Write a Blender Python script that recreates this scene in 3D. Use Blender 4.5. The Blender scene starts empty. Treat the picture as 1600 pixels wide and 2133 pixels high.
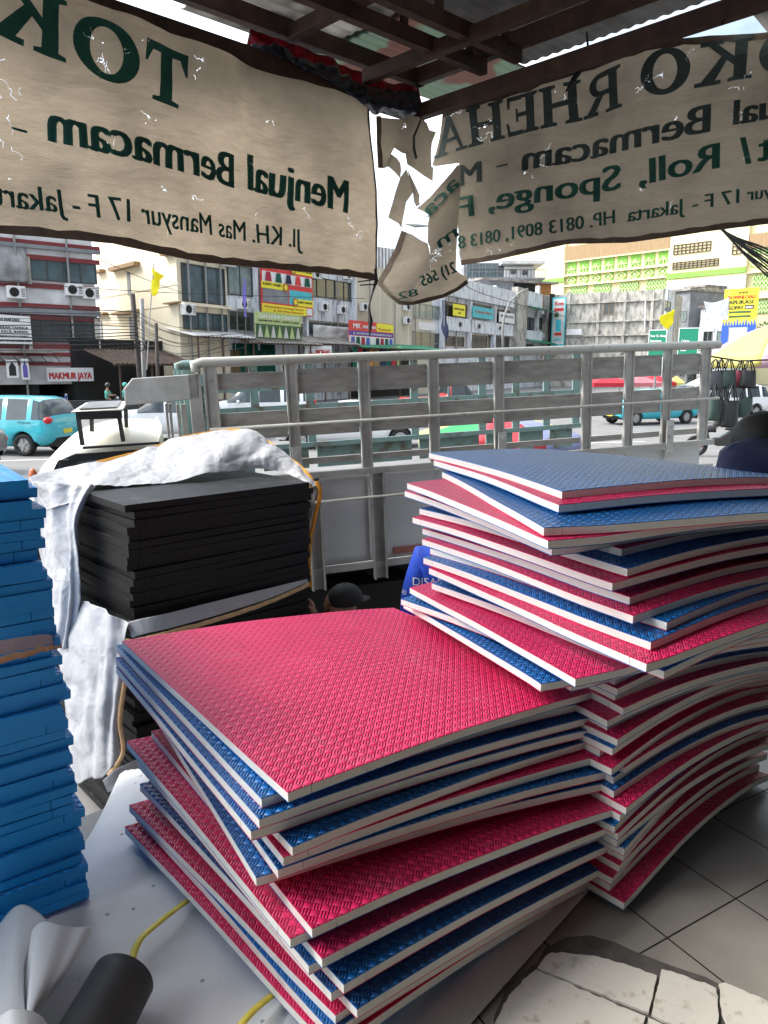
import bpy, bmesh, math, random
from mathutils import Vector, Matrix, noise
random.seed(7)
R = math.radians
sc = bpy.context.scene
COL = sc.collection
# ---------------------------------------------------------------- camera, sky, sun, exposure
FPX, TH, CAMZ = 1540.0, R(11.0), 2.38
cd = bpy.data.cameras.new('camera'); cam = bpy.data.objects.new('camera', cd); COL.objects.link(cam)
cam.location = (0, 0, CAMZ); cam.rotation_euler = (R(90) - TH, 0, 0)
cd.sensor_fit = 'VERTICAL'; cd.sensor_height = 24.0; cd.lens = 24.0 * FPX / 2133.0
cd.clip_start = 0.02; cd.clip_end = 2000
sc.camera = cam
SUN_EL, SUN_AZ = R(44), R(-84)          # azimuth measured from +Y towards +X
w = bpy.data.worlds.new("World"); sc.world = w; w.use_nodes = True
nt = w.node_tree; nt.nodes.clear()
wo = nt.nodes.new('ShaderNodeOutputWorld'); bg = nt.nodes.new('ShaderNodeBackground')
sky = nt.nodes.new('ShaderNodeTexSky'); sky.sky_type = 'NISHITA'; sky.sun_disc = False
sky.sun_elevation = SUN_EL; sky.sun_rotation = SUN_AZ; sky.air_density = 1.2; sky.dust_density = 3.0; sky.altitude = 10
tc = nt.nodes.new('ShaderNodeTexCoord'); mp = nt.nodes.new('ShaderNodeMapping'); mp.inputs['Scale'].default_value = (1, 1, 2.2)
nz = nt.nodes.new('ShaderNodeTexNoise'); nz.inputs['Scale'].default_value = 2.6; nz.inputs['Detail'].default_value = 8; nz.inputs['Roughness'].default_value = .58
rp = nt.nodes.new('ShaderNodeValToRGB'); rp.color_ramp.elements[0].position = .38; rp.color_ramp.elements[1].position = .60
rp.color_ramp.elements[0].color = (.12, .12, .12, 1); rp.color_ramp.elements[1].color = (1, 1, 1, 1)
n2 = nt.nodes.new('ShaderNodeTexNoise'); n2.inputs['Scale'].default_value = 5.0; n2.inputs['Detail'].default_value = 6
r2 = nt.nodes.new('ShaderNodeValToRGB'); r2.color_ramp.elements[0].color = (4.6, 5.6, 6.6, 1); r2.color_ramp.elements[1].color = (8.5, 8.7, 8.9, 1)
r2.color_ramp.elements[0].position = .3; r2.color_ramp.elements[1].position = .65
mx = nt.nodes.new('ShaderNodeMixRGB')
L = nt.links.new
L(tc.outputs['Generated'], mp.inputs['Vector']); L(mp.outputs[0], nz.inputs['Vector']); L(mp.outputs[0], n2.inputs['Vector'])
L(nz.outputs['Fac'], rp.inputs[0]); L(n2.outputs['Fac'], r2.inputs[0]); L(rp.outputs[0], mx.inputs[0])
L(sky.outputs[0], mx.inputs[1]); L(r2.outputs[0], mx.inputs[2])
# the cloud deck is brightest on the sun's side and greyer away from it
vd = nt.nodes.new('ShaderNodeVectorMath'); vd.operation = 'DOT_PRODUCT'; vd.inputs[1].default_value = (-.90, .05, .42); L(tc.outputs['Generated'], vd.inputs[0])
mr = nt.nodes.new('ShaderNodeMapRange'); mr.inputs['From Min'].default_value = -.7; mr.inputs['From Max'].default_value = .8; mr.inputs['To Min'].default_value = .30; mr.inputs['To Max'].default_value = 1.8; L(vd.outputs['Value'], mr.inputs['Value'])
vs = nt.nodes.new('ShaderNodeVectorMath'); vs.operation = 'SCALE'; L(mx.outputs[0], vs.inputs[0]); L(mr.outputs[0], vs.inputs['Scale']); L(vs.outputs[0], bg.inputs[0])
bg.inputs[1].default_value = 0.10
L(bg.outputs[0], wo.inputs[0])
sd = bpy.data.lights.new('sun', 'SUN'); sun = bpy.data.objects.new('sun', sd); COL.objects.link(sun)
sd.energy = 1.7; sd.angle = R(22); sd.color = (1.0, .96, .9)
sv = Vector((math.sin(SUN_AZ) * math.cos(SUN_EL), math.cos(SUN_AZ) * math.cos(SUN_EL), math.sin(SUN_EL)))
sun.rotation_euler = (-sv).to_track_quat('-Z', 'Y').to_euler(); sun.location = (0, 0, 30)
sc.view_settings.view_transform = 'Standard'; sc.view_settings.look = 'None'
sc.view_settings.exposure = 1.5; sc.view_settings.gamma = 1.0
sc.render.engine = 'CYCLES'
sc.cycles.use_denoising = True; sc.cycles.max_bounces = 8; sc.cycles.diffuse_bounces = 5; sc.cycles.transmission_bounces = 6
sc.cycles.transparent_max_bounces = 12; sc.cycles.sample_clamp_indirect = 6.0
# ---------------------------------------------------------------- pixel (1600x2133) to world
ST, CT = math.sin(TH), math.cos(TH)
ORG = Vector((0, 0, CAMZ))
def ray(u, v):
    d = v - 1066.5
    return Vector((u - 800.0, FPX * CT - d * ST, -FPX * ST - d * CT))
def PY(u, v, y):
    d = ray(u, v); return ORG + d * (y / d.y)
def PZ(u, v, z):
    d = ray(u, v); return ORG + d * ((z - CAMZ) / d.z)
def PP(u, v, p0, n):
    d = ray(u, v); return ORG + d * ((Vector(p0) - ORG).dot(n) / d.dot(n))
# ---------------------------------------------------------------- materials
M = {}
def mat(name, col, rough=.6, var=.15, scale=8.0, bump=0.0, bscale=40.0, metal=0.0, spec=.5, col2=None, fac=(.35, .65), detail=6, stretch=None, transl=0.0, emit=None, coat=0, crumple=0):
    m = bpy.data.materials.new(name); m.use_nodes = True; t = m.node_tree; N = t.nodes; K = t.links.new
    b = N['Principled BSDF']; out = N['Material Output']
    b.inputs['Roughness'].default_value = rough; b.inputs['Metallic'].default_value = metal
    b.inputs['Specular IOR Level'].default_value = spec
    if coat: b.inputs['Coat Weight'].default_value = coat
    c = tuple(col) + (1,)
    c2 = tuple(col2) + (1,) if col2 else tuple(x * (1 - var) for x in col) + (1,)
    tcn = N.new('ShaderNodeTexCoord'); mpn = N.new('ShaderNodeMapping')
    if stretch: mpn.inputs['Scale'].default_value = stretch
    K(tcn.outputs['Object'], mpn.inputs[0])
    n = N.new('ShaderNodeTexNoise'); n.inputs['Scale'].default_value = scale; n.inputs['Detail'].default_value = detail; n.inputs['Roughness'].default_value = .6
    K(mpn.outputs[0], n.inputs['Vector'])
    r = N.new('ShaderNodeValToRGB'); r.color_ramp.elements[0].position = fac[0]; r.color_ramp.elements[1].position = fac[1]
    r.color_ramp.elements[0].color = c2; r.color_ramp.elements[1].color = c
    K(n.outputs['Fac'], r.inputs[0]); K(r.outputs[0], b.inputs['Base Color'])
    if bump:
        n3 = N.new('ShaderNodeTexNoise'); n3.inputs['Scale'].default_value = bscale; n3.inputs['Detail'].default_value = 5
        K(mpn.outputs[0], n3.inputs['Vector'])
        bp = N.new('ShaderNodeBump'); bp.inputs['Strength'].default_value = bump; bp.inputs['Distance'].default_value = .01
        K(n3.outputs['Fac'], bp.inputs['Height']); K(bp.outputs[0], b.inputs['Normal'])
    if crumple:
        dn = N.new('ShaderNodeTexNoise'); dn.inputs['Scale'].default_value = 5; K(mpn.outputs[0], dn.inputs['Vector']); dm = N.new('ShaderNodeMixRGB'); dm.inputs[0].default_value = .12; K(mpn.outputs[0], dm.inputs[1]); K(dn.outputs['Color'], dm.inputs[2])
        hs_ = []
        for sc_, am in ((7, 1.0), (17, .45), (38, .2)):
            vn = N.new('ShaderNodeTexVoronoi'); vn.inputs['Scale'].default_value = sc_; K(dm.outputs[0], vn.inputs['Vector']); mm_ = N.new('ShaderNodeMath'); mm_.operation = 'MULTIPLY'; K(vn.outputs['Distance'], mm_.inputs[0]); mm_.inputs[1].default_value = am; hs_.append(mm_.outputs[0])
        s1 = N.new('ShaderNodeMath'); K(hs_[0], s1.inputs[0]); K(hs_[1], s1.inputs[1]); s2 = N.new('ShaderNodeMath'); K(s1.outputs[0], s2.inputs[0]); K(hs_[2], s2.inputs[1])
        bp = N.new('ShaderNodeBump'); bp.inputs['Strength'].default_value = 1; bp.inputs['Distance'].default_value = crumple; K(s2.outputs[0], bp.inputs['Height']); K(bp.outputs[0], b.inputs['Normal'])
    if transl:
        tr = N.new('ShaderNodeBsdfTranslucent'); ms = N.new('ShaderNodeMixShader'); ms.inputs[0].default_value = transl
        K(r.outputs[0], tr.inputs[0]); K(b.outputs[0], ms.inputs[1]); K(tr.outputs[0], ms.inputs[2]); K(ms.outputs[0], out.inputs[0])
    if emit:
        b.inputs['Emission Color'].default_value = tuple(emit[:3]) + (1,); b.inputs['Emission Strength'].default_value = emit[3]
    m['ramp'] = r.name
    M[name] = m; return m
def flat(name, col, rough=.6, **k): return mat(name, col, rough, var=.08, **k)
def glass(name, col, rough=.08):
    m = mat(name, col, rough, var=.5, scale=1.2, spec=.8); return m
# ---------------------------------------------------------------- mesh builder
class MB:
    def __init__(s): s.v = []; s.f = []; s.m = []; s.uv = {}
    def add(s, vs, fs, mi=0):
        o = len(s.v); s.v += [tuple(x) for x in vs]
        for f in fs: s.f.append([i + o for i in f]); s.m.append(mi)
    def frame(s, o, ux, uy, uz, a, b, mi=0):
        """box in a frame: a, b are opposite corners in frame coordinates"""
        o = Vector(o); c = []
        for z in (a[2], b[2]):
            for x, y in ((a[0], a[1]), (b[0], a[1]), (b[0], b[1]), (a[0], b[1])):
                c.append(o + ux * x + uy * y + uz * z)
        s.add(c, [(0, 3, 2, 1), (4, 5, 6, 7), (0, 1, 5, 4), (1, 2, 6, 5), (2, 3, 7, 6), (3, 0, 4, 7)], mi)
    def box(s, a, b, mi=0): s.frame((0, 0, 0), Vector((1, 0, 0)), Vector((0, 1, 0)), Vector((0, 0, 1)), a, b, mi)
    def quad(s, p, mi=0): s.add(p, [tuple(range(len(p)))], mi)
    def beam(s, p, q, wd, ht, mi=0, up=(0, 0, 1)):
        p = Vector(p); q = Vector(q); d = (q - p); l = d.length; d.normalize()
        sx = d.cross(Vector(up)).normalized(); uz = sx.cross(d).normalized()
        s.frame(p, d, sx, uz, (0, -wd / 2, -ht / 2), (l, wd / 2, ht / 2), mi)
    def tube(s, pts, r, n=8, mi=0, cap=True):
        pts = [Vector(p) for p in pts]; rs = r if isinstance(r, (list, tuple)) else [r] * len(pts)
        o = len(s.v); up = None
        for i, p in enumerate(pts):
            d = (pts[min(i + 1, len(pts) - 1)] - pts[max(i - 1, 0)]).normalized()
            if up is None:
                up = Vector((0, 0, 1)) if abs(d.z) < .9 else Vector((1, 0, 0))
            a = d.cross(up).normalized(); b = a.cross(d).normalized(); up = b
            for k in range(n):
                t = 2 * math.pi * k / n; s.v.append(tuple(p + (a * math.cos(t) + b * math.sin(t)) * rs[i]))
        for i in range(len(pts) - 1):
            for k in range(n):
                s.f.append([o + i * n + k, o + i * n + (k + 1) % n, o + (i + 1) * n + (k + 1) % n, o + (i + 1) * n + k]); s.m.append(mi)
        if cap:
            s.f.append([o + k for k in range(n)][::-1]); s.m.append(mi)
            s.f.append([o + (len(pts) - 1) * n + k for k in range(n)]); s.m.append(mi)
    def prism(s, poly, o, ux, uy, uz, d0, d1, mi=0):
        """polygon (x along ux, y along uz) extruded along uy from d0 to d1"""
        o = Vector(o); n = len(poly)
        vs = [o + ux * x + uz * y + uy * d0 for x, y in poly] + [o + ux * x + uz * y + uy * d1 for x, y in poly]
        s.add(vs, [tuple(range(n)), tuple(range(2 * n - 1, n - 1, -1))] + [(i, i + n, (i + 1) % n + n, (i + 1) % n) for i in range(n)], mi)
    def disc(s, c, ax, r, h, n=16, mi=0):
        c = Vector(c); ax = Vector(ax).normalized(); s.tube([c - ax * h / 2, c + ax * h / 2], r, n, mi)
    def ball(s, c, r, n=10, mi=0, zs=1.0, hemi=False):
        c = Vector(c); rx, ry, rz = (r, r, r * zs) if not isinstance(r, (tuple, list)) else r
        o = len(s.v); rows = n // 2
        for i in range(rows + 1):
            ph = math.pi * (i / rows) * (.5 if hemi else 1)
            for k in range(n):
                t = 2 * math.pi * k / n
                s.v.append((c.x + rx * math.sin(ph) * math.cos(t), c.y + ry * math.sin(ph) * math.sin(t), c.z + rz * math.cos(ph)))
        for i in range(rows):
            for k in range(n):
                s.f.append([o + i * n + k, o + (i + 1) * n + k, o + (i + 1) * n + (k + 1) % n, o + i * n + (k + 1) % n]); s.m.append(mi)
    def surf(s, fn, nu, nv, mi=0):
        o = len(s.v)
        for j in range(nv + 1):
            for i in range(nu + 1): s.v.append(tuple(fn(i / nu, j / nv)))
        for j in range(nv):
            for i in range(nu):
                a = o + j * (nu + 1) + i
                s.f.append([a, a + 1, a + nu + 2, a + nu + 1]); s.m.append(mi)
def wpos(o):
    p = Vector((0, 0, 0))
    while o is not None: p += o.location; o = o.parent
    return p
def tag(o, label=None, cat=None, group=None, kind=None):
    if label: o['label'] = label
    if cat: o['category'] = cat
    if group: o['group'] = group
    if kind: o['kind'] = kind
    return o
def build(name, mb, mats, parent=None, smooth=False, uv=None, bevel=0, solid=0):
    me = bpy.data.meshes.new(name); off = wpos(parent) if parent else Vector((0, 0, 0))
    me.from_pydata([(x - off.x, y - off.y, z - off.z) for x, y, z in mb.v], [], mb.f); me.update()
    ml = mats if isinstance(mats, (list, tuple)) else [mats]
    for m in ml: me.materials.append(M[m] if isinstance(m, str) else m)
    for p, i in zip(me.polygons, mb.m): p.material_index = i; p.use_smooth = smooth
    if uv:
        l = me.uv_layers.new(name='uv')
        for p in me.polygons:
            for li in p.loop_indices: l.data[li].uv = uv[me.loops[li].vertex_index]
    bm = bmesh.new(); bm.from_mesh(me)
    if not uv and not solid: bmesh.ops.remove_doubles(bm, verts=bm.verts, dist=1e-5)
    bmesh.ops.recalc_face_normals(bm, faces=bm.faces) if not solid else None
    bm.to_mesh(me); bm.free()
    if smooth == 'auto': pass
    o = bpy.data.objects.new(name, me); COL.objects.link(o); o.parent = parent
    if bevel:
        b = o.modifiers.new('bevel', 'BEVEL'); b.width = bevel; b.segments = 2; b.limit_method = 'ANGLE'; b.angle_limit = R(40)
    if solid:
        b = o.modifiers.new('solid', 'SOLIDIFY'); b.thickness = solid; b.offset = 0
    return o
def thing(name, label, cat, loc=(0, 0, 0), group=None):
    o = bpy.data.objects.new(name, None); COL.objects.link(o); o.location = loc; o.empty_display_size = .1
    return tag(o, label, cat, group)
def struct(name, mb, mats, smooth=False):
    return tag(build(name, mb, mats, None, smooth), kind='structure')
def kids(o): return [c for c in o.children]
def copy_tree(o, parent=None):
    c = o.copy(); COL.objects.link(c)
    if parent: c.parent = parent
    for ch in list(o.children): copy_tree(ch, c)
    return c
# ---------------------------------------------------------------- 2D sheets cut on a grid
def cut2d(vs, fs, cell):
    bm = bmesh.new(); bv = [bm.verts.new((x, y, 0)) for x, y in vs]
    for f in fs:
        try: bm.faces.new([bv[i] for i in f])
        except ValueError: pass
    xs = [p[0] for p in vs]; ys = [p[1] for p in vs]
    for ax, lo, hi in ((0, min(xs), max(xs)), (1, min(ys), max(ys))):
        k = math.ceil(lo / cell)
        while k * cell < hi:
            co = Vector((0, 0, 0)); no = Vector((0, 0, 0)); co[ax] = k * cell; no[ax] = 1
            bmesh.ops.bisect_plane(bm, geom=bm.verts[:] + bm.edges[:] + bm.faces[:], plane_co=co, plane_no=no, dist=1e-6)
            k += 1
    bm.verts.index_update()
    out = [(v.co.x, v.co.y) for v in bm.verts], [[v.index for v in f.verts] for f in bm.faces], \
          [(e.verts[0].index, e.verts[1].index) for e in bm.edges if len(e.link_faces) == 1]
    bm.free(); return out
_tx = {}
def text2d(s, bold=0.0):
    k = (s, bold)
    if k not in _tx:
        c = bpy.data.curves.new('t', 'FONT'); c.body = s; c.size = 1; c.offset = bold; c.resolution_u = 3; c.fill_mode = 'FRONT'
        o = bpy.data.objects.new('t', c); me = bpy.data.meshes.new_from_object(o)
        vs = [(v.co.x, v.co.y) for v in me.vertices]; fs = [list(p.vertices) for p in me.polygons]
        bpy.data.objects.remove(o); bpy.data.curves.remove(c); bpy.data.meshes.remove(me)
        x0 = min(v[0] for v in vs); x1 = max(v[0] for v in vs)
        _tx[k] = ([((x - x0) / (x1 - x0), y / .72) for x, y in vs], fs)     # width 0..1, cap height 1
    return _tx[k]
def text_on(mb, s, p0, p1, hgt, bold=0.0, mi=0, up=None, fn=None, cell=None, glyphs=None):
    """text whose baseline runs from 2D/3D point p0 to p1, cap height hgt; fn maps 2D to 3D when given"""
    vs, fs = glyphs if glyphs else text2d(s)
    if bold and not glyphs:      # heavier strokes: the same letters laid three times side by side, each a hair proud of the last
        wd = (Vector(p1) - Vector(p0)).length; e = bold * 1.6 * hgt / wd
        for k, dx in enumerate((-e, 0, e)):
            g = ([(x * (1 - 2 * e) + e + dx, y) for x, y in vs], fs); f2 = (lambda x, y, k=k: fn(x, y, k * .0012)) if fn else None
            sh_ = Vector((0, 0, 0)) if fn else (Vector(p1) - Vector(p0)).cross(Vector(up)).normalized() * (.004 * k)
            text_on(mb, s, p0 if fn else Vector(p0) + sh_, p1 if fn else Vector(p1) + sh_, hgt, 0, mi, up, f2, cell, g)
        return
    if fn:
        p0 = Vector(p0); p1 = Vector(p1); d = p1 - p0; nrm = Vector((-d.y, d.x)).normalized()
        if up is not None and nrm.dot(Vector(up)) < 0: nrm = -nrm
        pts = [p0 + d * x + nrm * hgt * y for x, y in vs]; pts = [(p.x, p.y) for p in pts]
        if cell: pts, fs, _ = cut2d(pts, fs, cell)
        mb.add([fn(x, y) for x, y in pts], fs, mi)
    else:
        p0 = Vector(p0); d = Vector(p1) - p0; upv = Vector(up)
        mb.add([p0 + d * x + upv * hgt * y for x, y in vs], fs, mi)
def catmull(P, t):
    n = len(P) - 1; x = max(0, min(t * n, n - 1e-9)); i = int(x); f = x - i
    a = P[max(i - 1, 0)]; b = P[i]; c = P[i + 1]; d = P[min(i + 2, n)]
    return ((b * 2) + (c - a) * f + (a * 2 - b * 5 + c * 4 - d) * f * f + (b * 3 - a - c * 3 + d) * f ** 3) * .5
def netsurf(net, wr=.0, fr=6.0, seed=0, folds=0.0, ff=7.0):
    """surface through a net of points; wrinkles along the local normal"""
    def base(u, v): return catmull([catmull(row, u) for row in net], v)
    def fn(u, v):
        p = base(u, v)
        if wr or folds:
            e = .01; du = base(min(u + e, 1), v) - base(max(u - e, 0), v); dv = base(u, min(v + e, 1)) - base(u, max(v - e, 0))
            n = du.cross(dv); n = n.normalized() if n.length > 1e-9 else Vector((0, -1, 0))
            q = Vector((p.x * fr + seed, p.y * fr, p.z * fr))
            q2 = Vector((q.x * .35 + q.z * .8, q.y * .35 - q.z * .2, q.x * 1.1)); a = (.55 - abs(noise.noise(q2)) * 2.4) * 1.0 + noise.noise(q * .5) * .8 + (.3 - abs(noise.noise(q2 * 2.7 + Vector((3, 1, 7)))) * 1.6) * .35
            p = p + n * (wr * a + folds * noise.noise(Vector((u * ff + seed, v * 1.5, seed))))
        return p
    return fn
# ---------------------------------------------------------------- materials of the shop
mat('concrete_road', (.20, .195, .19), .85, var=.25, scale=1.5, bump=.3, bscale=60)
mat('pavement_m', (.22, .21, .20), .9, var=.35, scale=3, bump=.4, bscale=30)
mat('plaster', (.45, .43, .38), .9, var=.3, scale=2)
mat('steel_rust', (.075, .035, .022), .65, var=.6, scale=9, bump=.3, bscale=50)
mat('off_white', (.78, .77, .72), .7, var=.10, scale=10, fac=(.25, .5))
def weave(name, col, rough=.45, s=.0225, strength=1.0, dist=.006, spec=.5):
    m = bpy.data.materials.new(name); m.use_nodes = True; t = m.node_tree; N = t.nodes; K = t.links.new
    b = N['Principled BSDF']; b.inputs['Roughness'].default_value = rough; b.inputs['Specular IOR Level'].default_value = spec
    uvn = N.new('ShaderNodeUVMap'); sp = N.new('ShaderNodeSeparateXYZ'); K(uvn.outputs[0], sp.inputs[0])
    def ma(op, a, b_=None, c=None):
        n = N.new('ShaderNodeMath'); n.operation = op
        for i, x in enumerate((a, b_, c)):
            if x is None: continue
            if isinstance(x, (int, float)): n.inputs[i].default_value = x
            else: K(x, n.inputs[i])
        return n.outputs[0]
    X, Y = sp.outputs[0], sp.outputs[1]
    A = ma('DIVIDE', ma('ADD', X, Y), s * 1.414); B = ma('DIVIDE', ma('SUBTRACT', X, Y), s * 1.414)
    par = ma('PINGPONG', ma('ADD', ma('FLOOR', A), ma('FLOOR', B)), 1.0)
    pil = ma('POWER', ma('ABSOLUTE', ma('MULTIPLY', ma('SINE', ma('MULTIPLY', A, math.pi)), ma('SINE', ma('MULTIPLY', B, math.pi)))), .45)
    hat = ma('ADD', ma('MULTIPLY', ma('ABSOLUTE', ma('SINE', ma('MULTIPLY', B, math.pi * 3))), .8), .15)
    hat = ma('MULTIPLY', hat, ma('POWER', ma('ABSOLUTE', ma('SINE', ma('MULTIPLY', A, math.pi))), .3))
    h = ma('ADD', ma('MULTIPLY', par, hat), ma('MULTIPLY', ma('SUBTRACT', 1.0, par), pil))
    # interlocking border line pressed round the mat
    ax, ay = ma('ABSOLUTE', X), ma('ABSOLUTE', Y)
    gx = ma('GREATER_THAN', ax, ay); tt = ma('ADD', ma('MULTIPLY', gx, Y), ma('MULTIPLY', ma('SUBTRACT', 1.0, gx), X))
    d = ma('SUBTRACT', .5, ma('MAXIMUM', ax, ay))
    sq = ma('MULTIPLY', ma('MINIMUM', ma('MAXIMUM', ma('MULTIPLY', ma('SINE', ma('MULTIPLY', tt, 2 * math.pi / .085)), 5.0), -1.0), 1.0), .009)
    gr = ma('LESS_THAN', ma('ABSOLUTE', ma('SUBTRACT', d, ma('ADD', sq, .030))), .0011)
    h = ma('SUBTRACT', h, ma('MULTIPLY', gr, 1.2))
    bp = N.new('ShaderNodeBump'); bp.inputs['Strength'].default_value = strength; bp.inputs['Distance'].default_value = dist
    K(h, bp.inputs['Height']); K(bp.outputs[0], b.inputs['Normal'])
    n = N.new('ShaderNodeTexNoise'); n.inputs['Scale'].default_value = 7; n.inputs['Detail'].default_value = 9; n.inputs['Roughness'].default_value = .65; K(uvn.outputs[0], n.inputs['Vector'])
    r = N.new('ShaderNodeValToRGB'); r.color_ramp.elements[0].color = tuple(x * .72 for x in col) + (1,); r.color_ramp.elements[1].color = tuple(col) + (1,); r.color_ramp.elements[1].position = .55
    e_ = r.color_ramp.elements.new(.70); e_.color = tuple(x * .88 + .045 for x in col) + (1,)      # dusty patches
    K(n.outputs['Fac'], r.inputs[0]); K(r.outputs[0], b.inputs['Base Color'])
    M[name] = m; return m
PINK, BLUE = (.74, .022, .13), (.002, .155, .52)
weave('pink_top', PINK, .40, spec=.45, s=.0205, dist=.0048); weave('blue_top', BLUE, .32, spec=.75, s=.0205, dist=.008)
flat('pink_under', PINK, .5); flat('blue_under', BLUE, .5)
weave('black_foam', (.0035, .0035, .004), .5, s=.02, spec=.22, dist=.003); weave('cyan_foam', (.006, .34, .90), .45, s=.02)
# white foam sides with a little handling dirt
mat('foam_core_m', (.80, .79, .74), .75, col2=(.50, .49, .45), scale=8, fac=(.24, .38), bump=.12, bscale=120)

# ---------------------------------------------------------------- setting: floor, road
shop_dir = R(33)
fx = Vector((math.cos(R(30.5)), math.sin(R(30.5)), 0)); fy = Vector((-fx.y, fx.x, 0))     # tile grid: fy runs away to the left, fx to the right
FZ = 0.85
def tilemat():
    m = mat('floor_tile', (.36, .34, .305), .28, col2=(.26, .245, .215), scale=3.0, fac=(.3, .7), bump=.05, bscale=8)
    t = m.node_tree; N = t.nodes; K = t.links.new; b = N['Principled BSDF']; r = N[m['ramp']]
    uvn = N.new('ShaderNodeUVMap'); sp = N.new('ShaderNodeSeparateXYZ'); K(uvn.outputs[0], sp.inputs[0])
    def line(o):
        a = N.new('ShaderNodeMath'); a.operation = 'FRACT'; K(o, a.inputs[0])
        c = N.new('ShaderNodeMath'); c.operation = 'SUBTRACT'; K(a.outputs[0], c.inputs[0]); c.inputs[1].default_value = .5
        d = N.new('ShaderNodeMath'); d.operation = 'ABSOLUTE'; K(c.outputs[0], d.inputs[0])
        e = N.new('ShaderNodeMath'); e.operation = 'GREATER_THAN'; K(d.outputs[0], e.inputs[0]); e.inputs[1].default_value = .4915
        return e.outputs[0]
    mx = N.new('ShaderNodeMath'); mx.operation = 'MAXIMUM'; K(line(sp.outputs[0]), mx.inputs[0]); K(line(sp.outputs[1]), mx.inputs[1])
    mi = N.new('ShaderNodeMixRGB'); K(mx.outputs[0], mi.inputs[0]); K(r.outputs[0], mi.inputs[1]); mi.inputs[2].default_value = (.012, .010, .009, 1)
    K(mi.outputs[0], b.inputs['Base Color'])
    bp = N.new('ShaderNodeBump'); bp.inputs['Distance'].default_value = .003; bp.invert = True; K(mx.outputs[0], bp.inputs['Height']); K(bp.outputs[0], b.inputs['Normal'])
    ra = N.new('ShaderNodeMath'); ra.operation = 'MULTIPLY_ADD'; K(mx.outputs[0], ra.inputs[0]); ra.inputs[1].default_value = .4; ra.inputs[2].default_value = .3
    K(ra.outputs[0], b.inputs['Roughness'])
tilemat()
# grid origin at the photographed grout crossing
G0 = PZ(1532.8, 1872, FZ)
slab = [(-3.6, .0), (-.98, 2.38), (.35, 3.75), (1.3, 3.45), (3.6, 2.1), (3.6, -3.0), (-3.6, -3.0)]
mb = MB(); n = len(slab)
mb.add([(x, y, FZ) for x, y in slab] + [(x, y, .0) for x, y in slab], [tuple(range(n))], 0)
mb.add([(x, y, FZ) for x, y in slab] + [(x, y, -.1) for x, y in slab], [(i, (i + 1) % n, (i + 1) % n + n, i + n) for i in range(n)], 1)
uv = [(((Vector(p) - G0).dot(fx)) / .3 , ((Vector(p) - G0).dot(fy)) / .3 ) for p in mb.v]
tag(build('shop_floor', mb, ['floor_tile', 'pavement_m'], None, uv=uv), kind='structure')
# older tiles, some of the light on them put into their pale colour, with a ragged broken edge, and the cement patch between
mat('old_tile', (.66, .63, .57), .7, col2=(.46, .41, .34), scale=26, fac=(.30, .42), bump=.15, bscale=40)
mat('cement', (.12, .11, .10), .9, var=.4, scale=14, bump=.4, bscale=60)
mb = MB(); rim = [(1012, 2300), (1030, 2115), (1060, 2050), (1120, 2003), (1135, 1975), (1180, 1952), (1230, 1948), (1280, 1962), (1330, 1985), (1400, 2012), (1470, 2035), (1500, 2050), (1560, 2075), (1640, 2110), (1700, 2300)]
mb.quad([PZ(u, v, FZ + .004) for u, v in rim]); tag(build('cement_patch', mb, 'cement'), kind='structure')
def ragged(pts, z, amp=.004, seed=1, step=.012):
    out = []
    for i, (u, v) in enumerate(pts):
        a = PZ(u, v, z); b = PZ(*pts[(i + 1) % len(pts)], z); k = max(1, int((b - a).length / step))
        for j in range(k):
            p = a.lerp(b, j / k); q = p * 60 + Vector((seed, 0, 0))
            out.append(p + Vector((noise.noise(q), noise.noise(q + Vector((9, 9, 0))), 0)) * amp)
    return out
tiles = [[(1020, 2300), (1030, 2133), (1062, 2070), (1090, 2040), (1118, 2020), (1345, 2117), (1300, 2300)],
         [(1120, 2015), (1135, 1992), (1150, 1984), (1180, 1984), (1245, 1992), (1310, 2010), (1369, 2032), (1350, 2110)],
         [(1379, 2020), (1400, 2024), (1436, 2037), (1495, 2080), (1497, 2133), (1420, 2145), (1357, 2112)],
         [(1438, 2038), (1470, 2048), (1491, 2058), (1497, 2078)],
         [(1497, 2048), (1510, 2047), (1560, 2068), (1640, 2105), (1700, 2300), (1530, 2240), (1504, 2100)],
         [(1350, 2120), (1420, 2150), (1520, 2240), (1540, 2400), (1310, 2300)]]
mb = MB()
for k, tp in enumerate(tiles):
    pts = ragged(tp, FZ + .012, .005, k * 7); c = len(pts)
    mb.add([tuple(p) for p in pts] + [(p.x, p.y, FZ + .005) for p in pts], [tuple(range(c))] + [(i, (i + 1) % c, (i + 1) % c + c, i + c) for i in range(c)])
tag(build('broken_tiles', mb, 'old_tile'), kind='structure')
mb = MB(); mb.quad([(-400, -60, 0), (400, -60, 0), (400, 700, 0), (-400, 700, 0)]); struct('road', mb, 'concrete_road')
mb = MB()
pv = [(-6.5, -1.5), (.1, 5.0), (2.6, 3.4), (6, 1.2), (6, -4), (-6.5, -4)]
n = len(pv); mb.add([(x, y, .12) for x, y in pv] + [(x, y, -.1) for x, y in pv], [tuple(range(n))] + [(i, (i + 1) % n, (i + 1) % n + n, i + n) for i in range(n)])
struct('pavement', mb, 'pavement_m')

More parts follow.
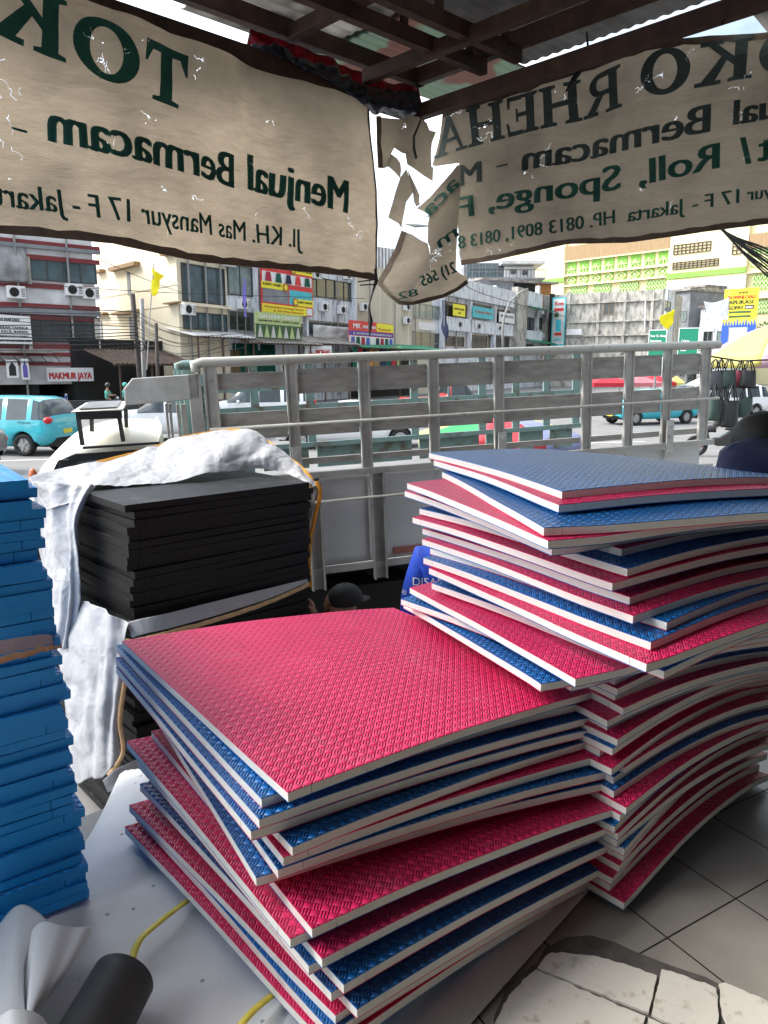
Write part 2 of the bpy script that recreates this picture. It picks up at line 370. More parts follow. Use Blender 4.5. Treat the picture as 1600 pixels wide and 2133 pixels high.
# ---------------------------------------------------------------- foam mats
T = .025
def mat_outline(seed):
    rnd = random.Random(seed); h = .5; nw = .0018; nd = .014; e = .054; pts = []
    side = lambda: rnd.random() < .75
    cs = [(-h, -h), (h, -h), (h, h), (-h, h)]
    for i in range(4):
        a = Vector(cs[i]); b = Vector(cs[(i + 1) % 4]); d = (b - a).normalized(); nn = Vector((-d.y, d.x))
        pts.append(a)
        for c in ((e, 0), (1 - e, 1)):
            if side():
                p = a + d * c[0]; pts += [p - d * nw / 2, p + nn * nd, p + d * nw / 2]
    return [(p.x, p.y) for p in pts]
BASES = [cut2d(o, [list(range(len(o)))], .0833) for o in (mat_outline(s) for s in (1, 2, 3, 4))]
ORD = ['top', 'second', 'third', 'fourth', 'fifth', 'sixth', 'seventh', 'eighth', 'ninth', 'tenth', 'eleventh', 'twelfth', 'thirteenth', 'fourteenth', 'fifteenth', 'sixteenth', 'seventeenth', 'eighteenth', 'nineteenth', 'twentieth']
TENS = {2: 'twenty', 3: 'thirty', 4: 'forty', 5: 'fifty'}
def ordn(k):      # k = 0 is the top one
    if k < 20: return ORD[k]
    t, o = divmod(k + 1, 10)
    if o == 0: return {3: 'thirtieth', 4: 'fortieth', 5: 'fiftieth'}[t]
    return TENS[t] + '-' + ['', 'first', 'second', 'third', 'fourth', 'fifth', 'sixth', 'seventh', 'eighth', 'ninth'][o]
def bent_mat(k, cx, cy, ang, field, color, where, group, base=0, last=False, lx=1.0):
    vs, fs, be = BASES[base % 4]; vs = [(x * lx, y) for x, y in vs]; ca, sa = math.cos(ang), math.sin(ang)
    W = [(cx + x * ca - y * sa, cy + x * sa + y * ca) for x, y in vs]; Z = [field(x, y) for x, y in W]
    n = len(vs); root = thing('foam_mat', None, 'foam mat', (cx, cy, field(cx, cy) - T), group)
    nm = 'pink' if color == 'p' else 'blue'; other = 'blue' if color == 'p' else 'pink'
    pos = ('topmost' if k == 0 else 'lowest' if last else ordn(k) + ' from the top') 
    root['label'] = f'{nm}-topped white foam mat with {other} underside, {pos} {where}'
    def ring(z0, z1, m):
        m.add([(W[i][0], W[i][1], Z[i] - z0) for i in range(n)] + [(W[i][0], W[i][1], Z[i] - z1) for i in range(n)], [(a, b, b + n, a + n) for a, b in be])
    U = list(vs) + list(vs)
    m = MB(); m.add([(W[i][0], W[i][1], Z[i]) for i in range(n)], fs)
    ring(0, .0022, m); build('patterned_top', m, nm + '_top', root, True if False else False, uv=list(vs) + [(.2, .2)] * (2 * n))
    m = MB(); ring(.0022, T - .0022, m); build('foam_core', m, 'foam_core_m', root)
    m = MB(); ring(T - .0022, T, m); m.add([(W[i][0], W[i][1], Z[i] - T) for i in range(n)], fs); build('underside', m, other + '_under', root)
    return root
def stack(rows, z0, dz, field_k, where, group, default_ang, lx=1.0):
    """rows: (near corner u, v, left corner or None, colour, extra gap above)"""
    z = z0; ang = default_ang; N = len(rows)
    for k, (nu, nv, lf, col, gap) in enumerate(rows):
        z -= gap
        if nu is not None and nu > 20: p = PZ(nu, nv, z)
        else: p = Vector((nu, nv, z))
        if isinstance(lf, tuple):
            q = PZ(lf[0], lf[1], z + field_k(k, None)); d = Vector((q.x - p.x, q.y - p.y)); ang = math.atan2(d.y, d.x) - math.pi / 2
        elif lf is not None: ang = R(lf)
        e1 = Vector((math.cos(ang), math.sin(ang))); e2 = Vector((-e1.y, e1.x)); c = Vector((p.x, p.y)) + e1 * .5 * lx + e2 * .5
        f = field_k(k, z)
        bent_mat(k, c.x, c.y, ang, f, col, where, group, base=k * 3 + k // 4, last=(k == N - 1), lx=lx)
        z -= dz
# front stack: p runs from the near corner to the right, q to the left-back
A1 = R(36.5); E1 = Vector((math.cos(A1), math.sin(A1))); E2 = Vector((-E1.y, E1.x)); NC = Vector((-.204, 1.424))
def front_field(k, z):
    if z is None: return .05
    kk = min(k, 17) / 17
    def f(x, y):
        d = Vector((x, y)) - NC; p = d.dot(E1); q = d.dot(E2)
        pc = max(0, min(p, 1.1)); qc = max(0, min(q, 1.1))
        h = -(.07 + .07 * kk) * p + (.05 - .05 * kk) * q + .05 * pc * (1 - pc) * (1 + .5 * kk) + .05 * kk * qc * (1 - qc) - .035 * pc * qc
        return z + h + .0015 * math.sin(x * 9 + k * 1.7) * math.sin(y * 8 + k)
    return f
front = [(600, 1653, (252, 1336), 'p', 0), (545, 1668, (243, 1345), 'b', .002), (540, 1712, (243, 1372), 'b', .002), (523, 1738, (255, 1400), 'b', .001),
         (609, 1764, 38, 'b', .006), (590, 1786, 35, 'p', .002), (579, 1812, 33, 'b', .002), (534, 1834, 31, 'b', .004),
         (650, 1932, (255, 1440), 'p', .022), (605, 1958, (245, 1512), 'p', .002), (671, 1994, 38, 'p', .002), (643, 2010, 38, 'b', .001),
         (716, 2046, 40, 'b', .001), (690, 2064, (292, 1616), 'b', .001), (744, 2098, 41, 'b', .001), (699, 2112, (300, 1690), 'p', .001),
         (690, 2150, (303, 1698), 'b', .001), (690, 2185, (278, 1724), 'p', .001)]
stack(front, CAMZ - .91, .0255, front_field, 'of the nearest stack', 'foam mats in the nearest stack', A1, lx=1.13)
# right stack
NR = Vector((.55, 2.05))
def right_field(k, z):
    if z is None: return 0
    kk = min(k / 40, 1)
    def f(x, y):
        d = Vector((x, y)) - NR; p = d.dot(E1); q = d.dot(E2)
        h = .03 * (math.sin(max(0, min(p, 1)) * math.pi)) * (.5 + kk) + .01 * math.sin(max(0, min(q, 1)) * math.pi * 1.0) - .05 * max(0, p - .75) ** 2 * 4
        if k > 15: h -= .03 * kk * max(0, .3 - p)
        if k > 15: h -= .022 * (min(k, 21) - 15) * max(0, min(q, 1.1)) * (1 - max(0, k - 21) / 24)
        return z + h + .0012 * math.sin(x * 8 + k * 2.1) * math.sin(y * 9 + k)
    return f
right = [(1171, 1026, (890, 948), 'b', 0), (1164, 1052, (899, 963), 'p', .001), (1133, 1099, (899, 979), 'b', .010), (1142, 1125, 20, 'p', .002),
         (1293, 1104, 28, 'p', .001), (1150, 1140, (871, 1037), 'p', .001), (1295, 1148, 31, 'p', .001), (1307, 1186, (878, 1066), 'b', .004), (1276, 1214, (860, 1082), 'p', .004),
         (1342, 1200, 34, 'p', .002), (1312, 1246, (863, 1102), 'p', .003), (1319, 1282, (876, 1128), 'p', .003), (1389, 1300, 36, 'b', .002),
         (1356, 1336, (899, 1173), 'b', .002), (1347, 1382, (897, 1190), 'p', .004), (1391, 1356, 37, 'p', .002), (1384, 1397, 34, 'b', .002),
         (1199, 1410, (887, 1228), 'p', .001), (1244, 1406, (880, 1240), 'b', .001), (1127, 1420, (866, 1236), 'b', .001), (.535, 1.98, 21, 'p', .001), (.56, 2.05, 26, 'p', .001)]
rr = random.Random(5)
lowcols = 'ppbppbpbpppbbppbppbbpppp'
for i, c in enumerate(lowcols):
    t = i / 20
    px = .69 - .01 * t + rr.uniform(-.03, .03) - (.03 if i in (8, 9) else 0); py = 2.08 - .20 * t + rr.uniform(-.03, .03)
    right.append((px, py, 30 + 12 * t + rr.uniform(-3, 3), c, rr.choice((0, 0, .001))))
nlow = len(right); avail = (2.02 - (FZ + .002)) - sum(r[4] for r in right) - .03
stack(right, 2.02, avail / nlow, right_field, 'of the tall right stack', 'foam mats in the tall right stack', R(20))
# black and blue stacks: flat mats, copies of one mesh
def flat_proto(mname):
    vs, fs, be = BASES[0]; n = len(vs); m = MB(); m.add([(x, y, 0) for x, y in vs], fs)
    m.add([(x, y, 0) for x, y in vs] + [(x * .998, y * .998, -.024) for x, y in vs], [(a, b, b + n, a + n) for a, b in be])
    m.add([(x * .998, y * .998, -.024) for x, y in vs], fs)
    return m, list(vs) + [(.2, .2)] * (3 * n)
def flat_stack(mname, nm, near, ang, ztop, zbot, th, where, group, drift=(0, 0), jit=.012, side=.5):
    m, uv = flat_proto(mname); proto = None; k = 0; z = ztop; rnd = random.Random(hash(nm) % 97 if False else len(nm) * 13)
    e1 = Vector((math.cos(R(ang)), math.sin(R(ang)))); e2 = Vector((-e1.y, e1.x))
    while z - th > zbot - .001:
        if proto is None: o = proto = build('foam_mat', m, mname, None, uv=uv)
        else: o = proto.copy(); COL.objects.link(o)
        a = R(ang + rnd.uniform(-1.6, 1.6)); c = Vector(near) + Vector(drift) * k + e1 * (side + rnd.uniform(-jit, jit)) + e2 * (.5 + rnd.uniform(-jit, jit))
        o.location = (c.x, c.y, z); o.rotation_euler = (rnd.uniform(-.002, .002), rnd.uniform(-.002, .002), a + rnd.choice((0, math.pi / 2, math.pi)))
        o.scale = (1, 1, (th - .0015) / .024)
        tag(o, f'{nm} foam mat, {"topmost" if k == 0 else ordn(k) + " from the top"} {where}', 'foam mat', group)
        k += 1; z -= th
    return k
flat_stack('black_foam', 'all-black', (-1.12, 3.19), 43, 1.79, .12, .034, 'of the sheet-covered stack', 'black foam mats in the sheeted stack', drift=(-.0012, -.0002), jit=.014)
flat_stack('cyan_foam', 'plain bright blue', (-.85, 1.78), 37, 2.118, FZ, .0255, 'of the stack at the left edge', 'bright blue foam mats in the left stack', drift=(.0011, .0), jit=.011, side=-.5)
# ---------------------------------------------------------------- unseen shop walls around the camera, added to block light
mat('wall_paint', (.10, .095, .085), .9, var=.3, scale=2)
for nm, a, b, lb in (('back_wall', (-3.2, -1.4, FZ), (2.5, -1.3, 4.4), 'unseen dark back wall behind the camera, added to keep the shop dim'),
                     ('side_wall', (2.4, -1.3, FZ), (2.5, 2.9, 4.4), 'unseen dark right side wall, added to keep light off the mats')):
    m = MB(); m.box(a, b); tag(build(nm, m, 'wall_paint'), lb, 'wall')
# ---------------------------------------------------------------- canopy of rusty steel and old sheets
CZ = 3.92
dL = Vector((.735, .678, 0)); CC = PZ(868, 236, CZ); dR = (PZ(1585, 0, CZ) - CC).normalized()
mat('sheet_dark', (.040, .038, .036), .6, col2=(.012, .011, .010), scale=2.2, fac=(.4, .6), transl=.25)
mat('sheet_grey', (.13, .12, .105), .5, col2=(.02, .018, .016), scale=1.6, fac=(.42, .56), transl=.5, detail=3)
mat('sheet_green', (.05, .07, .05), .5, col2=(.05, .025, .02), scale=3.2, fac=(.45, .52), transl=.6, detail=1)
can = thing('steel_canopy', 'dark canopy of rusty steel beams and grimy roof sheets over the shop front', 'canopy', (CC.x, CC.y, CZ))
def bm_(p, q, wd=.05, ht=.09):
    m = MB(); m.beam(p, q, wd, ht); return build('beam', m, 'steel_rust', can)
UP = CZ + .20
eL = lambda t, z=CZ: Vector((CC.x, CC.y, z)) - dL * t
eR = lambda t, z=CZ: Vector((CC.x, CC.y, z)) + dR * t
bm_(eL(6.2), eL(-.04), .06, .10); bm_(eR(-.04), eR(6), .06, .08)
bm_(eL(6.2, UP), eL(-.04, UP)); bm_(eR(0, UP), eR(6, UP))
for t in (.0, .5, 1.6, 2.7, 3.8): bm_(eL(t, CZ + .045), eL(t, UP - .04), .05, .05).name = 'post'
for t in (.45, 1.0, 1.9, 2.8): bm_(eR(t, CZ + .045), eR(t, UP - .04), .045, .045)
P1 = PZ(670, 0, CZ + .12); P2 = PZ(827, 0, CZ + .12); Q1 = PZ(842, 180, CZ + .12); Q2 = PZ(722, 120, CZ + .13)
def hit(p, d, q, e):   # crossing of p+td and q+se in plan
    den = d.x * e.y - d.y * e.x; r = q - p; return p + d * ((r.x * e.y - r.y * e.x) / den)
for P in (P1, P2):
    far = hit(P, dL, eR(0), dR); far.z = P.z; bm_(P - dL * 3.2, far, .05, .075)
for t in (1.9, 3.0):
    P = eR(t, CZ + .12); bm_(P, P - dL * 5, .05, .075)
for t, zz in ((.42, CZ + .10), (.95, CZ + .18), (1.75, UP), (2.7, UP), (3.7, UP)):
    P = eL(t, zz); bm_(P, P + dR * 6, .05, .07)
for P in (hit(P1, dL, Q1, dR), hit(P2, dL, Q1, dR), hit(P1, dL, Q2, dR), hit(P2, dL, Q2, dR)):
    m = MB(); m.beam((P.x, P.y, CZ + .14), (P.x, P.y, UP + .05), .045, .045, up=(1, 0, 0)); build('post', m, 'steel_rust', can)
# roof sheets, slightly corrugated, seen from below
def roof_sheet(t0, t1, s0, s1, mt, z):
    o = Vector((CC.x, CC.y, z)); m = MB(); nu = 44
    def fn(u, v):
        a = s0 + (s1 - s0) * u; b = t0 + (t1 - t0) * v
        p = o - dL * b + dR * a; p.z += .004 * math.sin(a * 2 * math.pi / .075) + .03 * b * 0; return p
    m.surf(fn, nu * 4, 2); return build('roof_sheet', m, mt, can, smooth=True)
zz = UP + .07; cols = ['sheet_grey', 'sheet_dark', 'sheet_grey', 'sheet_grey', 'sheet_dark', 'sheet_grey']
edge_s = [-.34, .42, 1.8, 2.7, 3.6, 4.8, 7.0]
edge_t = [-.48, .55, 1.35, 2.25, 3.1, 4.6, 8.2]  # last rows run unseen behind the camera to shut out sky light
for i in range(6):
    for j in range(6):
        if edge_s[i] < 1.7 and edge_t[j] > 2.9: continue      # unseen gap cut in the roof to let light in from the left
        if i == 0 and j in (3,): sh0 = .10
        mt = 'sheet_green' if (i == 0 and j == 0) else 'sheet_dark' if (i + 2 * j) % 5 == 1 or (j >= 3 and i > 2) or (j >= 2 and i == 0) else 'sheet_grey'
        roof_sheet(edge_t[j] - .02, edge_t[j + 1] + .02, (edge_s[i] - .02) if not (i == 0 and j >= 2) else .08, edge_s[i + 1] + .02, mt, zz + .016 * ((i + j) % 2) + .006 * (i % 2))
for k, (a_, b_) in enumerate(((1.75, 2.6), (2.75, 4.4))):
    o_ = Vector((CC.x, CC.y, zz - .05)); m = MB(); m.surf(lambda u, v: o_ + dR * (a_ + (b_ - a_) * u) + dL * (.16 + .9 * v) + Vector((0, 0, 1)) * (.005 * math.sin(u * (b_ - a_) * 80) - .12 * v), 90, 2); build('roof_sheet', m, 'sheet_grey', can, True)
# ---------------------------------------------------------------- banners (seen from behind, so the writing is mirrored)
def bannermat(name, col, transl):
    m = mat(name, col, .8, col2=tuple(c * .55 for c in col), scale=1.7, fac=(.28, .58), transl=transl)
    t = m.node_tree; N = t.nodes; K = t.links.new; b = N['Principled BSDF']; r = N[m['ramp']]
    tcn = N.new('ShaderNodeTexCoord'); nn = N.new('ShaderNodeTexNoise'); nn.inputs['Scale'].default_value = 5; nn.inputs['Detail'].default_value = 9
    mp_ = N.new('ShaderNodeMapping'); mp_.inputs['Scale'].default_value = (1, 1, 2.6); K(tcn.outputs['Object'], mp_.inputs[0]); K(mp_.outputs[0], nn.inputs[0])
    wv = N.new('ShaderNodeTexWave'); wv.wave_type = 'BANDS'; wv.bands_direction = 'Z'; wv.inputs['Scale'].default_value = 38; wv.inputs['Distortion'].default_value = 12; wv.inputs['Detail'].default_value = 3; wv.inputs['Detail Scale'].default_value = .6
    K(tcn.outputs['Object'], wv.inputs[0])
    ad = N.new('ShaderNodeMath'); ad.operation = 'MULTIPLY_ADD'; K(wv.outputs['Fac'], ad.inputs[0]); ad.inputs[1].default_value = .012; K(nn.outputs['Fac'], ad.inputs[2])
    bp = N.new('ShaderNodeBump'); bp.inputs['Strength'].default_value = .55; bp.inputs['Distance'].default_value = .03; K(ad.outputs[0], bp.inputs['Height']); K(bp.outputs[0], b.inputs['Normal'])
    for x in N:
        if x.type == 'BSDF_TRANSLUCENT': K(bp.outputs[0], x.inputs['Normal'])
    # cracks where the coating has split: thin lines that let the light through, only in patches
    vo = N.new('ShaderNodeTexVoronoi'); vo.feature = 'DISTANCE_TO_EDGE'; vo.inputs['Scale'].default_value = 5.5
    n4 = N.new('ShaderNodeTexNoise'); n4.inputs['Scale'].default_value = 9; n4.inputs['Detail'].default_value = 4; K(tcn.outputs['Object'], n4.inputs[0])
    mxv = N.new('ShaderNodeMixRGB'); mxv.inputs[0].default_value = .25; K(tcn.outputs['Object'], mxv.inputs[1]); K(n4.outputs['Color'], mxv.inputs[2]); K(mxv.outputs[0], vo.inputs[0])
    lt = N.new('ShaderNodeMath'); lt.operation = 'LESS_THAN'; K(vo.outputs['Distance'], lt.inputs[0]); lt.inputs[1].default_value = .0038
    n5 = N.new('ShaderNodeTexNoise'); n5.inputs['Scale'].default_value = 6.5; n5.inputs['Detail'].default_value = 8; K(tcn.outputs['Object'], n5.inputs[0])
    g5 = N.new('ShaderNodeMath'); g5.operation = 'GREATER_THAN'; K(n5.outputs['Fac'], g5.inputs[0]); g5.inputs[1].default_value = .615
    mu = N.new('ShaderNodeMath'); mu.operation = 'MULTIPLY'; K(lt.outputs[0], mu.inputs[0]); K(g5.outputs[0], mu.inputs[1])
    out = N['Material Output']; old = out.inputs['Surface'].links[0].from_socket
    tp = N.new('ShaderNodeBsdfTransparent'); ms = N.new('ShaderNodeMixShader'); K(mu.outputs[0], ms.inputs[0]); K(old, ms.inputs[1]); K(tp.outputs[0], ms.inputs[2]); K(ms.outputs[0], out.inputs[0])
    return m
bannermat('banner_cloth', (.315, .262, .195), .5); bannermat('banner_ink', (.025, .125, .09), .4); bannermat('banner_ink_faded', (.07, .10, .095), .38)
mat('banner_hem', (.12, .085, .06), .8, var=.4, scale=20, transl=.3); mat('cord_black', (.006, .006, .006), .6)
Z = Vector((0, 0, 1))
class Plane:
    def __init__(s, o, d):
        s.o = Vector(o); s.d = Vector(d).normalized(); s.n = s.d.cross(Z).normalized()
        if s.n.y > 0: s.n = -s.n            # towards the camera
    def uv(s, u, v):
        p = PP(u, v, s.o, s.n) - s.o; return (p.dot(s.d), p.z)
    def at(s, a, z, off=0): return s.o + s.d * a + Z * z + s.n * off
# slab-serif glyphs made of pieces that only touch
def ringq(cx, cy, ax, ay, bx, by, a0, a1, n=20):
    out = []
    for i in range(n):
        t0 = a0 + (a1 - a0) * i / n; t1 = a0 + (a1 - a0) * (i + 1) / n
        out.append([(cx + bx * math.cos(t0), cy + by * math.sin(t0)), (cx + ax * math.cos(t0), cy + ay * math.sin(t0)), (cx + ax * math.cos(t1), cy + ay * math.sin(t1)), (cx + bx * math.cos(t1), cy + by * math.sin(t1))])
    return out
def rc(x0, y0, x1, y1): return [(x0, y0), (x1, y0), (x1, y1), (x0, y1)]
def stem(x, w=.24, ex=.11): return [rc(x, .1, x + w, .9), [(x - ex, 0), (x + w + ex, 0), (x + w + ex, .07), (x + w, .1), (x, .1), (x - ex, .07)], [(x - ex, 1), (x - ex, .93), (x, .9), (x + w, .9), (x + w + ex, .93), (x + w + ex, 1)]]
GL = {
 'T': (.86, [rc(.02, .86, .98, 1), rc(.36, .1, .64, .86), [(.2, 0), (.8, 0), (.8, .07), (.64, .1), (.36, .1), (.2, .07)], [(.02, .86), (.0, .62), (.05, .62), (.18, .86)], [(.82, .86), (.95, .62), (1, .62), (.98, .86)]]),
 'O': (1.0, ringq(.5, .5, .49, .53, .24, .40, 0, 2 * math.pi, 32)),
 'K': (1.12, stem(.12) + [[(.36, .36), (.36, .56), (.68, .9), (.88, .9)], [(.50, .52), (.62, .63), (1.0, .1), (.72, .1)], rc(.58, .9, 1.04, 1), rc(.6, 0, 1.12, .1)]),
 'R': (1.10, stem(.12) + [rc(.36, .87, .6, 1), rc(.36, .44, .6, .56)] + ringq(.6, .72, .32, .28, .12, .16, -math.pi / 2, math.pi / 2, 14) + [[(.52, .44), (.74, .44), (1.0, .1), (.76, .1)], rc(.68, 0, 1.1, .1)]),
 'H': (1.16, stem(.12) + stem(.80) + [rc(.36, .44, .80, .57)]),
 'E': (.98, stem(.12) + [rc(.47, .88, .9, 1), rc(.47, 0, .92, .12), rc(.36, .45, .66, .56), rc(.82, .70, .9, .88), [(.84, .12), (.92, .12), (.96, .34), (.88, .34)], rc(.60, .34, .66, .45), rc(.60, .56, .66, .67)]),
 'A': (1.16, [[(.14, .08), (.24, .08), (.36, .32), (.46, .52), (.56, .72), (.60, 1), (.5, 1)], [(.56, .72), (.60, 1), (.70, 1), (1.06, .08), (.82, .08), (.66, .52)], [(.36, .32), (.74, .32), (.705, .42), (.41, .42)], rc(0, 0, .4, .08), rc(.70, 0, 1.18, .08)]),
 ' ': (.45, [])}
for _c, _k in (('T', .86), ('O', 1.18), ('K', 1.14)): GL[_c] = ((1.0 if _c != 'K' else 1.12) * _k, [[(x * _k, y) for x, y in p] for p in GL[_c][1]])
def ends(word, gap, tot):
    out = []; n = 0
    for ch in word: out.append((n, n + len(GL[ch][1]))); n += len(GL[ch][1])
    return out
def serif(word, gap=.10):
    vs = []; fs = []; x = 0
    for ch in word:
        w_, polys = GL[ch]
        for p in polys: fs.append(list(range(len(vs), len(vs) + len(p)))); vs += [(x + a, b) for a, b in p]
        x += w_ + gap
    x -= gap; return [(a / x, b) for a, b in vs], fs, ends(word, gap, x)
def cloth(name, pl, outline_px, wf, mt, parent, off=0.0, cell=.05, smooth=True):
    pts = [pl.uv(u, v) for u, v in outline_px]; vs, fs, _ = cut2d(pts, [list(range(len(pts)))], cell)
    m = MB(); m.add([pl.at(a, z, wf(a, z) + off) for a, z in vs], fs); return build(name, m, mt, parent, smooth)
def blurb(pl, wf, parent, s, pa, pb, capx, ink='banner_ink', bold=.03, glyphs=None, off=.005):
    """mirrored writing: pa is the pixel of the first letter's foot (right-hand side), pb the last; capx pixel at the top of the first letter"""
    a = Vector(pl.uv(*pa)); b = Vector(pl.uv(*pb)); c = Vector(pl.uv(*capx)); nrm = Vector((-(b - a).y, (b - a).x)).normalized(); h = abs((c - a).dot(nrm))
    if glyphs and len(glyphs) == 3:      # big slab letters: each its own part
        for f0, f1 in glyphs[2]:
            ids = sorted({i for f in glyphs[1][f0:f1] for i in f}); mp_ = {q: k for k, q in enumerate(ids)}; g = ([glyphs[0][i] for i in ids], [[mp_[i] for i in f] for f in glyphs[1][f0:f1]])
            m = MB(); text_on(m, s, a, b, h, up=(c - a), fn=lambda x, y, k=0: pl.at(x, y, wf(x, y) + off + k), cell=.05, glyphs=g); build('letter', m, ink, parent, True)
        return
    m = MB(); text_on(m, s, a, b, h, bold=bold, up=(c - a), fn=lambda x, y, k=0: pl.at(x, y, wf(x, y) + off + k), cell=.05, glyphs=glyphs)
    return build('lettering', m, ink, parent, True)
def tiepull(pl, ties, amp, sx=.16):
    tp = [pl.uv(*t) for t in ties]
    return lambda a, z: sum(amp * math.exp(-((a - x) / sx) ** 2 - ((z - y) / .35) ** 2) for x, y in tp)
# left banner
LP = Plane((-.05, 4.5, 2.88), (-.707, -.707, 0))
tiesL = [(200, -8), (355, 66), (552, 134), (775, 224)]
pull = tiepull(LP, tiesL, -.05)
def wL(a, z): return .028 * math.sin(a * 5.2 + z * 1.3) + .02 * noise.noise(Vector((a * 3, z * 2.2, 1))) + pull(a, z) + .012 * noise.noise(Vector((a * 9, z * 7, 4)))
ban = thing('shop_banner', 'large faded beige banner with mirrored green Menjual Bermacam lettering, hanging left of the torn corner', 'banner', LP.at(1, 0))
topL = [(775, 224), (740, 205), (690, 185), (620, 160), (552, 134), (500, 116), (430, 92), (355, 66), (300, 36), (250, 14), (200, -8), (120, -45), (-60, -120), (-420, -330)]
botL = [(-420, 440), (0, 484), (120, 497), (230, 509), (330, 531), (420, 546), (540, 556), (660, 570), (783, 584)]
cloth('banner_sheet', LP, topL + botL + [(784, 470), (780, 350)], wL, 'banner_cloth', ban)
def strip(px, wd, pl, wf, parent, mt='banner_hem', off=.004, side=1):
    pts = [pl.uv(*p) for p in px]; m = MB(); fine = []
    for i in range(len(pts) - 1):
        a = Vector(pts[i]); b = Vector(pts[i + 1]); k = max(1, int((b - a).length / .06))
        fine += [a.lerp(b, j / k) for j in range(k)]
    fine.append(Vector(pts[-1])); vs = []
    for i, p in enumerate(fine):
        d = (fine[min(i + 1, len(fine) - 1)] - fine[max(i - 1, 0)]).normalized(); nn = Vector((-d.y, d.x)) * side
        q = p + nn * (wd * (1 + .15 * math.sin(i * 2.3)))
        vs += [pl.at(p.x, p.y, wf(p.x, p.y) + off), pl.at(q.x, q.y, wf(q.x, q.y) + off)]
    m.add(vs, [(2 * i, 2 * i + 1, 2 * i + 3, 2 * i + 2) for i in range(len(fine) - 1)]); return build('hem', m, mt, parent, True)
strip(botL, .035, LP, wL, ban, side=-1); strip([(783, 584), (784, 470), (780, 350), (775, 224)], .016, LP, wL, ban, side=-1)
blurb(LP, wL, ban, 'TOKO', (385, 236), (-222, -30), (393, 118), glyphs=serif('TOKO'))
blurb(LP, wL, ban, 'Menjual', (719, 446), (522, 392), (721, 376), bold=.035); blurb(LP, wL, ban, 'Bermacam', (493, 391), (103, 291), (494, 318), bold=.035); blurb(LP, wL, ban, '-', (62, 285), (28, 276), (62, 245), bold=.035)
blurb(LP, wL, ban, 'Jl. KH. Mas Mansyur 17 F - Jakarta HP. 0813', (629, 517), (-330, 378), (627, 477), bold=.02)
# right banner
RP = Plane((.42, 4.95, 3.0), (.862, -.507, 0))
tiesR = [(905, 234), (1232, 118), (1478, 66), (1600, 50)]
pullR = tiepull(RP, tiesR, -.05)
def wR(a, z): return .025 * math.sin(a * 4.4 + z * 2) + .025 * noise.noise(Vector((a * 2.6, z * 2.2, 7))) + pullR(a, z) + .012 * noise.noise(Vector((a * 9, z * 7, 3)))
rb = thing('shop_banner', 'large faded beige banner with mirrored grey-green TOKO lettering, hanging right of the torn corner', 'banner', RP.at(1, 0))
topR = [(918, 231), (1000, 208), (1100, 175), (1180, 142), (1232, 122), (1300, 108), (1400, 84), (1478, 70), (1540, 66), (1640, 50), (2100, -60)]
botR = [(2100, 440), (1600, 468), (1440, 488), (1300, 505), (1180, 508), (1100, 528), (1040, 542), (962, 553)]
lefR = [(958, 530), (956, 430), (957, 340), (905, 345), (898, 342), (910, 290)]
cloth('banner_sheet', RP, topR + botR + lefR, wR, 'banner_cloth', rb)
strip(botR[::-1], .03, RP, wR, rb, side=1); strip(topR, .035, RP, wR, rb, side=-1)
blurb(RP, wR, rb, 'TOKO', (1800, 112), (1333, 206), (1800, 10), 'banner_ink_faded', glyphs=serif('TOKO')); blurb(RP, wR, rb, 'RHEHA', (1296, 221), (903, 329), (1288, 134), 'banner_ink_faded', glyphs=serif('RHEHA', .02))
for w_, pa, pb, cp, ik in (('Menjual', (1800, 210), (1527, 263), (1800, 150), 'banner_ink_faded'), ('Bermacam', (1481, 276), (1088, 357), (1481, 213), 'banner_ink_faded'), ('-', (1060, 352), (1036, 357), (1060, 323), 'banner_ink_faded'), ('M', (1006, 379), (958, 389), (1006, 333), 'banner_ink_faded'),
                           ('Karpet /', (1780, 300), (1542, 347), (1780, 236), 'banner_ink'), ('Roll,', (1501, 352), (1330, 386), (1501, 296), 'banner_ink'), ('Sponge,', (1293, 392), (1020, 442), (1293, 337), 'banner_ink'), ('F', (991, 450), (961, 456), (991, 404), 'banner_ink'),
                           ('Jl. KH. Mas Mansyur', (1900, 372), (1556, 420), (1900, 342), 'banner_ink'), ('17 F -', (1541, 424), (1443, 440), (1541, 394), 'banner_ink'), ('Jakarta', (1428, 443), (1305, 461), (1428, 412), 'banner_ink'), ('HP. 0813 8091, 0813 8', (1280, 464), (957, 519), (1280, 434), 'banner_ink')):
    blurb(RP, wR, rb, w_, pa, pb, cp, ik, bold=.035 if cp[1] < 340 or w_ in ('F', 'Sponge,') else .02)
# torn pieces at the corner; zoomed tracing coordinates -> photograph pixels
z2 = lambda l: [(760 + x / 4.6375, 200 + y / 4.6375) for x, y in l]
TP = Plane((.1, 4.72, 3.0), (1, -.05, 0))
torn = thing('torn_banner', 'torn beige banner scraps and a twisted flap dangling between the two banners', 'banner', TP.at(0, 0))
wa = lambda a, z: .03 * noise.noise(Vector((a * 5, z * 4, 9))) + .012 * noise.noise(Vector((a * 15, z * 12, 2)))
wb = lambda a, z: .05 + .05 * math.sin(a * 11 + z * 3) + .02 * noise.noise(Vector((a * 7, z * 7, 5)))
wc = lambda a, z: .02 + .06 * math.sin(a * 9 - z * 6) + .02 * noise.noise(Vector((a * 6, z * 6, 8)))
cloth('scrap', TP, z2([(108, 190), (390, 230), (330, 380), (290, 480), (250, 560), (228, 680), (180, 700), (128, 695), (115, 450)]), wa, 'banner_cloth', torn, cell=.03)
cloth('scrap', TP, z2([(392, 236), (520, 215), (600, 262), (625, 330), (690, 345), (650, 450), (640, 560), (645, 690), (662, 700), (655, 832), (560, 790), (412, 705), (395, 600), (360, 590), (283, 540), (335, 400)]), wb, 'banner_cloth', torn, cell=.03)
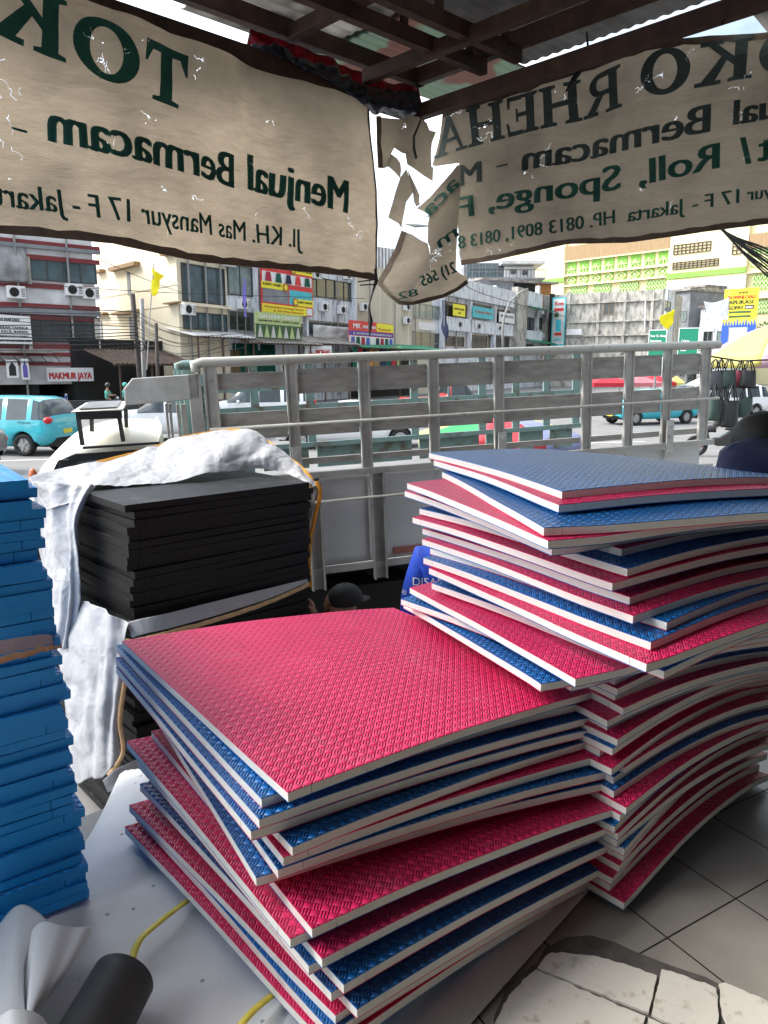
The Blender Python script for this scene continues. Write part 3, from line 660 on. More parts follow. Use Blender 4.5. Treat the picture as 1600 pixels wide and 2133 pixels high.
cloth('scrap', TP, z2([(252, 556), (310, 600), (345, 650), (352, 720), (342, 800), (290, 740), (212, 672)]), wa, 'banner_cloth', torn, off=.01, cell=.03)
cloth('scrap', TP, z2([(345, 792), (402, 712), (432, 800), (470, 935), (400, 1035), (362, 1230), (355, 1288), (330, 1240), (228, 1185), (275, 1030), (300, 930)]), wa, 'banner_cloth', torn, off=.02, cell=.03)
cloth('scrap', TP, z2([(410, 710), (530, 965), (526, 1042), (545, 1045), (500, 1075), (474, 1030), (466, 950), (430, 800)]), wa, 'banner_cloth', torn, off=.03, cell=.03)
flapE = [(355, 1290), (460, 1335), (540, 1400), (608, 1440), (632, 1560), (632, 1680), (560, 1760), (480, 1880), (420, 1990), (390, 2032), (330, 2024), (240, 1950), (180, 1890), (112, 1800), (200, 1650), (290, 1470), (340, 1350)]
cloth('flap', TP, z2(flapE), wc, 'banner_cloth', torn, cell=.03)
flapF = [(545, 1045), (640, 960), (760, 830), (850, 730), (893, 676), (922, 690), (920, 900), (890, 1300), (880, 1500), (876, 1690), (940, 1730), (985, 1740), (1003, 1808), (900, 1880), (760, 1950), (600, 2000), (470, 2028), (392, 2034), (420, 1990), (560, 1765), (634, 1680), (628, 1480), (606, 1430), (610, 1240), (625, 1160), (560, 1110), (500, 1075)]
wf2 = lambda a, z: wc(a, z) + .015
cloth('flap', TP, z2(flapF), wf2, 'banner_cloth', torn, cell=.03)
strip(z2([(112, 1800), (180, 1890), (240, 1950), (330, 2024), (392, 2034), (470, 2028), (600, 2000), (760, 1950), (900, 1880), (1003, 1808)]), .022, TP, wf2, torn, side=1)
strip(z2([(112, 1800), (200, 1650), (290, 1470), (352, 1290)]), .03, TP, wc, torn, side=-1); strip(z2([(128, 695), (115, 450), (108, 190)]), .028, TP, wa, torn, side=-1)
for s, a, b, c in (('aca', (920, 880), (610, 1190), (850, 740)), ('m', (905, 1370), (720, 1500), (870, 1250)), ('21) 565', (895, 1700), (560, 1860), (860, 1600)), ('82', (520, 1940), (330, 1980), (520, 1870))):
    blurb(TP, wf2, torn, s, *[z2([q])[0] for q in (a, b, c)], bold=.03, off=.008)
# black ties
def tie(px, y, r, label, lb='cord', spread_=0):
    m = MB(); m.tube([PY(u, v, y) for u, v in px], r, 6); return tag(build('tie_cord', m, 'cord_black'), label, lb)
tie([(782, 560), (784, 584), (776, 610), (768, 640), (772, 668), (770, 700)], 4.42, [.008, .012, .006, .005, .016, .004], 'black plastic tie hanging from the lower corner of the left banner')
tie([(745, 587), (784, 582), (786, 592), (750, 594)], 4.4, .004, 'short black cord knotted behind the lower corner of the left banner')
tie([(880, 238), (872, 262), (862, 285), (862, 310), (867, 330)], 4.55, [.003, .006, .008, .01, .008], 'black tie hanging over the torn scrap at the canopy corner')
tie([(1222, 66), (1226, 110), (1215, 140), (1195, 165), (1178, 192)], 4.3, [.004, .008, .012, .016, .003], 'frayed black plastic tie at the top of the right banner')
tie([(1512, 8), (1508, 40), (1504, 52)], 3.6, .006, 'dark cord strung above the right end of the right banner')
# crumpled navy sheet and glossy red sheet on the left eave
mat('navy_sheet', (.006, .012, .035), .35, var=.5, scale=12, bump=.5, bscale=14); mat('red_gloss_sheet', (.32, .012, .03), .28, col2=(.10, .004, .012), scale=20, bump=.9, bscale=26, transl=.5)
def ribbon(name, rows, mt, label, cat, wr=.03, nu=70, nv=10, seed=3):
    net = [[PY(u, v, y) for u, v, y in row] for row in rows]; m = MB(); m.surf(netsurf(net, wr, 9, seed), nu, nv)
    return tag(build(name, m, mt, None, True, solid=.003), label, cat)
ribbon('tarp', [[(510, 92, 4.15), (590, 100, 4.3), (680, 135, 4.5), (770, 180, 4.7), (870, 195, 4.8)], [(515, 96, 4.1), (600, 122, 4.2), (690, 165, 4.4), (770, 212, 4.6), (878, 235, 4.7)], [(520, 98, 4.15), (600, 132, 4.3), (700, 185, 4.5), (775, 228, 4.7), (850, 250, 4.8)]], 'navy_sheet', 'crumpled dark navy sheet rolled along the left edge of the canopy', 'tarp', .035)
ribbon('tarp', [[(520, 62, 4.5), (620, 95, 4.6), (720, 140, 4.8), (800, 170, 5.0), (870, 175, 5.0)], [(515, 90, 4.5), (620, 125, 4.6), (720, 175, 4.8), (800, 215, 5.0), (880, 222, 5.0)]], 'red_gloss_sheet', 'glossy red plastic sheet glinting behind the navy one under the canopy', 'tarp', .03, seed=11)
ribbon('tarp', [[(1020, 176, 5.3), (1080, 160, 5.2), (1170, 130, 5.1)], [(1022, 200, 5.3), (1080, 182, 5.2), (1170, 150, 5.1)]], 'red_gloss_sheet', 'strip of purple-red plastic sheet above the right banner', 'tarp', .03, seed=21)
# ---------------------------------------------------------------- white vinyl bundle the nearest stack lies on
def vinylmat():
    m = mat('vinyl_white', (.74, .75, .74), .5, var=.14, scale=3)
    t = m.node_tree; N = t.nodes; K = t.links.new; b = N['Principled BSDF']; r = N[m['ramp']]; tcn = N.new('ShaderNodeTexCoord')
    v = N.new('ShaderNodeTexVoronoi'); v.inputs['Scale'].default_value = 19; K(tcn.outputs['Object'], v.inputs[0])
    l = N.new('ShaderNodeMath'); l.operation = 'LESS_THAN'; K(v.outputs['Distance'], l.inputs[0]); l.inputs[1].default_value = .11
    n = N.new('ShaderNodeTexNoise'); n.inputs['Scale'].default_value = 5; K(tcn.outputs['Object'], n.inputs[0])
    g = N.new('ShaderNodeMath'); g.operation = 'GREATER_THAN'; K(n.outputs['Fac'], g.inputs[0]); g.inputs[1].default_value = .52
    mu = N.new('ShaderNodeMath'); mu.operation = 'MULTIPLY'; K(l.outputs[0], mu.inputs[0]); K(g.outputs[0], mu.inputs[1])
    mi = N.new('ShaderNodeMixRGB'); K(mu.outputs[0], mi.inputs[0]); K(r.outputs[0], mi.inputs[1]); mi.inputs[2].default_value = (.30, .31, .32, 1); K(mi.outputs[0], b.inputs['Base Color'])
    ch = N.new('ShaderNodeTexChecker'); ch.inputs['Scale'].default_value = 320; K(tcn.outputs['Object'], ch.inputs[0])
    bp = N.new('ShaderNodeBump'); bp.inputs['Strength'].default_value = .25; bp.inputs['Distance'].default_value = .001; K(ch.outputs['Fac'], bp.inputs['Height']); K(bp.outputs[0], b.inputs['Normal'])
vinylmat()
bu = thing('vinyl_bundle', 'thick folded bundle of white vinyl sheeting lying under the nearest stack', 'bundle', (-.3, 1.7, FZ))
FL = FZ + .012
def bundle_pt(u, v):
    # u across (0 left edge near blue stack .. 1 right edge), v away (0 towards camera .. 1 far)
    far = 1.0
    a = Vector((-1.10, 1.15, 0)).lerp(Vector((-.98, 2.58, 0)), v); b = Vector((-.42, .78, 0)).lerp(Vector((.70, 2.04, 0)), v)
    a.x += -.04 * math.sin(v * 7) ; p = a.lerp(b, u)
    edge = min(u / .16, (1 - u) / .26, 1.0, (v + .0) / .05 if v < .05 else 1, (1 - v) / .1 if v > .9 else 1); edge = max(0, edge)
    e = math.sin(edge * math.pi / 2) ** .8
    h = (.108 - .075 * u + .012 * math.sin(v * 8 + u * 3) * (1 - u) + .020 * (1 - u) * noise.noise(Vector((u * 5, v * 6, 2))) + .006 * noise.noise(Vector((u * 12, v * 12, 5)))) 
    if u > .7: h += .010 * (1 - abs(noise.noise(Vector((u * 30, v * 4, 6))) * 2)) 
    p.z = FL + max(h, .02) * e
    return p
m = MB(); m.surf(bundle_pt, 110, 90); build('folded_sheet', m, 'vinyl_white', bu, True)
mat('yellow_strap', (.62, .52, .06), .45, var=.2, scale=20)
def strap(px, z, label):
    pts = [PZ(u, v, zz) for u, v, zz in px]; m = MB(); vs = []
    P = [catmull(pts, i / 24) for i in range(25)]
    for i, p in enumerate(P):
        d = (P[min(i + 1, 24)] - P[max(i - 1, 0)]).normalized(); s = d.cross(Z).normalized() * .009; vs += [p - s, p + s]
    m.add(vs, [(2 * i, 2 * i + 1, 2 * i + 3, 2 * i + 2) for i in range(24)])
    return tag(build('packing_strap', m, 'yellow_strap', None, True, solid=.0012), label, 'strap')
zb = FL + .105
strap([(272, 2010, zb + .015), (290, 1960, zb + .02), (330, 1922, zb + .025), (385, 1880, zb + .008), (430, 1850, zb - .02)], 0, 'yellow plastic strap curving from the black roll to the nearest stack')
strap([(480, 2170, zb + .01), (510, 2125, zb + .01), (545, 2090, zb + .004), (590, 2058, zb - .02)], 0, 'yellow plastic strap at the bottom edge below the nearest stack')
# rolls at the lower left
mat('dark_rubber', (.030, .030, .031), .55, var=.3, scale=5); mat('grey_vinyl', (.72, .73, .73), .35, var=.1, scale=4); mat('grey_vinyl_back', (.36, .37, .37), .45, var=.1)
def roll(p, q, r0, mt, name, label, cat, turns=1.35, th=.006, squash=1.0):
    p = Vector(p); q = Vector(q); ax = (q - p); a = ax.normalized().cross(Z).normalized(); b = a.cross(ax.normalized()); m = MB()
    def fn(u, v):
        t = u * turns * 2 * math.pi; rr_ = r0 * (1 - .10 * (1 - u) * turns) ; c = p + ax * v
        return c + (a * math.cos(t + 2.2) + b * math.sin(t + 2.2) * squash) * rr_ * (1 + .02 * noise.noise(Vector((u * 6, v * 3, 1))))
    m.surf(fn, int(60 * turns), 14); return tag(build(name, m, mt, None, True, solid=th), label, cat)
ra = PZ(255, 2040, zb + .045); rbp = PZ(95, 2330, zb + .03)
roll(ra, rbp, .072, 'dark_rubber', 'rubber_roll', 'dark charcoal rubber sheet rolled into a tube, lower left corner', 'roll', 2.2, .004)
def vinyl_fold(rows, label, seed):
    net = [[PZ(u, v, zb + h) for u, v, h in row] for row in rows]; m = MB(); m.surf(netsurf(net, .003, 8, seed), 40, 30)
    return tag(build('vinyl_roll', m, 'grey_vinyl', None, True, solid=.003), label, 'roll')
vinyl_fold([[(-60, 2000, .02), (-10, 1935, .05), (30, 1892, .09), (60, 1890, .10), (100, 1922, .09), (72, 1935, .05), (50, 1950, .02)],
            [(-90, 2110, .03), (-30, 2040, .06), (15, 1985, .08), (35, 1975, .09), (48, 2000, .085), (52, 2020, .05), (50, 2040, .03)],
            [(-120, 2330, .03), (-60, 2260, .06), (-10, 2200, .08), (25, 2170, .09), (52, 2150, .085), (54, 2170, .05), (50, 2200, .03)]], 'pale grey vinyl sheet curling open at the lower left corner', 3)
vinyl_fold([[(40, 1990, .05), (60, 1945, .09), (88, 1918, .12), (120, 1925, .12), (150, 1932, .10), (180, 1930, .09), (190, 1940, .07), (170, 1965, .04)],
            [(45, 2070, .05), (62, 2020, .09), (70, 2000, .115), (95, 2020, .115), (120, 2020, .10), (140, 2015, .09), (140, 2025, .07), (125, 2040, .04)],
            [(50, 2180, .04), (55, 2130, .08), (58, 2105, .10), (66, 2110, .10), (74, 2105, .09), (85, 2095, .08), (84, 2100, .06), (76, 2110, .04)]], 'folded pale grey vinyl end leaning on the charcoal roll', 9)
vinyl_fold([[(-30, 2150, .10), (15, 2108, .16), (50, 2105, .16), (85, 2120, .13), (105, 2150, .10)], [(-60, 2330, .10), (0, 2300, .15), (50, 2290, .15), (90, 2300, .12), (120, 2330, .10)]], 'pale grey vinyl fold at the very bottom left edge', 15)
# ---------------------------------------------------------------- white woven sheet over the black stack
mat('woven_white', (.44, .445, .46), .45, var=.06, scale=6, crumple=.014, transl=.25); mat('woven_thin', (.42, .43, .45), .5, var=.15, scale=8, crumple=.010, transl=.25)
mat('orange_hem', (.78, .40, .05), .6, var=.2, scale=20, transl=.3); mat('tan_hem', (.66, .45, .24), .7, var=.25, scale=30, transl=.3)
sh = thing('woven_sheet', 'crumpled white woven sheet with orange edges draped over the black mat stack', 'tarp', (-1.2, 3.6, 1.6))
def drape(rows, mt, nm='cloth', wr=.02, nu=70, nv=40, seed=0, folds=.0, fr=6):
    net = [[PY(u, v, y) for u, v, y in row] for row in rows]; m = MB(); m.surf(netsurf(net, wr, fr, seed, folds), nu, nv)
    return build(nm, m, mt, sh, True, solid=.0015)
def hem(px, wd, mt, side=1, rl=.004):
    P0_ = [PY(u, v, y) for u, v, y in px]; n = len(P0_) * 8; P_ = [catmull(P0_, i / n) for i in range(n + 1)]; vs = []
    for i, p in enumerate(P_):
        d = (P_[min(i + 1, n)] - P_[max(i - 1, 0)]).normalized(); view = (p - ORG).normalized(); s = d.cross(view).normalized() * wd * side
        j = Vector((0, 0, rl * noise.noise(p * 30))); vs += [p + j, p + s + j]
    m = MB(); m.add(vs, [(2 * i, 2 * i + 1, 2 * i + 3, 2 * i + 2) for i in range(n)]); return build('edge_tape', m, mt, sh, True, solid=.0015)
topo = [(60, 1000, 3.75), (110, 980, 3.95), (200, 960, 4.15), (300, 935, 4.3), (380, 908, 4.4), (440, 898, 4.45), (500, 893, 4.45), (555, 915, 4.35), (600, 948, 4.2), (640, 980, 4.05), (660, 1010, 3.98)]
mid = [(75, 1030, 3.6), (125, 1010, 3.75), (205, 990, 3.85), (300, 965, 4.0), (380, 950, 4.1), (440, 940, 4.1), (495, 925, 4.15), (550, 945, 4.12), (595, 965, 4.1), (630, 988, 4.0), (652, 1015, 3.93)]
low = [(100, 1065, 3.5), (155, 1042, 3.52), (200, 1015, 3.6), (280, 1009, 3.7), (360, 1002, 3.8), (430, 990, 3.9), (475, 984, 4.0), (530, 975, 4.1), (585, 984, 4.08), (620, 995, 4.0), (650, 1006, 3.93)]
drape([topo, mid, low], 'woven_white', wr=.018, nu=150, nv=50, seed=2, folds=.015, fr=5)
hem(topo[2:], .055, 'orange_hem', -1)
hem([(655, 1004, 3.96), (663, 1030, 3.95), (652, 1075, 3.95), (642, 1130, 3.95), (640, 1180, 3.95), (643, 1225, 3.95)], .022, 'orange_hem', 1)
drape([[(640, 1004, 4.0), (662, 1022, 3.97)], [(638, 1050, 4.0), (655, 1050, 3.97)], [(632, 1110, 4.0), (645, 1110, 3.97)], [(634, 1225, 4.0), (643, 1225, 3.97)]], 'woven_white', wr=.004, nu=6, nv=20, seed=4)
drape([[(60, 1000, 3.8), (95, 1005, 3.65), (150, 1010, 3.55), (200, 1016, 3.55)], [(70, 1060, 3.8), (100, 1075, 3.6), (135, 1085, 3.45), (170, 1085, 3.42)], [(82, 1150, 3.8), (110, 1160, 3.55), (140, 1165, 3.4), (166, 1160, 3.4)],
       [(95, 1240, 3.75), (115, 1250, 3.5), (140, 1250, 3.38), (166, 1250, 3.4)], [(100, 1310, 3.7), (110, 1330, 3.5), (130, 1345, 3.4), (152, 1350, 3.42)]], 'woven_white', wr=.012, nu=50, nv=60, seed=6, folds=.045, fr=7)
# lower wrap: over the left corner, with tan tapes
drape([[(95, 1300, 3.6), (165, 1253, 3.42), (215, 1270, 3.2), (268, 1298, 3.10)], [(110, 1360, 3.5), (180, 1340, 3.25), (220, 1345, 3.12), (262, 1330, 3.08)], [(130, 1440, 3.4), (180, 1430, 3.2), (215, 1430, 3.08), (256, 1410, 3.06)],
       [(140, 1540, 3.3), (180, 1520, 3.15), (210, 1520, 3.05), (245, 1500, 3.04)], [(150, 1640, 3.2), (190, 1620, 3.1), (212, 1620, 3.0), (250, 1580, 3.0)]], 'woven_thin', wr=.010, nu=50, nv=70, seed=12, folds=.035, fr=6)
hem([(262, 1330, 3.05), (256, 1410, 3.03), (245, 1500, 3.02), (252, 1560, 3.0), (240, 1590, 2.98), (222, 1612, 2.98)], .020, 'tan_hem', 1)
drape([[(262, 1296, 3.12), (330, 1282, 3.20), (450, 1252, 3.42), (560, 1225, 3.66), (640, 1206, 3.84)], [(275, 1328, 3.09), (340, 1312, 3.17), (450, 1282, 3.40), (560, 1246, 3.65), (642, 1212, 3.83)]], 'woven_thin', wr=.006, nu=60, nv=8, seed=15)
hem([(275, 1332, 3.08), (340, 1316, 3.16), (450, 1286, 3.39), (560, 1249, 3.64), (642, 1213, 3.82)], .022, 'tan_hem', -1)
drape([[(215, 1625, 2.95), (240, 1605, 2.95), (290, 1580, 3.02)], [(225, 1650, 2.95), (250, 1640, 2.95), (292, 1600, 3.02)]], 'woven_thin', wr=.01, nu=20, nv=8, seed=31)
# wrap round the blue stack: band in front and loose part hanging in the gap
sh2 = sh; sh = thing('woven_sheet', 'thin white woven wrap with tan tape around the bright blue mat stack', 'tarp', (-.9, 1.8, 1.6))
drape([[(-120, 1358, 1.15), (0, 1335, 1.42), (60, 1325, 1.62), (100, 1322, 1.76), (125, 1335, 1.86)], [(-120, 1395, 1.14), (0, 1365, 1.41), (60, 1352, 1.61), (100, 1342, 1.74), (128, 1338, 1.86)]], 'woven_thin', wr=.006, nu=50, nv=8, seed=17)
hem([(-120, 1395, 1.135), (0, 1367, 1.405), (60, 1354, 1.60), (100, 1343, 1.735), (128, 1338, 1.86)], .014, 'tan_hem', -1)
sh = sh2
# ---------------------------------------------------------------- small lorry with slatted tray sides
mat('truck_grey', (.40, .39, .36), .6, col2=(.25, .24, .22), scale=5, fac=(.3, .6), bump=.1, bscale=60); mat('truck_light', (.52, .52, .49), .5, col2=(.36, .35, .32), scale=6)
mat('board_grey', (.33, .315, .285), .7, col2=(.20, .19, .17), scale=6, fac=(.3, .6), bump=.12, bscale=30, stretch=(1, 1, 4)); mat('truck_teal', (.16, .25, .23), .6, col2=(.12, .10, .07), scale=7, fac=(.35, .48)); mat('rail_paint', (.46, .45, .40), .6, col2=(.20, .17, .13), scale=22, fac=(.28, .40))
mat('panel_grey', (.64, .65, .64), .38, col2=(.55, .56, .56), scale=1.6, fac=(.3, .7), bump=.25, bscale=1.6, stretch=(1, 1, 3))
mat('black_iron', (.012, .012, .012), .6, var=.4); mat('cab_cream', (.66, .64, .54), .35, col2=(.46, .41, .30), scale=2.6, fac=(.25, .5)); mat('tyre', (.015, .015, .015), .85); glass('dark_glass', (.02, .025, .028)); glass('pale_glass', (.28, .30, .31))
mat('reflector_red', (.42, .16, .12), .4); mat('bolt_m', (.2, .19, .18), .5, metal=.6); mat('rim_m', (.45, .45, .45), .35, metal=.7)
TD = Vector((.948, .318, 0)).normalized(); TN = Vector((-TD.y, TD.x, 0)); TO = PY(430, 900, 5.0); TO.z = 0
def tp(u, v): p = PP(u, v, TO, TN) - TO; return p.dot(TD), p.z
def tz(u, v): return tp(u, v)[1]
KS = (-.28 - tp(62, 960)[0]) / 1.06; ck = lambda a: -.28 + (a + .28) * KS
truck = thing('lorry', 'small lorry with weathered grey slatted tray sides parked behind the mat stacks', 'lorry', (TO.x, TO.y, 0))
tw = 1.95; ux, uy, uz = TD, TN, Vector((0, 0, 1))
def tb(mb, s0, s1, d0, d1, z0, z1, mi=0): mb.frame(TO, ux, uy, uz, (s0, d0, z0), (s1, d1, z1), mi)
S0, S1 = tp(432, 900)[0], tp(1473, 900)[0]
posts = [tp(u, 850)[0] for u in (441, 608, 758, 901, 1036, 1218, 1305, 1383, 1461)]
zr = tz(681, 746); z_tb1, z_tb0 = tz(681, 766), tz(681, 817); z_m1, z_m0 = tz(681, 849), tz(681, 904); z_l1, z_l0 = tz(681, 951), tz(681, 964); zbm = tz(681, 979); zbot = tz(700, 1178)
FO = TO + TN * tw
def fz(v, u=681): return PP(u, v, FO, TN).z
def fs_(u): return (PP(u, 850, FO, TN) - TO).dot(TD)
nearp = posts; nearz = ((z_tb0, z_tb1), (z_m0, z_m1), (z_l0, z_l1))
farp = [S0 + .03] + [fs_(u) for u in (530, 645, 755, 862, 1003, 1073, 1137)] + [S1 - .05]; farz = ((fz(812), fz(773)), (fz(897), fz(843)), (fz(975), fz(926)))
def side_wall(dd, mats, nm_, sgn=1, near=True, posts=nearp, zs=nearz):
    """tray side: posts of channel steel, three boards, top tube, rod, lower panel; dd is its distance from the near side"""
    for i, s in enumerate(posts):
        m = MB(); wd = .040 if i not in (0, 8) else .045
        tb(m, s - wd, s - wd + .012, dd - .024 * sgn, dd, zbm - (.0 if near else 0), zr - .02); tb(m, s + wd - .012, s + wd, dd - .024 * sgn, dd, zbm, zr - .02); tb(m, s - wd + .012, s + wd - .012, dd - .012 * sgn, dd - .004 * sgn, zbm, zr - .02)
        for zq in (.15, .5, .85):
            c = TO + ux * s + uy * (dd - .016 * sgn) + uz * (zbm + (zr - zbm) * zq); m.disc(c, uy, .006, .008, 8)
        build('post', m, mats[0], truck)
    for (a, b), off in zip(zs, (.006, .006, .006)):
        for i in range(len(posts) - 1):
            m = MB(); a_ = a + (.05 if (i == 0 and near and a == z_tb0) else 0); tb(m, posts[i] + .043, posts[i + 1] - .043, dd + off, dd + off + .022, a_, b - (0.012 if i == 0 and a == z_tb0 else 0)); build('side_board', m, mats[1], truck)
    m = MB(); m.tube([TO + ux * (S0 - .05) + uy * (dd + .0) + uz * (zr - .06), TO + ux * (S0 - .06) + uy * dd + uz * (zr - .01), TO + ux * (S0 - .01) + uy * dd + uz * zr, TO + ux * (S1 + .06) + uy * dd + uz * zr], .034, 12); build('top_rail', m, mats[2], truck, True)
    m = MB(); tb(m, S0 - .02, S1 + .02, dd - .05, dd - .002, zbm - .045, zbm); build('waist_beam', m, mats[0], truck)
side_wall(0, ('truck_grey', 'board_grey', 'rail_paint'), 'near')
side_wall(tw, ('truck_teal', 'truck_teal', 'truck_teal'), 'far', sgn=-1, near=False, posts=farp, zs=farz)
m = MB(); m.tube([TO + ux * (S0 - .0) + uy * -.062 + uz * tz(681, 878), TO + ux * (S1 + .03) + uy * -.062 + uz * tz(681, 878)], .011, 8); build('rope_rod', m, 'rail_paint', truck, True)
m = MB(); m.tube([TO + ux * (S0 - .0) + uy * -.062 + uz * tz(700, 1039), TO + ux * S1 + uy * -.062 + uz * tz(700, 1039)], .011, 8); build('rope_rod', m, 'rail_paint', truck, True)
for i in range(len(posts) - 1):      # lower solid panels, each slightly dished
    m = MB(); a, b = posts[i], posts[i + 1]
    if i in (2, 3): pass
    def fn(u, v, a=a, b=b): return TO + ux * (a + (b - a) * u) + uy * (.012 + .012 * math.sin(u * math.pi) * math.sin(v * math.pi)) + uz * (zbot + .01 + (zbm - .05 - zbot) * v)
    m.surf(fn, 12, 12); build('side_panel', m, 'panel_grey', truck, True, solid=.006)
m = MB(); tb(m, S0, S1, -.03, .03, zbot - .045, zbot); build('lower_beam', m, 'truck_light', truck)
for s, e in ((tp(776, 1000)[0], zbot - .13), (tp(643, 1000)[0], zbot - .16), (tp(1035, 1000)[0], zbot - .12)):
    m = MB(); tb(m, s - .05, s - .038, -.058, -.004, e, zbm - .046); tb(m, s + .038, s + .05, -.058, -.004, e, zbm - .046); tb(m, s - .038, s + .038, -.02, -.008, e, zbm - .046)
    for zq in (.2, .35, .6, .8): m.disc(TO + ux * s + uy * -.022 + uz * (e + (zbm - e) * zq), uy, .007, .01, 8)
    build('post', m, 'truck_grey', truck)
for u in (609, 1383, 1036):
    s = tp(u, 900)[0]; m = MB(); tb(m, s - .033, s + .033, -.06, -.046, zbm - .12, zbm + .19)
    for zq in (-.08, .06, .14): m.disc(TO + ux * s + uy * -.064 + uz * (zbm + zq), uy, .012, .012, 8)
    build('bracket', m, 'truck_light', truck)
s = tp(840, 1148); m = MB(); tb(m, tp(808, 1150)[0], tp(872, 1150)[0], -.004, .006, tz(840, 1157), tz(840, 1143)); build('reflector', m, 'reflector_red', truck)
m = MB(); tb(m, S0, S1, .04, tw - .04, zbot - .02, zbot + .03); build('tray_floor', m, 'black_iron', truck)
for d in (.45, 1.35):
    m = MB(); tb(m, S0 - 1.2, S1, d, d + .08, .62, .82); build('chassis_beam', m, 'black_iron', truck)
for s in (.3, 1.1, 1.9, 2.8, 3.6):
    m = MB(); tb(m, s, s + .07, .05, tw - .05, .83, .90); build('cross_member', m, 'black_iron', truck)
m = MB(); tb(m, .6, 1.5, .12, .5, .45, .74); m.tube([TO + ux * 1.7 + uy * .3 + uz * .62, TO + ux * 2.6 + uy * .3 + uz * .62], .14, 14); build('fuel_tank', m, 'black_iron', truck, bevel=.02)
def wheel(parent, c, ax, r, wd, tyre='tyre', rim='rim_m'):
    c = Vector(c); ax = Vector(ax).normalized(); m = MB(); prof = [(-wd / 2, r * .82), (-wd / 2 * .9, r * .97), (-wd / 4, r), (wd / 4, r), (wd / 2 * .9, r * .97), (wd / 2, r * .82), (wd / 2, r * .62), (-wd / 2, r * .62), (-wd / 2, r * .82)]
    a = ax.cross(Vector((0, 0, 1))).normalized(); b = a.cross(ax).normalized(); N_ = 28; vs = []
    for i in range(N_):
        t = 2 * math.pi * i / N_
        for x, q in prof: vs.append(c + ax * x + (a * math.cos(t) + b * math.sin(t)) * q)
    P_ = len(prof); m.add(vs, [(i * P_ + j, ((i + 1) % N_) * P_ + j, ((i + 1) % N_) * P_ + j + 1, i * P_ + j + 1) for i in range(N_) for j in range(P_ - 1)])
    wo_ = build('wheel', m, tyre, parent, True)
    m = MB(); m.disc(c, ax, r * .62, wd * .55, 24)
    for k in range(5):
        t = 2 * math.pi * k / 5; d = a * math.cos(t) + b * math.sin(t); sdv = a * -math.sin(t) + b * math.cos(t)
        m.frame(c, d, sdv, ax, (r * .1, -r * .09, -wd * .42), (r * .58, r * .09, wd * .42))
    m.disc(c, ax, r * .14, wd * .9, 12); build('rim', m, rim, wo_)
    return wo_
for s, d in ((ck(-1.0), .12), (ck(-1.0), tw - .12), (3.0, .18), (3.0, tw - .18)): wheel(truck, TO + ux * s + uy * d + uz * .38, TN, .38, .22)
# headboard at the left end of the tray
hb = [tp(262, 778), tp(410, 770)]; HD = -.02
def hs(u, v): a, z = tp(u, v); return a, z
m = MB(); pts = [hs(258, 792), hs(275, 772), hs(415, 768), hs(415, 820), hs(258, 828)]
m.prism(pts, TO + uy * .0, ux, uy, uz, .0, .05); build('headboard', m, 'truck_light', truck, bevel=.006)
for a, b in (((392, 768), (424, 905)), ((376, 830), (388, 910)), ((350, 828), (362, 905)), ((342, 828), (350, 905)), ((366, 830), (374, 905))):
    (s0, z1), (s1, z0) = hs(*a), hs(*b); w_ = (s1 - s0) if a[0] in (392,) else .035 if a[0] == 376 else .016
    m = MB(); tb(m, s0, s0 + w_, .0 if a[0] == 392 else .06, .06 if a[0] == 392 else .09, z0 - .35, z1 - .002); build('headboard_bar', m, 'truck_grey', truck)
for d in (.7, 1.3, 1.9):
    m = MB(); tb(m, S0 - .1, S0 - .04, d, d + .05, zbot, zr - .05); build('headboard_bar', m, 'truck_teal', truck)
for z0, z1 in ((1.35, 1.55), (1.75, 1.95), (2.1, 2.3)):
    m = MB(); tb(m, S0 - .035, S0 - .01, .05, tw - .03, z0, z1); build('front_board', m, 'truck_teal', truck)
# cab: rounded shell with a black framed side window
CW = 1.55; cz = 1.0
c_roof = tz(300, 895)
prof = [(-1.62, .55), (-1.70, 1.05), (-1.60, 1.25), (-1.38, 1.72), (-1.24, 1.86), (-1.02, c_roof - .01), (-.7, c_roof + .04), (-.40, c_roof + .03), (-.31, c_roof + .01), (-.285, c_roof - .08), (-.28, .55)]
prof = [(ck(a), b) for a, b in prof]
def cabshell(prof, d0, d1, bulge, nd=14):
    m = MB(); n_ = len(prof)
    for j in range(nd + 1):
        t = j / nd; d = d0 + (d1 - d0) * t; e = min(t, 1 - t) / .16; k = 1 if e >= 1 else math.sin(e * math.pi / 2) ** .5
        for s, z in prof: m.v.append(tuple(TO + ux * (-.9 + (s + .9) * (.93 + .07 * k)) + uy * d + uz * (z if z < 1.3 else z - bulge * (1 - k))))
    for j in range(nd):
        for i in range(n_ - 1): m.f.append([j * n_ + i, j * n_ + i + 1, (j + 1) * n_ + i + 1, (j + 1) * n_ + i]); m.m.append(0)
    m.f.append(list(range(n_))); m.m.append(0); m.f.append([nd * n_ + i for i in range(n_)]); m.m.append(0); return m
fine = []
PV = [Vector((a, b, 0)) for a, b in prof]
for i in range(46): q = catmull(PV, i / 45); fine.append((q.x, q.y))
cab = build('cab', cabshell(fine, .06, .06 + CW, .10, 24), 'cab_cream', truck, True)
m = MB(); wz1 = c_roof - .085
fr = [(-1.50, 1.22), (-1.30, 1.66), (-1.16, wz1 - .04), (-1.02, wz1), (-.36, wz1 + .0), (-.34, 1.22)]
fr = [(ck(a), b) for a, b in fr]
fi = [(-1.40, 1.26), (-1.24, 1.60), (-1.13, wz1 - .09), (-1.0, wz1 - .045), (-.41, wz1 - .045), (-.39, 1.26)]
fi = [(ck(a), b) for a, b in fi]; k_ = len(fr); o_ = TO + uy * .035
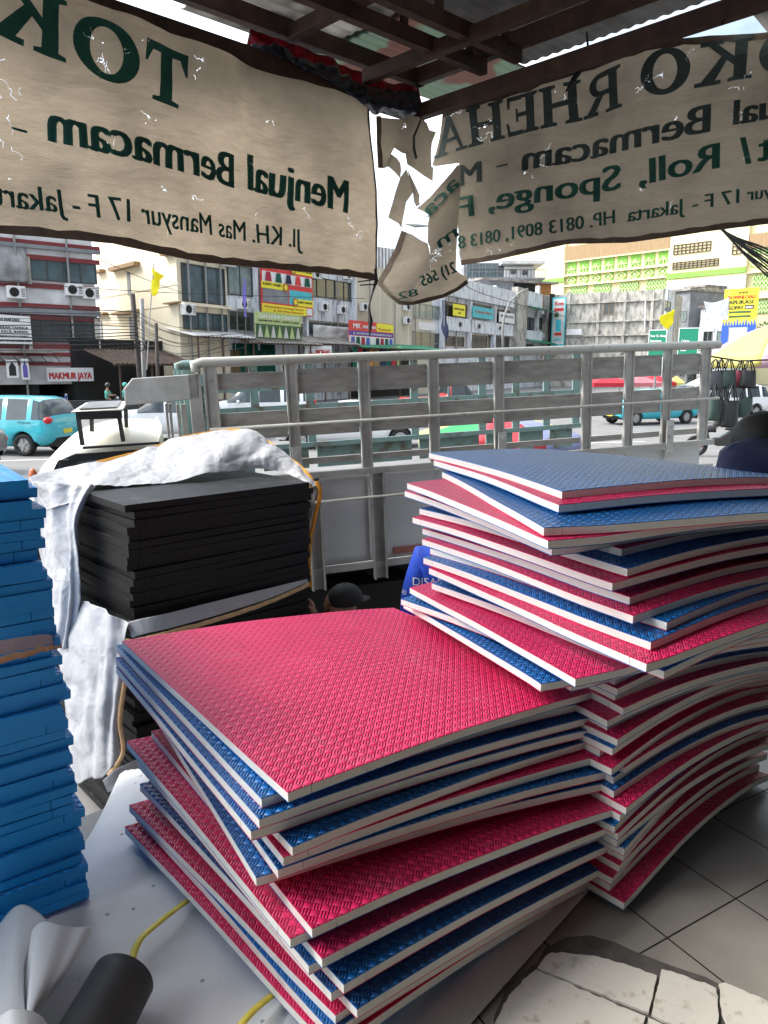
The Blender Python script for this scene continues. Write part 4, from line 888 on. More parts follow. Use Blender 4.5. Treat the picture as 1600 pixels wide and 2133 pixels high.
for P_, dd in ((fr, 0), (fi, 0), (fr, .05), (fi, .05)): m.v += [tuple(o_ + ux * a + uz * b + uy * dd) for a, b in P_]
for i in range(k_):
    j = (i + 1) % k_; m.f += [[i, j, k_ + j, k_ + i], [2 * k_ + i, 2 * k_ + j, j, i], [k_ + i, k_ + j, 3 * k_ + j, 3 * k_ + i]]; m.m += [0, 0, 0]
wf_ = build('window_frame', m, 'black_iron', cab)
m = MB(); m.add([tuple(o_ + ux * a + uz * b + uy * .02) for a, b in fi], [tuple(range(k_))]); build('window_pane', m, 'pale_glass', wf_)
m = MB(); tb(m, ck(-.95), -.32, .02, .05, c_roof - .055, c_roof - .04); build('rain_gutter', m, 'black_iron', cab)
m = MB(); c = PP(60, 966, TO + uy * .02, TN); m.ball(c, (.028, .02, .045), 12); build('indicator_lamp', m, M.get('amber') or mat('amber', (.55, .12, .03), .3), cab, True)
m = MB(); c0 = PP(120, 955, TO + uy * -.12, TN); m.frame(c0, ux, uy, uz, (-.01, -.02, -.12), (.05, .0, .06)); m.tube([c0, c0 + uy * .14 - uz * .05], .008, 6); build('side_mirror', m, 'black_iron', cab, bevel=.006)
# the lorry stands on a camber: its tail end is a little higher
KT = (tz(1465, 720) - tz(445, 756)) / (tp(1465, 720)[0] - tp(445, 756)[0]); SP = tp(681, 850)[0]
truck.rotation_euler = Matrix.Rotation(-math.atan(KT), 3, TN).to_euler(); truck.location = TO - Z * KT * SP + TD * KT * 2.3
# slatted rack standing on the cab roof
mat('slat_grey', (.22, .22, .22), .4, col2=(.10, .10, .10), scale=4)
rk = thing('roof_rack', 'black framed stand with a tilted grey slatted top on the cream lorry cab', 'rack', PY(210, 905, 4.9)[:])
A_ = [PY(148, 862, 4.70), PY(256, 856, 4.82), PY(265, 839, 5.20), PY(180, 842, 5.10)]
m = MB(); nrm = (A_[1] - A_[0]).cross(A_[3] - A_[0]).normalized()
m.add([p + nrm * .012 for p in A_] + A_, [(0, 1, 2, 3), (4, 5, 6, 7), (0, 1, 5, 4), (1, 2, 6, 5), (2, 3, 7, 6), (3, 0, 4, 7)]); build('top_frame', m, 'rail_paint', rk)
B_ = lambda u, v: A_[0].lerp(A_[1], u).lerp(A_[3].lerp(A_[2], u), v) + nrm * .016
for i in range(6):
    m = MB(); v0 = .12 + i * .13; m.add([B_(.12, v0), B_(.88, v0), B_(.88, v0 + .09), B_(.12, v0 + .09)] + [B_(.12, v0) + nrm * .008, B_(.88, v0) + nrm * .008, B_(.88, v0 + .09) + nrm * .008, B_(.12, v0 + .09) + nrm * .008], [(0, 1, 2, 3), (4, 5, 6, 7), (0, 1, 5, 4), (1, 2, 6, 5), (2, 3, 7, 6), (3, 0, 4, 7)]); build('slat', m, 'slat_grey', rk)
m = MB(); m.beam(PY(158, 866, 4.72), PY(254, 863, 4.83), .03, .05); build('front_bar', m, 'black_iron', rk)
for a, b in (((163, 868, 4.72), (172, 927, 4.74)), ((248, 866, 4.83), (257, 919, 4.86)), ((190, 850, 5.1), (192, 899, 5.1)), ((262, 850, 5.2), (264, 899, 5.2))):
    m = MB(); m.beam(PY(*a), PY(*b), .022, .022, up=(1, 0, 0)); build('leg', m, 'black_iron', rk)
# ---------------------------------------------------------------- the street beyond
mat('b_white_tile', (.66, .66, .67), .5, col2=(.48, .48, .48), scale=1.2); mat('b_maroon', (.20, .025, .028), .6, var=.3, scale=1.5); mat('b_cream', (.78, .70, .53), .85, col2=(.68, .60, .45), scale=.35, fac=(.3, .7))
mat('b_dirty_white', (.66, .69, .73), .85, col2=(.26, .265, .27), scale=1.6, fac=(.34, .50), stretch=(2.2, 2.2, .45)); mat('b_beige', (.62, .56, .44), .85, var=.2, scale=.4)
mat('b_concrete', (.50, .475, .42), .95, col2=(.20, .19, .17), scale=1.3, fac=(.36, .58), stretch=(1.6, 1.6, .7), detail=12); mat('b_market', (.78, .70, .42), .85, var=.12, scale=.3); mat('b_green', (.22, .50, .07), .7, var=.15, scale=1)
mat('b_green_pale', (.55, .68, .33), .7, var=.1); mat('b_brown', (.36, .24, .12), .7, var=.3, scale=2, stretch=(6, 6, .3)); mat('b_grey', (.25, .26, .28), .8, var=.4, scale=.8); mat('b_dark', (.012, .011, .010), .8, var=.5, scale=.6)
mat('tin', (.30, .28, .26), .6, col2=(.12, .09, .07), scale=1.2, fac=(.35, .6)); mat('tin_white', (.62, .62, .60), .5, col2=(.40, .39, .37), scale=1); mat('rust_brown', (.10, .06, .04), .8, var=.5, scale=3); mat('wood_trim', (.30, .19, .09), .7, var=.3)
glass('win_dark', (.035, .045, .05), .12); glass('win_blue', (.08, .12, .14), .1); glass('win_pale', (.20, .26, .26), .12); mat('win_frame', (.30, .30, .29), .6); mat('frame_dark', (.05, .05, .05), .6)
mat('sign_red', (.62, .02, .03), .5, var=.05); mat('sign_yellow', (.82, .72, .03), .5, var=.05); mat('sign_white', (.72, .72, .72), .5, var=.06); mat('sign_blue', (.02, .09, .45), .5, var=.05); mat('sign_green', (.0, .22, .12), .45, var=.06); mat('ink_black', (.015, .015, .015), .6); mat('ink_red', (.50, .02, .02), .6); mat('ink_white', (.85, .85, .85), .5)
mat('sign_cyan', (.05, .48, .55), .5, var=.2, scale=3); mat('sign_purple', (.08, .03, .30), .5); mat('sign_lime', (.42, .52, .22), .5, var=.1); mat('leafgreen', (.05, .11, .04), .7); mat('cloth_green', (.0, .10, .065), .8, var=.4, scale=2); mat('cloth_red', (.40, .02, .05), .8); mat('cloth_navy', (.015, .02, .07), .7, var=.4); mat('cloth_orange', (.45, .20, .06), .8); mat('cloth_purple', (.12, .10, .38), .7)
mat('flag_yellow', (.85, .76, .01), .6, var=.08, transl=.3); mat('pole_grey', (.28, .28, .27), .6, var=.3); mat('pole_dark', (.05, .04, .035), .8, var=.4); mat('awn_green', (.02, .20, .10), .6)
class FP(Plane):
    def __init__(s, p0, p1): super().__init__((p0[0], p0[1], 0), (p1[0] - p0[0], p1[1] - p0[1], 0)); s.len = (Vector(p1[:2]) - Vector(p0[:2])).length
    def rect(s, r): u0, v0, u1, v1 = r; um, vm = (u0 + u1) / 2, (v0 + v1) / 2; return s.uv(u0, vm)[0], s.uv(u1, vm)[0], s.uv(um, v1)[1], s.uv(um, v0)[1]
    def fb(s, m, s0, s1, z0, z1, a, b, mi=0): m.frame(s.o, s.d, s.n, Z, (s0, a, z0), (s1, b, z1), mi)
def gp(u, Y): r = ray(u, 700); return (r.x / r.y * Y, Y)
def part(nm, pl, parent, mt, r=None, sz=None, out=(0, .05)):
    s0, s1, z0, z1 = pl.rect(r) if r else sz; m = MB(); pl.fb(m, s0, s1, z0, z1, *out); return build(nm, m, mt, parent)
def win(pl, parent, r=None, sz=None, n=2, rows=1, fr='win_frame', gl='win_dark', out=.0, t=.06):
    s0, s1, z0, z1 = pl.rect(r) if r else sz; m = MB(); e = .09
    for a, b, c, d in ((s0, s1, z1 - t, z1), (s0, s1, z0, z0 + t), (s0, s0 + t, z0 + t, z1 - t), (s1 - t, s1, z0 + t, z1 - t)): pl.fb(m, a, b, c, d, out - .05, out + e)
    for i in range(1, n):
        x = s0 + (s1 - s0) * i / n; pl.fb(m, x - t / 2, x + t / 2, z0 + t, z1 - t, out - .05, out + e * .7)
    for j in range(1, rows):
        z = z0 + (z1 - z0) * j / rows; pl.fb(m, s0 + t, s1 - t, z - t / 3, z + t / 3, out - .05, out + e * .6)
    w_ = build('window', m, fr, parent); m = MB(); pl.fb(m, s0 + t * .9, s1 - t * .9, z0 + t * .9, z1 - t * .9, out - .04, out + .02); build('pane', m, gl, w_); return w_
def body(pl, parent, mt, s0, s1, z1, depth=9, z0=-.05, nm='wall', back=0):
    m = MB(); pl.fb(m, s0, s1, z0, z1, -depth, -back); return build(nm, m, mt, parent)
def bldg(name, label, pl, s=0, cat='building'): return thing(name, label, cat, pl.at(s, 0))
def sign(pl, r, bgm, label, cat='sign', texts=(), blocks=(), out=.25, name='shop_sign', th=.06, sz=None):
    s0, s1, z0, z1 = sz or pl.rect(r); root = thing(name, label, cat, pl.at(s0, z0, out))
    W, H = s1 - s0, z1 - z0; m = MB(); pl.fb(m, s0, s1, z0, z1, out, out + th); build('board', m, bgm, root)
    for k, (x0, y0, x1, y1, mt) in enumerate(blocks):
        m = MB(); pl.fb(m, s0 + W * x0, s0 + W * x1, z0 + H * y0, z0 + H * y1, out + th, out + th + .006 + .004 * k); build('colour_field', m, mt, root)
    off = out + th + .012 + .004 * len(blocks)
    for s, mt, x0, x1, y, h in texts:
        m = MB(); text_on(m, s, pl.at(s0 + W * x0, z0 + H * y, off), pl.at(s0 + W * x1, z0 + H * y, off), h * H, bold=.03, up=Z); build('lettering', m, mt, root)
    return root
dS = Vector((.51, .86, 0))
# --- maroon and white tiled shop house, far left
A = FP(gp(-150, 38.2), gp(205, 43.6)); b = bldg('shop_house', 'white tiled shop house with maroon bands and dark window strips, far left', A)
Lm = A.len; zt = lambda v, u=120: A.uv(u, v)[1]
body(A, b, 'b_white_tile', -.2, Lm, zt(400), depth=10, z0=zt(800))
m = MB(); A.fb(m, -.2, Lm, -.05, zt(800), -10, -2.5); A.fb(m, Lm - .5, Lm, 0, zt(800), -2.5, 0); A.fb(m, Lm * .55, Lm * .55 + .4, 0, zt(800), -2.5, -.1); build('ground_floor', m, 'b_dark', b)  # recess painted near-black for the shade inside the shop
for r in ((-150, 497, 205, 505), (-150, 527, 205, 537), (-150, 586, 205, 597), (-150, 630, 206, 640), (-150, 654, 206, 664), (-150, 714, 200, 725), (-150, 733, 204, 741), (-150, 754, 204, 761)):
    part('band', A, b, 'b_maroon', r, out=(0, .12))
part('sloped_tiles', A, b, 'b_grey', (-150, 641, 206, 653), out=(0, .30)); part('sloped_tiles', A, b, 'b_grey', (-150, 506, 205, 514), out=(0, .25))
win(A, b, (62, 541, 200, 588), n=4, gl='win_blue', fr='frame_dark'); win(A, b, (64, 664, 196, 714), n=6, gl='win_dark', fr='frame_dark'); win(A, b, (-120, 541, 52, 588), n=4, gl='win_dark', fr='frame_dark'); win(A, b, (-120, 664, 56, 716), n=4, gl='win_dark', fr='frame_dark')
part('pillar', A, b, 'b_concrete', (54, 535, 62, 592), out=(0, .2)); part('pillar', A, b, 'b_concrete', (197, 664, 206, 730), out=(0, .2)); part('pillar', A, b, 'b_concrete', (57, 660, 64, 735), out=(0, .2))
m = MB(); s0, s1, z0, z1 = A.rect((-150, 500, 54, 583)); m.surf(lambda u, v: A.at(s0 + (s1 - s0) * u, z0 + (z1 - z0) * v, .35 + .12 * noise.noise(Vector((u * 9, v * 3, 1))) - .2 * v), 40, 14)
tag(build('plastic_sheet', m, mat('sheet_net', (.13, .13, .13), .6, col2=(.40, .41, .42), scale=.8), None, True, solid=.02), 'grey netting sheet hung over the upper left window of the maroon-banded shop house', 'sheet')
sign(A, (-60, 656, 60, 716), 'sign_white', 'white shop sign with black lettering on the left edge of the maroon-banded shop house', texts=(('RAMADAN NADAH', 'ink_black', .15, .80, .78, .12), ('JL. JAKARAN TANNGA', 'ink_black', .25, .95, .52, .09), ('PEMB. KECIL BARREL', 'ink_black', .25, .95, .38, .09), ('JUAL GORDEN DAN KARPET', 'ink_black', .2, .95, .22, .08), ('JAKARTA PUSAT HP. 0812 8800 0083', 'ink_black', .1, .98, .07, .08)), out=.4)
sign(A, (92, 766, 188, 794), 'sign_white', 'grey-white cloth banner with red MAKMUR JAYA lettering over the shop entrance', 'banner', texts=(('MAKMUR JAYA', 'ink_red', .04, .96, .18, .5),), out=.5, name='shop_banner')
# awning and hanging prayer mats
m = MB(); a0, a1, q0, q1 = A.rect((-150, 728, 92, 735)); A.fb(m, a0, a1, q0, q1, 0, 1.6); awn = build('awning', m, 'tin', None); tag(awn, 'grey tin awning with a truss edge in front of the maroon-banded shop house', 'awning')
m = MB()
for i in range(9): m.beam(A.at(a0 + (a1 - a0) * i / 8, q0 - .02, 1.55), A.at(a0 + (a1 - a0) * (i + .5) / 8, q0 - .45, 1.55), .04, .04)
m.beam(A.at(a0, q0 - .47, 1.55), A.at(a1, q0 - .47, 1.55), .05, .05); build('truss', m, 'black_iron', awn)
for r, c1, c2, lb in (((-1, 750, 23, 786), 'sign_white', 'ink_black', 'white prayer mat with a black arch hanging at the left edge of the street'), ((29, 748, 45, 790), 'sign_white', 'cloth_purple', 'pale narrow prayer mat with a mauve arch hanging beside the black-arched one')):
    s0, s1, z0, z1 = A.rect(r); o = thing('prayer_mat', lb, 'prayer mat', A.at(s0, z0, 1.5)); m = MB(); A.fb(m, s0, s1, z0, z1, 1.48, 1.5); build('cloth', m, c1, o)
    m = MB(); w_ = s1 - s0; h_ = z1 - z0; pl_ = [(.2, .1), (.8, .1), (.8, .6), (.66, .74), (.55, .84), (.5, .95), (.45, .84), (.34, .74), (.2, .6)]; m.prism([(s0 + w_ * x, z0 + h_ * y) for x, y in pl_], A.o, A.d, A.n, Z, 1.5, 1.508); build('arch', m, c2, o)
# --- cream corner building
cc = gp(375, 45); lf = (cc[0] - 8.2, cc[1] + 9.3); B1 = FP(lf, cc); e2 = (cc[0] + .51 * 4.2, cc[1] + .86 * 4.2); B2 = FP(cc, e2)
b = bldg('cream_building', 'cream corner building with tall dark framed windows and thin wooden ledges', B2)
zc = B2.uv(420, 440)[1]; n_ = [Vector((lf[0], lf[1], 0)), Vector((cc[0], cc[1], 0)), Vector((e2[0], e2[1], 0)), Vector((e2[0] - 8.2, e2[1] + 9.3, 0))]
m = MB(); m.add([p for p in n_] + [p + Z * zc for p in n_], [(0, 1, 2, 3), (4, 5, 6, 7), (0, 1, 5, 4), (1, 2, 6, 5), (2, 3, 7, 6), (3, 0, 4, 7)]); build('wall', m, 'b_cream', b)
win(B2, b, (378, 554, 467, 632), n=2, gl='win_blue', fr='frame_dark', t=.08); win(B2, b, (381, 652, 472, 688), n=3, gl='win_blue', fr='frame_dark')
for r in ((374, 634, 476, 640), (374, 528, 474, 536)): part('ledge', B2, b, 'b_cream', r, out=(0, .35))
for r in ((236, 552, 292, 560), (205, 563, 220, 569), (243, 648, 300, 654), (205, 652, 226, 658), (345, 523, 376, 531), (352, 630, 378, 633)): part('ledge', B1, b, 'wood_trim', r, out=(0, .4))
for r in ((266, 567, 272, 615), (271, 660, 278, 706), (208, 668, 214, 710)): part('slot_window', B1, b, 'b_grey', r, out=(0, .04))
for v in (606, 645, 741): part('joint_line', B1, b, 'b_beige', (205, v, 374, v + 1.5), out=(0, .03))
# --- long stained white building
C0_ = e2; C1_ = (e2[0] + .51 * 14.75, e2[1] + .86 * 14.75); C_ = FP(C0_, C1_); b = bldg('stained_building', 'long stained white block with dark window strips behind the carpet billboard', C_)
body(C_, b, 'b_dirty_white', 0, C_.len, C_.uv(600, 500)[1], depth=9)
for u in (528, 632, 733): part('pier', C_, b, 'b_dirty_white', (u - 2, 480, u + 2, 730), out=(0, .35))
part('parapet', C_, b, 'b_dirty_white', (476, 500, 735, 530), out=(0, .3))
win(C_, b, (473, 553, 524, 616), n=2, gl='win_pale', fr='frame_dark'); win(C_, b, (639, 582, 733, 622), n=5, gl='win_dark', fr='frame_dark'); win(C_, b, (475, 648, 528, 690), n=3, gl='win_dark'); win(C_, b, (533, 660, 635, 695), n=4, gl='win_dark'); win(C_, b, (640, 670, 733, 700), n=4, gl='win_blue')
s0, s1, z0, z1 = C_.rect((641, 680, 727, 712)); m = MB(); m.surf(lambda u, v: C_.at(s0 + (s1 - s0) * u, z0 + (z1 - z0) * v, .5 + .12 * noise.noise(Vector((u * 7, v * 3, 3)))), 30, 8); tag(build('cloth_cover', m, 'tin_white', None, True, solid=.02), 'pale crumpled cloth strung below the right window strip of the stained block', 'sheet')
# --- carpet billboard
bb = (531, 552, 638, 655)
def trap(pl, root, s0, s1, z0, z1, off, mt, top=.62):
    m = MB(); c = (s0 + s1) / 2; h = (s1 - s0) / 2; m.prism([(c - h, z0), (c + h, z0), (c + h * top, z1), (c - h * top, z1)], pl.o, pl.d, pl.n, Z, off, off + .01); return build('carpet_picture', m, mt, root)
s0, s1, z0, z1 = C_.rect(bb); W_, H_ = s1 - s0, z1 - z0
bl = sign(C_, None, 'sign_red', 'large red and yellow carpet advertising billboard on the stained block', 'billboard', sz=(s0, s1, z0, z1), out=.5, name='billboard',
          blocks=((.02, .60, .98, .80, 'sign_white'), (.02, .20, .50, .50, 'b_grey'), (.52, .20, .98, .50, 'sign_cyan'), (0, 0, .86, .17, 'sign_yellow'), (.62, .84, 1, .97, 'sign_yellow'), (0, .47, .42, .60, 'sign_yellow'), (.66, .19, 1, .33, 'sign_yellow'), (.87, .02, .98, .16, 'sign_white')),
          texts=(('KARPET RUMAH', 'ink_black', .67, .98, .89, .045), ('KARPET MASJID', 'ink_black', .02, .36, .53, .045), ('KARPET KANTOR', 'ink_black', .68, .98, .25, .045), ('Menyediakan berbagai karpet', 'ink_red', .04, .80, .10, .035), ('Jl. KH Mas Mansyur', 'ink_red', .20, .80, .03, .035)))
for i, c in enumerate(('cloth_red', 'cloth_green', 'cloth_navy', 'sign_red', 'cloth_green')): trap(C_, bl, s0 + W_ * (.06 + .19 * i), s0 + W_ * (.18 + .19 * i), z0 + H_ * .61, z0 + H_ * .79, .62, c)
for x, y in ((.60, .905), (.44, .53), (.63, .26)):
    m = MB(); m.disc(C_.at(s0 + W_ * x, z0 + H_ * y, .62), C_.n, .3, .02, 20); m2 = build('emblem', m, 'cloth_orange', bl); m = MB(); m.disc(C_.at(s0 + W_ * x, z0 + H_ * y, .635), C_.n, .16, .02, 16); build('emblem_centre', m, 'sign_yellow', m2)
# signs over the stall roofs
s0, s1, z0, z1 = C_.rect((486, 655, 583, 708)); gs = sign(C_, None, 'sign_lime', 'green GALLERY CARPET sign with pale arches above the tin roofs', 'sign', sz=(s0, s1, z0, z1), out=1.8, blocks=((.0, .0, 1, .55, 'leafgreen'), (0, .62, 1, 1, 'sign_lime')), texts=(('GALLERY CARPET', 'ink_white', .06, .94, .78, .13), ('DISTRIBUTOR CARPET - GROSIR & ECERAN', 'ink_black', .06, .94, .65, .07)))
for i in range(7): trap(C_, gs, s0 + (s1 - s0) * (.03 + .138 * i), s0 + (s1 - s0) * (.14 + .138 * i), z0 + (z1 - z0) * .05, z0 + (z1 - z0) * .5, 1.885, 'tin_white' if i % 2 == 0 else 'sign_lime', .1)
# --- beige building
D1_ = (C1_[0] + .51 * 12.2, C1_[1] + .86 * 12.2); D_ = FP(C1_, D1_); b = bldg('beige_building', 'plain beige building behind the red carpet sign', D_)
body(D_, b, 'b_beige', 0, D_.len + 1.5, D_.uv(800, 560)[1], depth=9); win(D_, b, (860, 634, 914, 664), n=4, gl='win_pale'); win(D_, b, (858, 692, 914, 735), n=3, rows=2, gl='win_dark'); part('notice_board', D_, b, 'sign_white', (871, 672, 905, 688), out=(0, .1))
for u in (790, 850): part('joint_line', D_, b, 'b_cream', (u, 560, u + 1.5, 730), out=(0, .03))
s0, s1, z0, z1 = C_.rect((722, 669, 800, 722)); ms_ = FP(gp(724, 57), gp(820, 63.5)); s0, s1, z0, z1 = ms_.rect((726, 671, 818, 722))
mk = sign(ms_, None, 'sign_red', 'red, blue and yellow carpet shop sign with MK lettering above the hanging carpets', 'sign', sz=(s0, s1, z0, z1), out=0, blocks=((.60, .64, 1, .98, 'sign_yellow'), (0, .42, 1, .60, 'sign_purple'), (0, 0, 1, .40, 'sign_white')), texts=(('MK', 'ink_white', .08, .24, .70, .2), ('MARWABA', 'ink_white', .28, .58, .72, .13), ('Karpet', 'ink_red', .64, .94, .70, .10), ('JL. KH MAS MANSYUR JAKARTA PUSAT', 'ink_white', .08, .96, .47, .07)))
for i, c in enumerate(('cloth_purple', 'cloth_green', 'cloth_red', 'sign_blue', 'sign_white', 'cloth_navy', 'cloth_red', 'cloth_green', 'sign_blue')): trap(ms_, mk, s0 + (s1 - s0) * (.03 + .108 * i), s0 + (s1 - s0) * (.115 + .108 * i), z0 + (z1 - z0) * .04, z0 + (z1 - z0) * .36, .09, c, .8)
# --- white dirty block with signs
E1_ = gp(1150, 104); E_ = FP(D1_, E1_); b = bldg('weathered_building', 'weathered white three storey block with brown window strips, right of the torn banner', E_)
body(E_, b, 'b_dirty_white', 1.5, E_.len, E_.uv(1000, 590)[1], depth=9)
for r, n in (((918, 630, 972, 662), 4), ((975, 634, 1022, 664), 4), ((1026, 645, 1062, 674), 3), ((1086, 660, 1112, 690), 2), ((1120, 662, 1142, 688), 2), ((918, 700, 966, 722), 4), ((970, 698, 1014, 735), 4), ((1016, 700, 1060, 735), 3), ((1086, 716, 1112, 735), 2)): win(E_, b, r, n=n, gl='win_dark', fr='b_brown' if n > 2 else 'win_frame')
for u in (916, 973, 1024, 1114): part('pier', E_, b, 'b_dirty_white', (u - 1.5, 595, u + 1.5, 740), out=(0, .5))
part('column', E_, b, 'b_concrete', (1064, 600, 1085, 740), out=(0, .8)); part('floor_band', E_, b, 'b_dirty_white', (915, 668, 1062, 694), out=(0, .5)); part('floor_band', E_, b, 'b_dirty_white', (915, 590, 1062, 628), out=(0, .6))
part('balcony', E_, b, 'b_dirty_white', (1086, 690, 1115, 712), out=(0, 1)); part('balcony', E_, b, 'b_dirty_white', (1086, 610, 1118, 640), out=(0, .8))
for r in ((1084, 641, 1122, 648), (1082, 706, 1124, 716)):
    s0, s1, z0, z1 = E_.rect(r); m = MB(); m.add([E_.at(s0, z1, .2), E_.at(s1, z1, .2), E_.at(s1 + .6, z0, 2.4), E_.at(s0, z0, 2.4)], [(0, 1, 2, 3)]); tag(build('awning', m, 'awn_green', None, solid=.08), 'small green awning, %s of two, on the weathered white block' % ('upper' if r[1] < 700 else 'lower'), 'awning')
sign(E_, (932, 635, 957, 659), 'sign_yellow', 'small yellow CARPET sign on the weathered white block', texts=(('BEAUTIFUL CARPET', 'ink_black', .08, .92, .52, .17), ('AND', 'ink_black', .4, .62, .2, .14)), out=.6)
sign(E_, (973, 641, 1017, 664), 'sign_cyan', 'turquoise cloth sign between the yellow and white signs', texts=(('Cahaya Baru', 'ink_red', .1, .92, .45, .25),), out=.6)
sign(E_, (1029, 652, 1061, 673), 'sign_white', 'small white sign with black lettering right of the turquoise sign', texts=(('NEW MEGA CEOCES', 'ink_black', .08, .92, .52, .24),), out=.6)
s0, s1, z0, z1 = E_.rect((1150, 618, 1178, 722)); m = MB()
VP_ = FP(gp(1150, 99), gp(1180, 98)); vs_ = sign(VP_, (1151, 620, 1179, 721), 'sign_cyan', 'tall pale vertical banner with red and teal artwork at the end of the white block', 'banner', blocks=((.08, .04, .92, .97, 'tin_white'), (.15, .72, .85, .78, 'ink_red'), (.3, .3, .7, .55, 'sign_cyan'), (.25, .22, .75, .28, 'ink_red'), (.2, .60, .5, .68, 'leafgreen')), texts=(('Kem', 'ink_red', .2, .85, .84, .08), ('BIRU', 'sign_cyan', .2, .85, .1, .07)), name='vertical_banner')
part('frame', VP_, vs_, 'b_dark', (1144, 612, 1150, 726), out=(-2, .2))
# rooftop structures behind
G_ = FP(gp(960, 112), gp(1130, 112)); b = bldg('glass_building', 'grey glass fronted building with a white roof terrace behind the weathered block', G_)
body(G_, b, 'b_grey', *G_.rect((966, 560, 1100, 600))[:2], G_.uv(1040, 552)[1], depth=8); win(G_, b, (972, 548, 1050, 582), n=6, rows=2, gl='win_blue')
m = MB(); s0, s1, z0, z1 = G_.rect((1050, 556, 1112, 590)); G_.fb(m, s0, s1, z0, z1, -4, .5); build('terrace_room', m, 'sign_white', b)
m = MB(); s0, s1, z0, z1 = G_.rect((1040, 548, 1128, 554)); G_.fb(m, s0, s1, z0, z1, -5, 2.5); build('flat_roof', m, 'tin_white', b)
m = MB(); s0, s1, z0, z1 = G_.rect((975, 582, 1128, 586)); G_.fb(m, s0, s1, z0, z1, .5, 2.5); build('terrace_slab', m, 'b_grey', b)
m = MB()
for i in range(22): x = s0 + (s1 - s0) * i / 21; G_.fb(m, x, x + .06, z1, z1 + 1.0, 2.4, 2.46)
G_.fb(m, s0, s1, z1 + 1.0, z1 + 1.08, 2.38, 2.48); build('railing', m, 'black_iron', b); win(G_, b, (1062, 562, 1074, 572), n=1, out=.5); win(G_, b, (1086, 564, 1098, 574), n=1, out=.5)
for r, mt, nm in (((1000, 586, 1085, 606), 'b_grey', 'rooftop hut of dark boards on the weathered white block'), ((1070, 590, 1112, 615), 'b_dark', 'dark open rooftop shed above the narrow balconies'), ((1118, 592, 1148, 618), 'cloth_orange', 'rust orange rooftop hut beside the tall vertical banner')):
    m = MB(); pl = FP(gp(990, 96), gp(1150, 101)); s0, s1, z0, z1 = pl.rect(r); pl.fb(m, s0, s1, z0 - 1.5, z1, -4, 0); o = build('rooftop_hut', m, mt, None); tag(o, nm, 'hut'); m = MB(); pl.fb(m, s0 - .4, s1 + .5, z1, z1 + .25, -4.5, .9); build('roof', m, 'tin', o)
# grey ribbed building glimpsed through the tear
pl = FP(gp(770, 86), gp(812, 88)); b = bldg('ribbed_building', 'pale grey ribbed tower glimpsed through the tear between the banners', pl); body(pl, b, 'b_grey', -1, pl.len + 2, pl.uv(800, 516)[1], depth=5)
m = MB()
for i in range(14): pl.fb(m, -1 + i * .5, -.85 + i * .5, 3, pl.uv(800, 516)[1] - .1, 0, .15)
build('rib', m, 'tin_white', b)
# --- big bare concrete wall
X0_ = gp(1140, 100); Xe = (X0_[0] + .86 * 14.5, X0_[1] - .51 * 14.5); H1 = FP(X0_, Xe); b = bldg('concrete_building', 'big bare grey stained concrete building with one small dark window', H1)
body(H1, b, 'b_concrete', -1, H1.len, H1.uv(1270, 608)[1], depth=12, back=.0)
for u in (1184, 1246, 1300, 1357): part('column', H1, b, 'b_concrete', (u - 3, 608, u + 3, 735), out=(0, .25))
for v in (628, 668, 697): part('beam_line', H1, b, 'b_concrete', (1150, v, 1376, v + 3), out=(0, .3))
win(H1, b, (1258, 632, 1280, 655), n=2, gl='win_dark', fr='b_brown'); part('ledge', H1, b, 'sign_white', (1182, 686, 1214, 698), out=(0, .5)); m = MB(); m.tube([H1.at(H1.uv(1346, 625)[0], H1.uv(1346, 625)[1], .3), H1.at(H1.uv(1344, 690)[0], H1.uv(1344, 690)[1], .3)], .08, 8); build('drain_pipe', m, 'sign_white', b)
H2 = FP(Xe, (Xe[0] + .51 * 12, Xe[1] + .86 * 12)); m = MB(); H2.fb(m, 0, 5, 0, H1.uv(1376, 602)[1] + .02, -.3, .25); build('side_wall', m, 'b_dirty_white', b); win(H2, b, (1379, 627, 1392, 650), n=2, gl='win_pale', out=.25)
